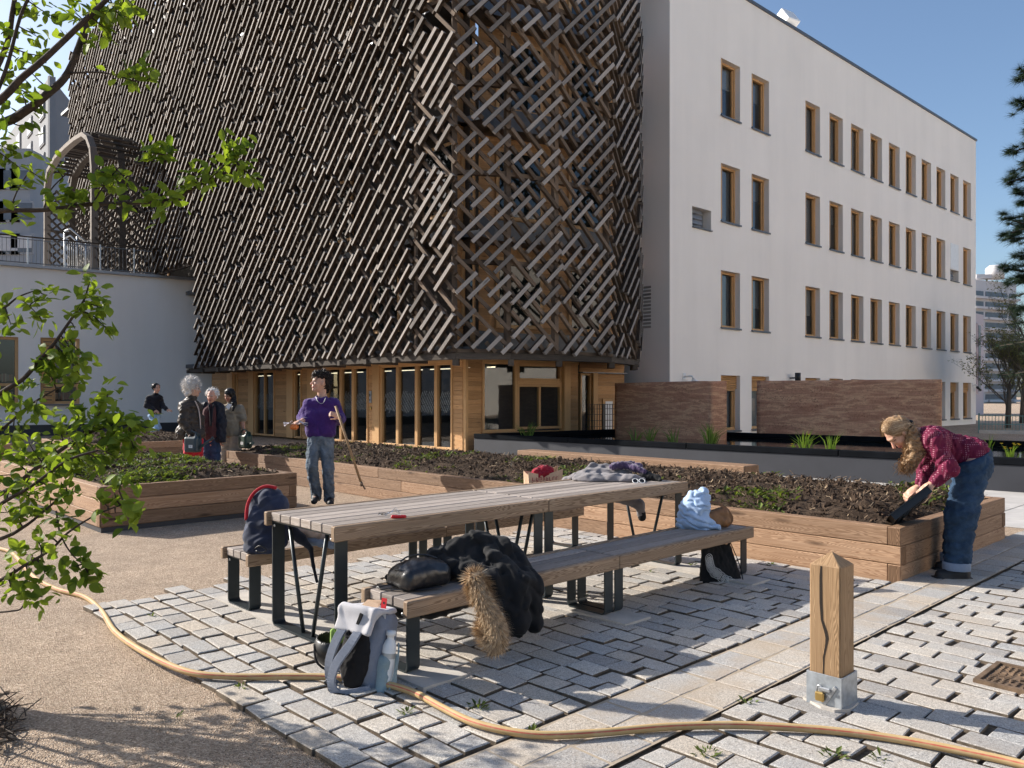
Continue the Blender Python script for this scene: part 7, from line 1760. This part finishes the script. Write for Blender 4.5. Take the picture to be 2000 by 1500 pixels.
# ---- person hurrying along the white wall
Y0 = 21.0; J = lambda x, y, d=0.0: P(x, y, Y0 + d)
t = thing("person", "dark haired person in a black jumper hurrying past the white wing wall", "person", J(303, 881)); q = SDF(); H = head(q, J(306, 758.5, -.02), (.80, -.55, -.12), (.15, 0, 1), 1.02)
q.chain([J(305, 766), J(303, 772)], [.055, .06], .03); q.cap(J(294, 779), J(309, 778), .06, .06, .03); q.cap(J(301, 783), J(303, 806), .10, .10, .04); a1 = [J(291, 778, -.1), J(287, 792, -.14), J(301, 801, -.22)]; a2 = [J(312, 778, .1), J(316, 791, .05), J(325, 799, -.1)]
q.chain(a1, [.05, .042, .03], .03); q.chain(a2, [.05, .042, .03], .03); hand(q, a1[2], (.9, -.2, -.35), (0, -.6, .8), .5, 1); hand(q, a2[2], (.95, 0, -.3), (0, -.6, .8), .2, 1)
g1 = [J(299, 812), J(308, 838, -.15), J(303, 870, .05)]; g2 = [J(305, 812), J(303, 842, .1), J(292, 866, .3)]; q.chain(g1, [.09, .065, .045], .05); q.chain(g2, [.09, .065, .045], .05); body(t, q, H, .010)
q = SDF(); q.chain([J(301, 784), J(303, 803)], [.15, .155], .08); q.cap(J(292, 778), J(311, 777), .088, .088, .06); q.chain(a1, [.08, .07, .05], .05); q.chain(a2, [.08, .068, .046], .05); q.cap(J(303, 772), J(304, 769), .075, .066, .03); soft("jumper", q, .011, M['black_c'], t, None, .008, .12, 4, cut(J(0, 812).z))
q = SDF(); q.chain(g1, [.115, .09, .075], .05); q.chain(g2, [.115, .09, .075], .05); q.ell(J(302, 811), (.155, .12, .12), None, .05); soft("jeans", q, .011, M['jeans_l'], t, None, .009, .12, 5, cut(None, J(0, 809.5).z))
q = SDF(); hc = J(304, 755.5, .0); q.ell(hc, (.108, .105, .10), None, .03); q.ell(J(311, 761, -.08), (.085, .09, .10), None, .01, True); soft("hair", q, .010, M['hair_k'], t, None, .010, .06, 3)
for (c, d) in ((J(303, 873, .05), Vector((.12, -.06, -.01))), (J(291, 868, .3), Vector((.06, -.03, -.10)))): q = SDF(); q.cap(c, c + d, .05, .042); soft("shoe", q, .010, M['shoe'], t)
# ------------------------------------------------------------------ bird cherry reaching in from the left
tree = thing("bird_cherry_tree", "leafy bird cherry with fresh green leaves reaching in at the left edge", "tree", (-3.55, 4.15, 0))
TB = Vector((-3.55, 4.15, 0)); tb = MB(); tb.tube(smooth_path([TB, TB + Vector((.05, -.05, .7)), TB + Vector((.0, .02, 1.5)), TB + Vector((.12, -.1, 2.5)), TB + Vector((.1, -.15, 3.6))], 4), [.10 - .004 * i for i in range(17)], 10)
tb.build("trunk", M['bark'], tree)
bw = MB(); nodes = []; g = random.Random(21)
def branch(pts, r0, r1, leafy=True):
    w = smooth_path([P(*p) for p in pts], 5); n = len(w); bw.tube(w, [r0 + (r1 - r0) * i / (n - 1) for i in range(n)], 7, True)
    nodes.extend((p, (w[min(i + 1, n - 1)] - w[max(i - 1, 0)]).normalized()) for i, p in enumerate(w)); return w
BR = [([(-420, 300, 4.0), (-150, 270, 3.6), (0, 241, 3.45), (52, 215, 3.4), (91, 185, 3.38), (133, 142, 3.4), (168, 52, 3.45), (194, -10, 3.5), (240, -120, 3.5)], .032, .012),
      ([(-400, 420, 4.0), (-120, 290, 3.5), (0, 196, 3.3), (40, 155, 3.28), (87, 115, 3.25), (164, 42, 3.25), (214, -6, 3.25), (300, -90, 3.2)], .026, .010),
      ([(-300, 330, 3.9), (-60, 190, 3.7), (7, 104, 3.65), (25, 22, 3.6), (34, -40, 3.6)], .022, .012), ([(-40, 260, 3.5), (10, 140, 3.5), (40, 32, 3.5), (70, -30, 3.5)], .012, .008),
      ([(-380, 520, 4.0), (-120, 430, 3.6), (0, 412, 3.45), (85, 410, 3.42), (180, 399, 3.4), (290, 395, 3.35), (345, 385, 3.33), (400, 355, 3.3), (440, 320, 3.3), (470, 292, 3.3)], .018, .004),
      ([(133, 143, 3.4), (190, 141, 3.36), (230, 148, 3.34), (258, 158, 3.33)], .006, .003), ([(180, 399, 3.4), (205, 360, 3.4), (240, 318, 3.4)], .005, .003), ([(20, 408, 3.45), (35, 370, 3.45), (60, 330, 3.45)], .005, .003), ([(85, 410, 3.42), (100, 370, 3.42), (135, 335, 3.42)], .005, .003), ([(290, 395, 3.35), (320, 330, 3.35), (325, 292, 3.35)], .005, .002),
      ([(-350, 900, 4.0), (-120, 850, 3.6), (0, 768, 3.4), (45, 740, 3.36), (76, 705, 3.34), (106, 671, 3.32), (136, 628, 3.3), (163, 588, 3.3), (172, 560, 3.3)], .018, .004),
      ([(-250, 720, 3.8), (-80, 640, 3.5), (0, 606, 3.42), (36, 580, 3.4), (74, 566, 3.4)], .010, .003), ([(36, 580, 3.4), (55, 596, 3.38), (72, 612, 3.38)], .004, .002),
      ([(-380, 1000, 4.0), (-140, 1000, 3.6), (0, 965, 3.4), (70, 915, 3.3), (140, 865, 3.25), (208, 832, 3.22), (255, 830, 3.2)], .020, .005), ([(140, 865, 3.25), (190, 815, 3.24), (211, 770, 3.23)], .006, .003),
      ([(-300, 930, 3.9), (-100, 900, 3.6), (0, 840, 3.45), (60, 790, 3.4), (110, 760, 3.4)], .012, .004), ([(-300, 1060, 3.7), (-80, 1040, 3.3), (0, 985, 3.15), (60, 950, 3.1), (130, 900, 3.05), (190, 880, 3.05)], .014, .005),
      ([(-350, 1150, 3.9), (-120, 1090, 3.4), (0, 1053, 3.2), (45, 1030, 3.15), (78, 1005, 3.12), (130, 960, 3.1)], .014, .005), ([(-350, 1240, 3.8), (-120, 1190, 3.3), (0, 1133, 3.1), (50, 1103, 3.05), (100, 1073, 3.02), (133, 1040, 3.0), (187, 1006, 3.0), (243, 984, 3.0)], .012, .003),
      ([(110, 998, 3.05), (118, 1043, 3.02), (140, 1082, 3.0), (165, 1104, 3.0)], .005, .0025), ([(-200, 1230, 3.4), (-30, 1200, 3.1), (20, 1194, 3.05), (42, 1188, 3.05), (52, 1160, 3.05)], .006, .003)]
for p, a, c in BR: branch(p, a * .72, c * .8)
lf = MB()
def leaf(o, d, nrm, L, W, r):
    d = d.normalized(); s = d.cross(nrm).normalized(); n = s.cross(d)
    cv = g.uniform(-.1, .32); fo = g.uniform(.04, .28); i = len(lf.V)
    prof = ((0, .0), (.16, .26), (.36, .46), (.58, .5), (.78, .36), (.92, .14), (1.0, 0.0))
    for (k, w) in prof:
        c = o + d * L * k - n * L * cv * k * k; lf.V.extend([c, c + s * W * w + n * W * fo * w * 2, c - s * W * w + n * W * fo * w * 2])
    for j in range(6):
        q = i + 3 * j; lf.face((q, q + 3, q + 4, q + 1), [(0, 0)] * 4, r, True); lf.face((q, q + 2, q + 5, q + 3), [(0, 0)] * 4, r, True)
def cluster(px, py, Y, n, size=.06, spread=.055, flower=0):
    c = P(px, py, Y); bp, bt_ = min(nodes, key=lambda q: (q[0] - c).length); tip = c + (c - bp) * .15
    d = (tip - bp); d = d.normalized() if d.length > .02 else bt_; m = bp.lerp(tip, .5) + Vector((g.uniform(-.01, .01), g.uniform(-.02, .02), g.uniform(-.01, .01)))
    if (tip - bp).length > .02: bw.tube([bp, m, tip], [.0035, .0028, .0015], 5, False)
    r0 = g.random()
    for k in range(n):
        s = g.uniform(.25, 1.05); o = (bp.lerp(m, s * 2) if s < .5 else m.lerp(tip, s * 2 - 1)) if (tip - bp).length > .05 else c + Vector((g.gauss(0, 1), g.gauss(0, 1), g.gauss(0, 1))) * spread * .4
        if g.random() < .6: o = c + Vector((g.gauss(0, 1), g.gauss(0, 1), g.gauss(0, .9))) * spread * .55
        out = (d * .5 + Vector((g.gauss(0, 1), g.gauss(0, 1), g.gauss(0, .8) - .25))).normalized(); nr = (ZD * .8 + Vector((g.gauss(0, .6), g.gauss(0, .6), 0)) - Vector((0, .25, 0))).normalized()
        L = size * g.uniform(.65, 1.25); leaf(o, out, nr, L, L * g.uniform(.5, .68), min(1, max(0, r0 * .5 + g.uniform(0, .6))))
    for k in range(flower):                             # green flower spikes
        fl = MB()
        e = c + Vector((g.uniform(-.03, .05), 0, g.uniform(.05, .11))); fl.tube([c, e], [.002, .001], 4, False)
        for j in range(14): p = c.lerp(e, .3 + .05 * j); s_ = .0045; fl.box(p + Vector((g.uniform(-.003, .003), g.uniform(-.003, .003), 0)), (s_, s_, s_))
        fl.build('flower_spike', M['grass'], tree)
CL = [(60, 20, 3.6, 12), (15, 60, 3.6, 12), (70, 70, 3.5, 9), (100, 30, 3.5, 10), (30, 150, 3.6, 8), (90, 110, 3.5, 9), (60, 140, 3.4, 7), (140, 20, 3.3, 10), (170, 35, 3.3, 12), (200, 25, 3.3, 14), (235, 30, 3.25, 16), (205, 60, 3.3, 10), (175, 80, 3.4, 7), (270, 20, 3.2, 8), (240, 8, 3.3, 10), (120, 60, 3.3, 5),
      (250, 150, 3.33, 10), (275, 140, 3.33, 8), (300, 148, 3.32, 6), (10, 200, 3.5, 9), (40, 180, 3.4, 5), (50, 250, 3.5, 7), (15, 290, 3.6, 12), (30, 320, 3.6, 8), (60, 190, 3.3, 5), (5, 235, 3.4, 6), (190, 10, 3.35, 10), (20, 110, 3.55, 8), (70, 215, 3.4, 4),
      (110, 330, 3.42, 8), (75, 345, 3.44, 7), (40, 360, 3.45, 8), (140, 385, 3.4, 12), (100, 395, 3.4, 8), (165, 390, 3.38, 10), (125, 415, 3.38, 8), (215, 330, 3.4, 12), (240, 345, 3.38, 8), (190, 370, 3.4, 8), (215, 360, 3.4, 7), (238, 405, 3.37, 7), (30, 408, 3.44, 5), (300, 300, 3.34, 12), (325, 310, 3.34, 8), (315, 285, 3.34, 6), (290, 395, 3.34, 6), (330, 385, 3.32, 13), (355, 375, 3.32, 8), (380, 355, 3.3, 10), (320, 405, 3.32, 6), (405, 330, 3.3, 10), (400, 355, 3.3, 6), (450, 300, 3.3, 14), (465, 275, 3.3, 8), (445, 325, 3.3, 7), (480, 335, 3.28, 8), (492, 345, 3.28, 5), (430, 340, 3.3, 6),
      (75, 585, 3.38, 12), (60, 605, 3.38, 8), (90, 575, 3.38, 6), (20, 630, 3.42, 12), (5, 600, 3.42, 5), (80, 625, 3.38, 8), (175, 570, 3.3, 10), (195, 580, 3.3, 10), (165, 600, 3.3, 8), (195, 600, 3.28, 8), (180, 625, 3.28, 10), (170, 550, 3.3, 6), (200, 635, 3.28, 7), (145, 640, 3.3, 4),
      (120, 690, 3.32, 12), (95, 705, 3.34, 14), (145, 700, 3.3, 12), (75, 715, 3.34, 10), (150, 725, 3.3, 9), (100, 735, 3.34, 9), (55, 755, 3.36, 8), (150, 750, 3.3, 8), (135, 680, 3.3, 7), (160, 690, 3.28, 7), (20, 790, 3.4, 12), (45, 800, 3.38, 10), (70, 790, 3.36, 8), (10, 830, 3.42, 10), (40, 850, 3.4, 9), (0, 880, 3.4, 8),
      (210, 770, 3.23, 9), (200, 790, 3.23, 7), (190, 810, 3.22, 9), (150, 800, 3.26, 14), (170, 835, 3.22, 12), (120, 830, 3.3, 12), (210, 835, 3.2, 16), (235, 820, 3.2, 10), (255, 830, 3.18, 14), (275, 825, 3.18, 8), (250, 850, 3.18, 12), (225, 860, 3.2, 14), (195, 870, 3.2, 12), (165, 870, 3.2, 14), (135, 880, 3.15, 14), (260, 870, 3.18, 7), (105, 860, 3.3, 10), (80, 880, 3.3, 10), (60, 870, 3.3, 7),
      (100, 910, 3.1, 14), (130, 915, 3.1, 10), (60, 930, 3.15, 12), (30, 950, 3.2, 12), (20, 900, 3.3, 10), (160, 900, 3.1, 12), (190, 900, 3.1, 8), (90, 950, 3.1, 10), (120, 945, 3.1, 8), (55, 975, 3.15, 8), (220, 890, 3.15, 7), (10, 1000, 3.2, 8), (35, 1010, 3.15, 8), (70, 1000, 3.12, 9), (100, 985, 3.08, 8), (145, 960, 3.08, 6), (0, 930, 3.25, 8),
      (238, 945, 3.0, 8), (225, 965, 3.0, 9), (242, 990, 3.0, 9), (260, 998, 3.0, 5), (205, 985, 3.0, 6), (225, 1000, 3.0, 5), (115, 1020, 3.02, 8), (125, 1040, 3.0, 7), (75, 1060, 3.05, 9), (50, 1085, 3.05, 10), (25, 1110, 3.08, 8), (100, 1050, 3.0, 6), (140, 1090, 3.0, 9), (155, 1108, 3.0, 10), (178, 1112, 3.0, 8), (165, 1125, 3.0, 6), (60, 1130, 3.05, 10), (85, 1115, 3.03, 8), (30, 1150, 3.08, 9), (60, 1165, 3.05, 9), (80, 1165, 3.05, 6), (5, 1140, 3.1, 7)]
for i, q in enumerate(CL): cluster(q[0], q[1], q[2], int(q[3] * 1.55), .052, .052, 2 if i in (16, 47, 52, 86, 112) else 0)
# the crown beyond the picture edge, which throws the leaf shadows on the gravel
for i in range(95):
    a = g.uniform(0, 6.28); rr = g.uniform(.1, .62); z = g.uniform(.95, 1.75) if i < 62 else g.uniform(1.8, 3.6); c = Vector((-3.35 + math.cos(a) * rr, 4.12 + math.sin(a) * rr * .75, z)); o = TB + Vector((.05, 0, z - .35))
    bw.tube([o, o.lerp(c, .6) + ZD * .06, c], [.009, .006, .003], 4, False)
    for k in range(9):
        p = c + Vector((g.gauss(0, 1), g.gauss(0, 1), g.gauss(0, 1))) * .075; leaf(p, Vector((g.gauss(0, 1), g.gauss(0, 1), g.gauss(0, .7) - .2)), (ZD + Vector((g.gauss(0, .5), g.gauss(0, .5), 0))).normalized(), g.uniform(.05, .08), .04, g.random())
bw.build("branches", M['bark'], tree); lf.build("leaves", M['leaf'], tree)
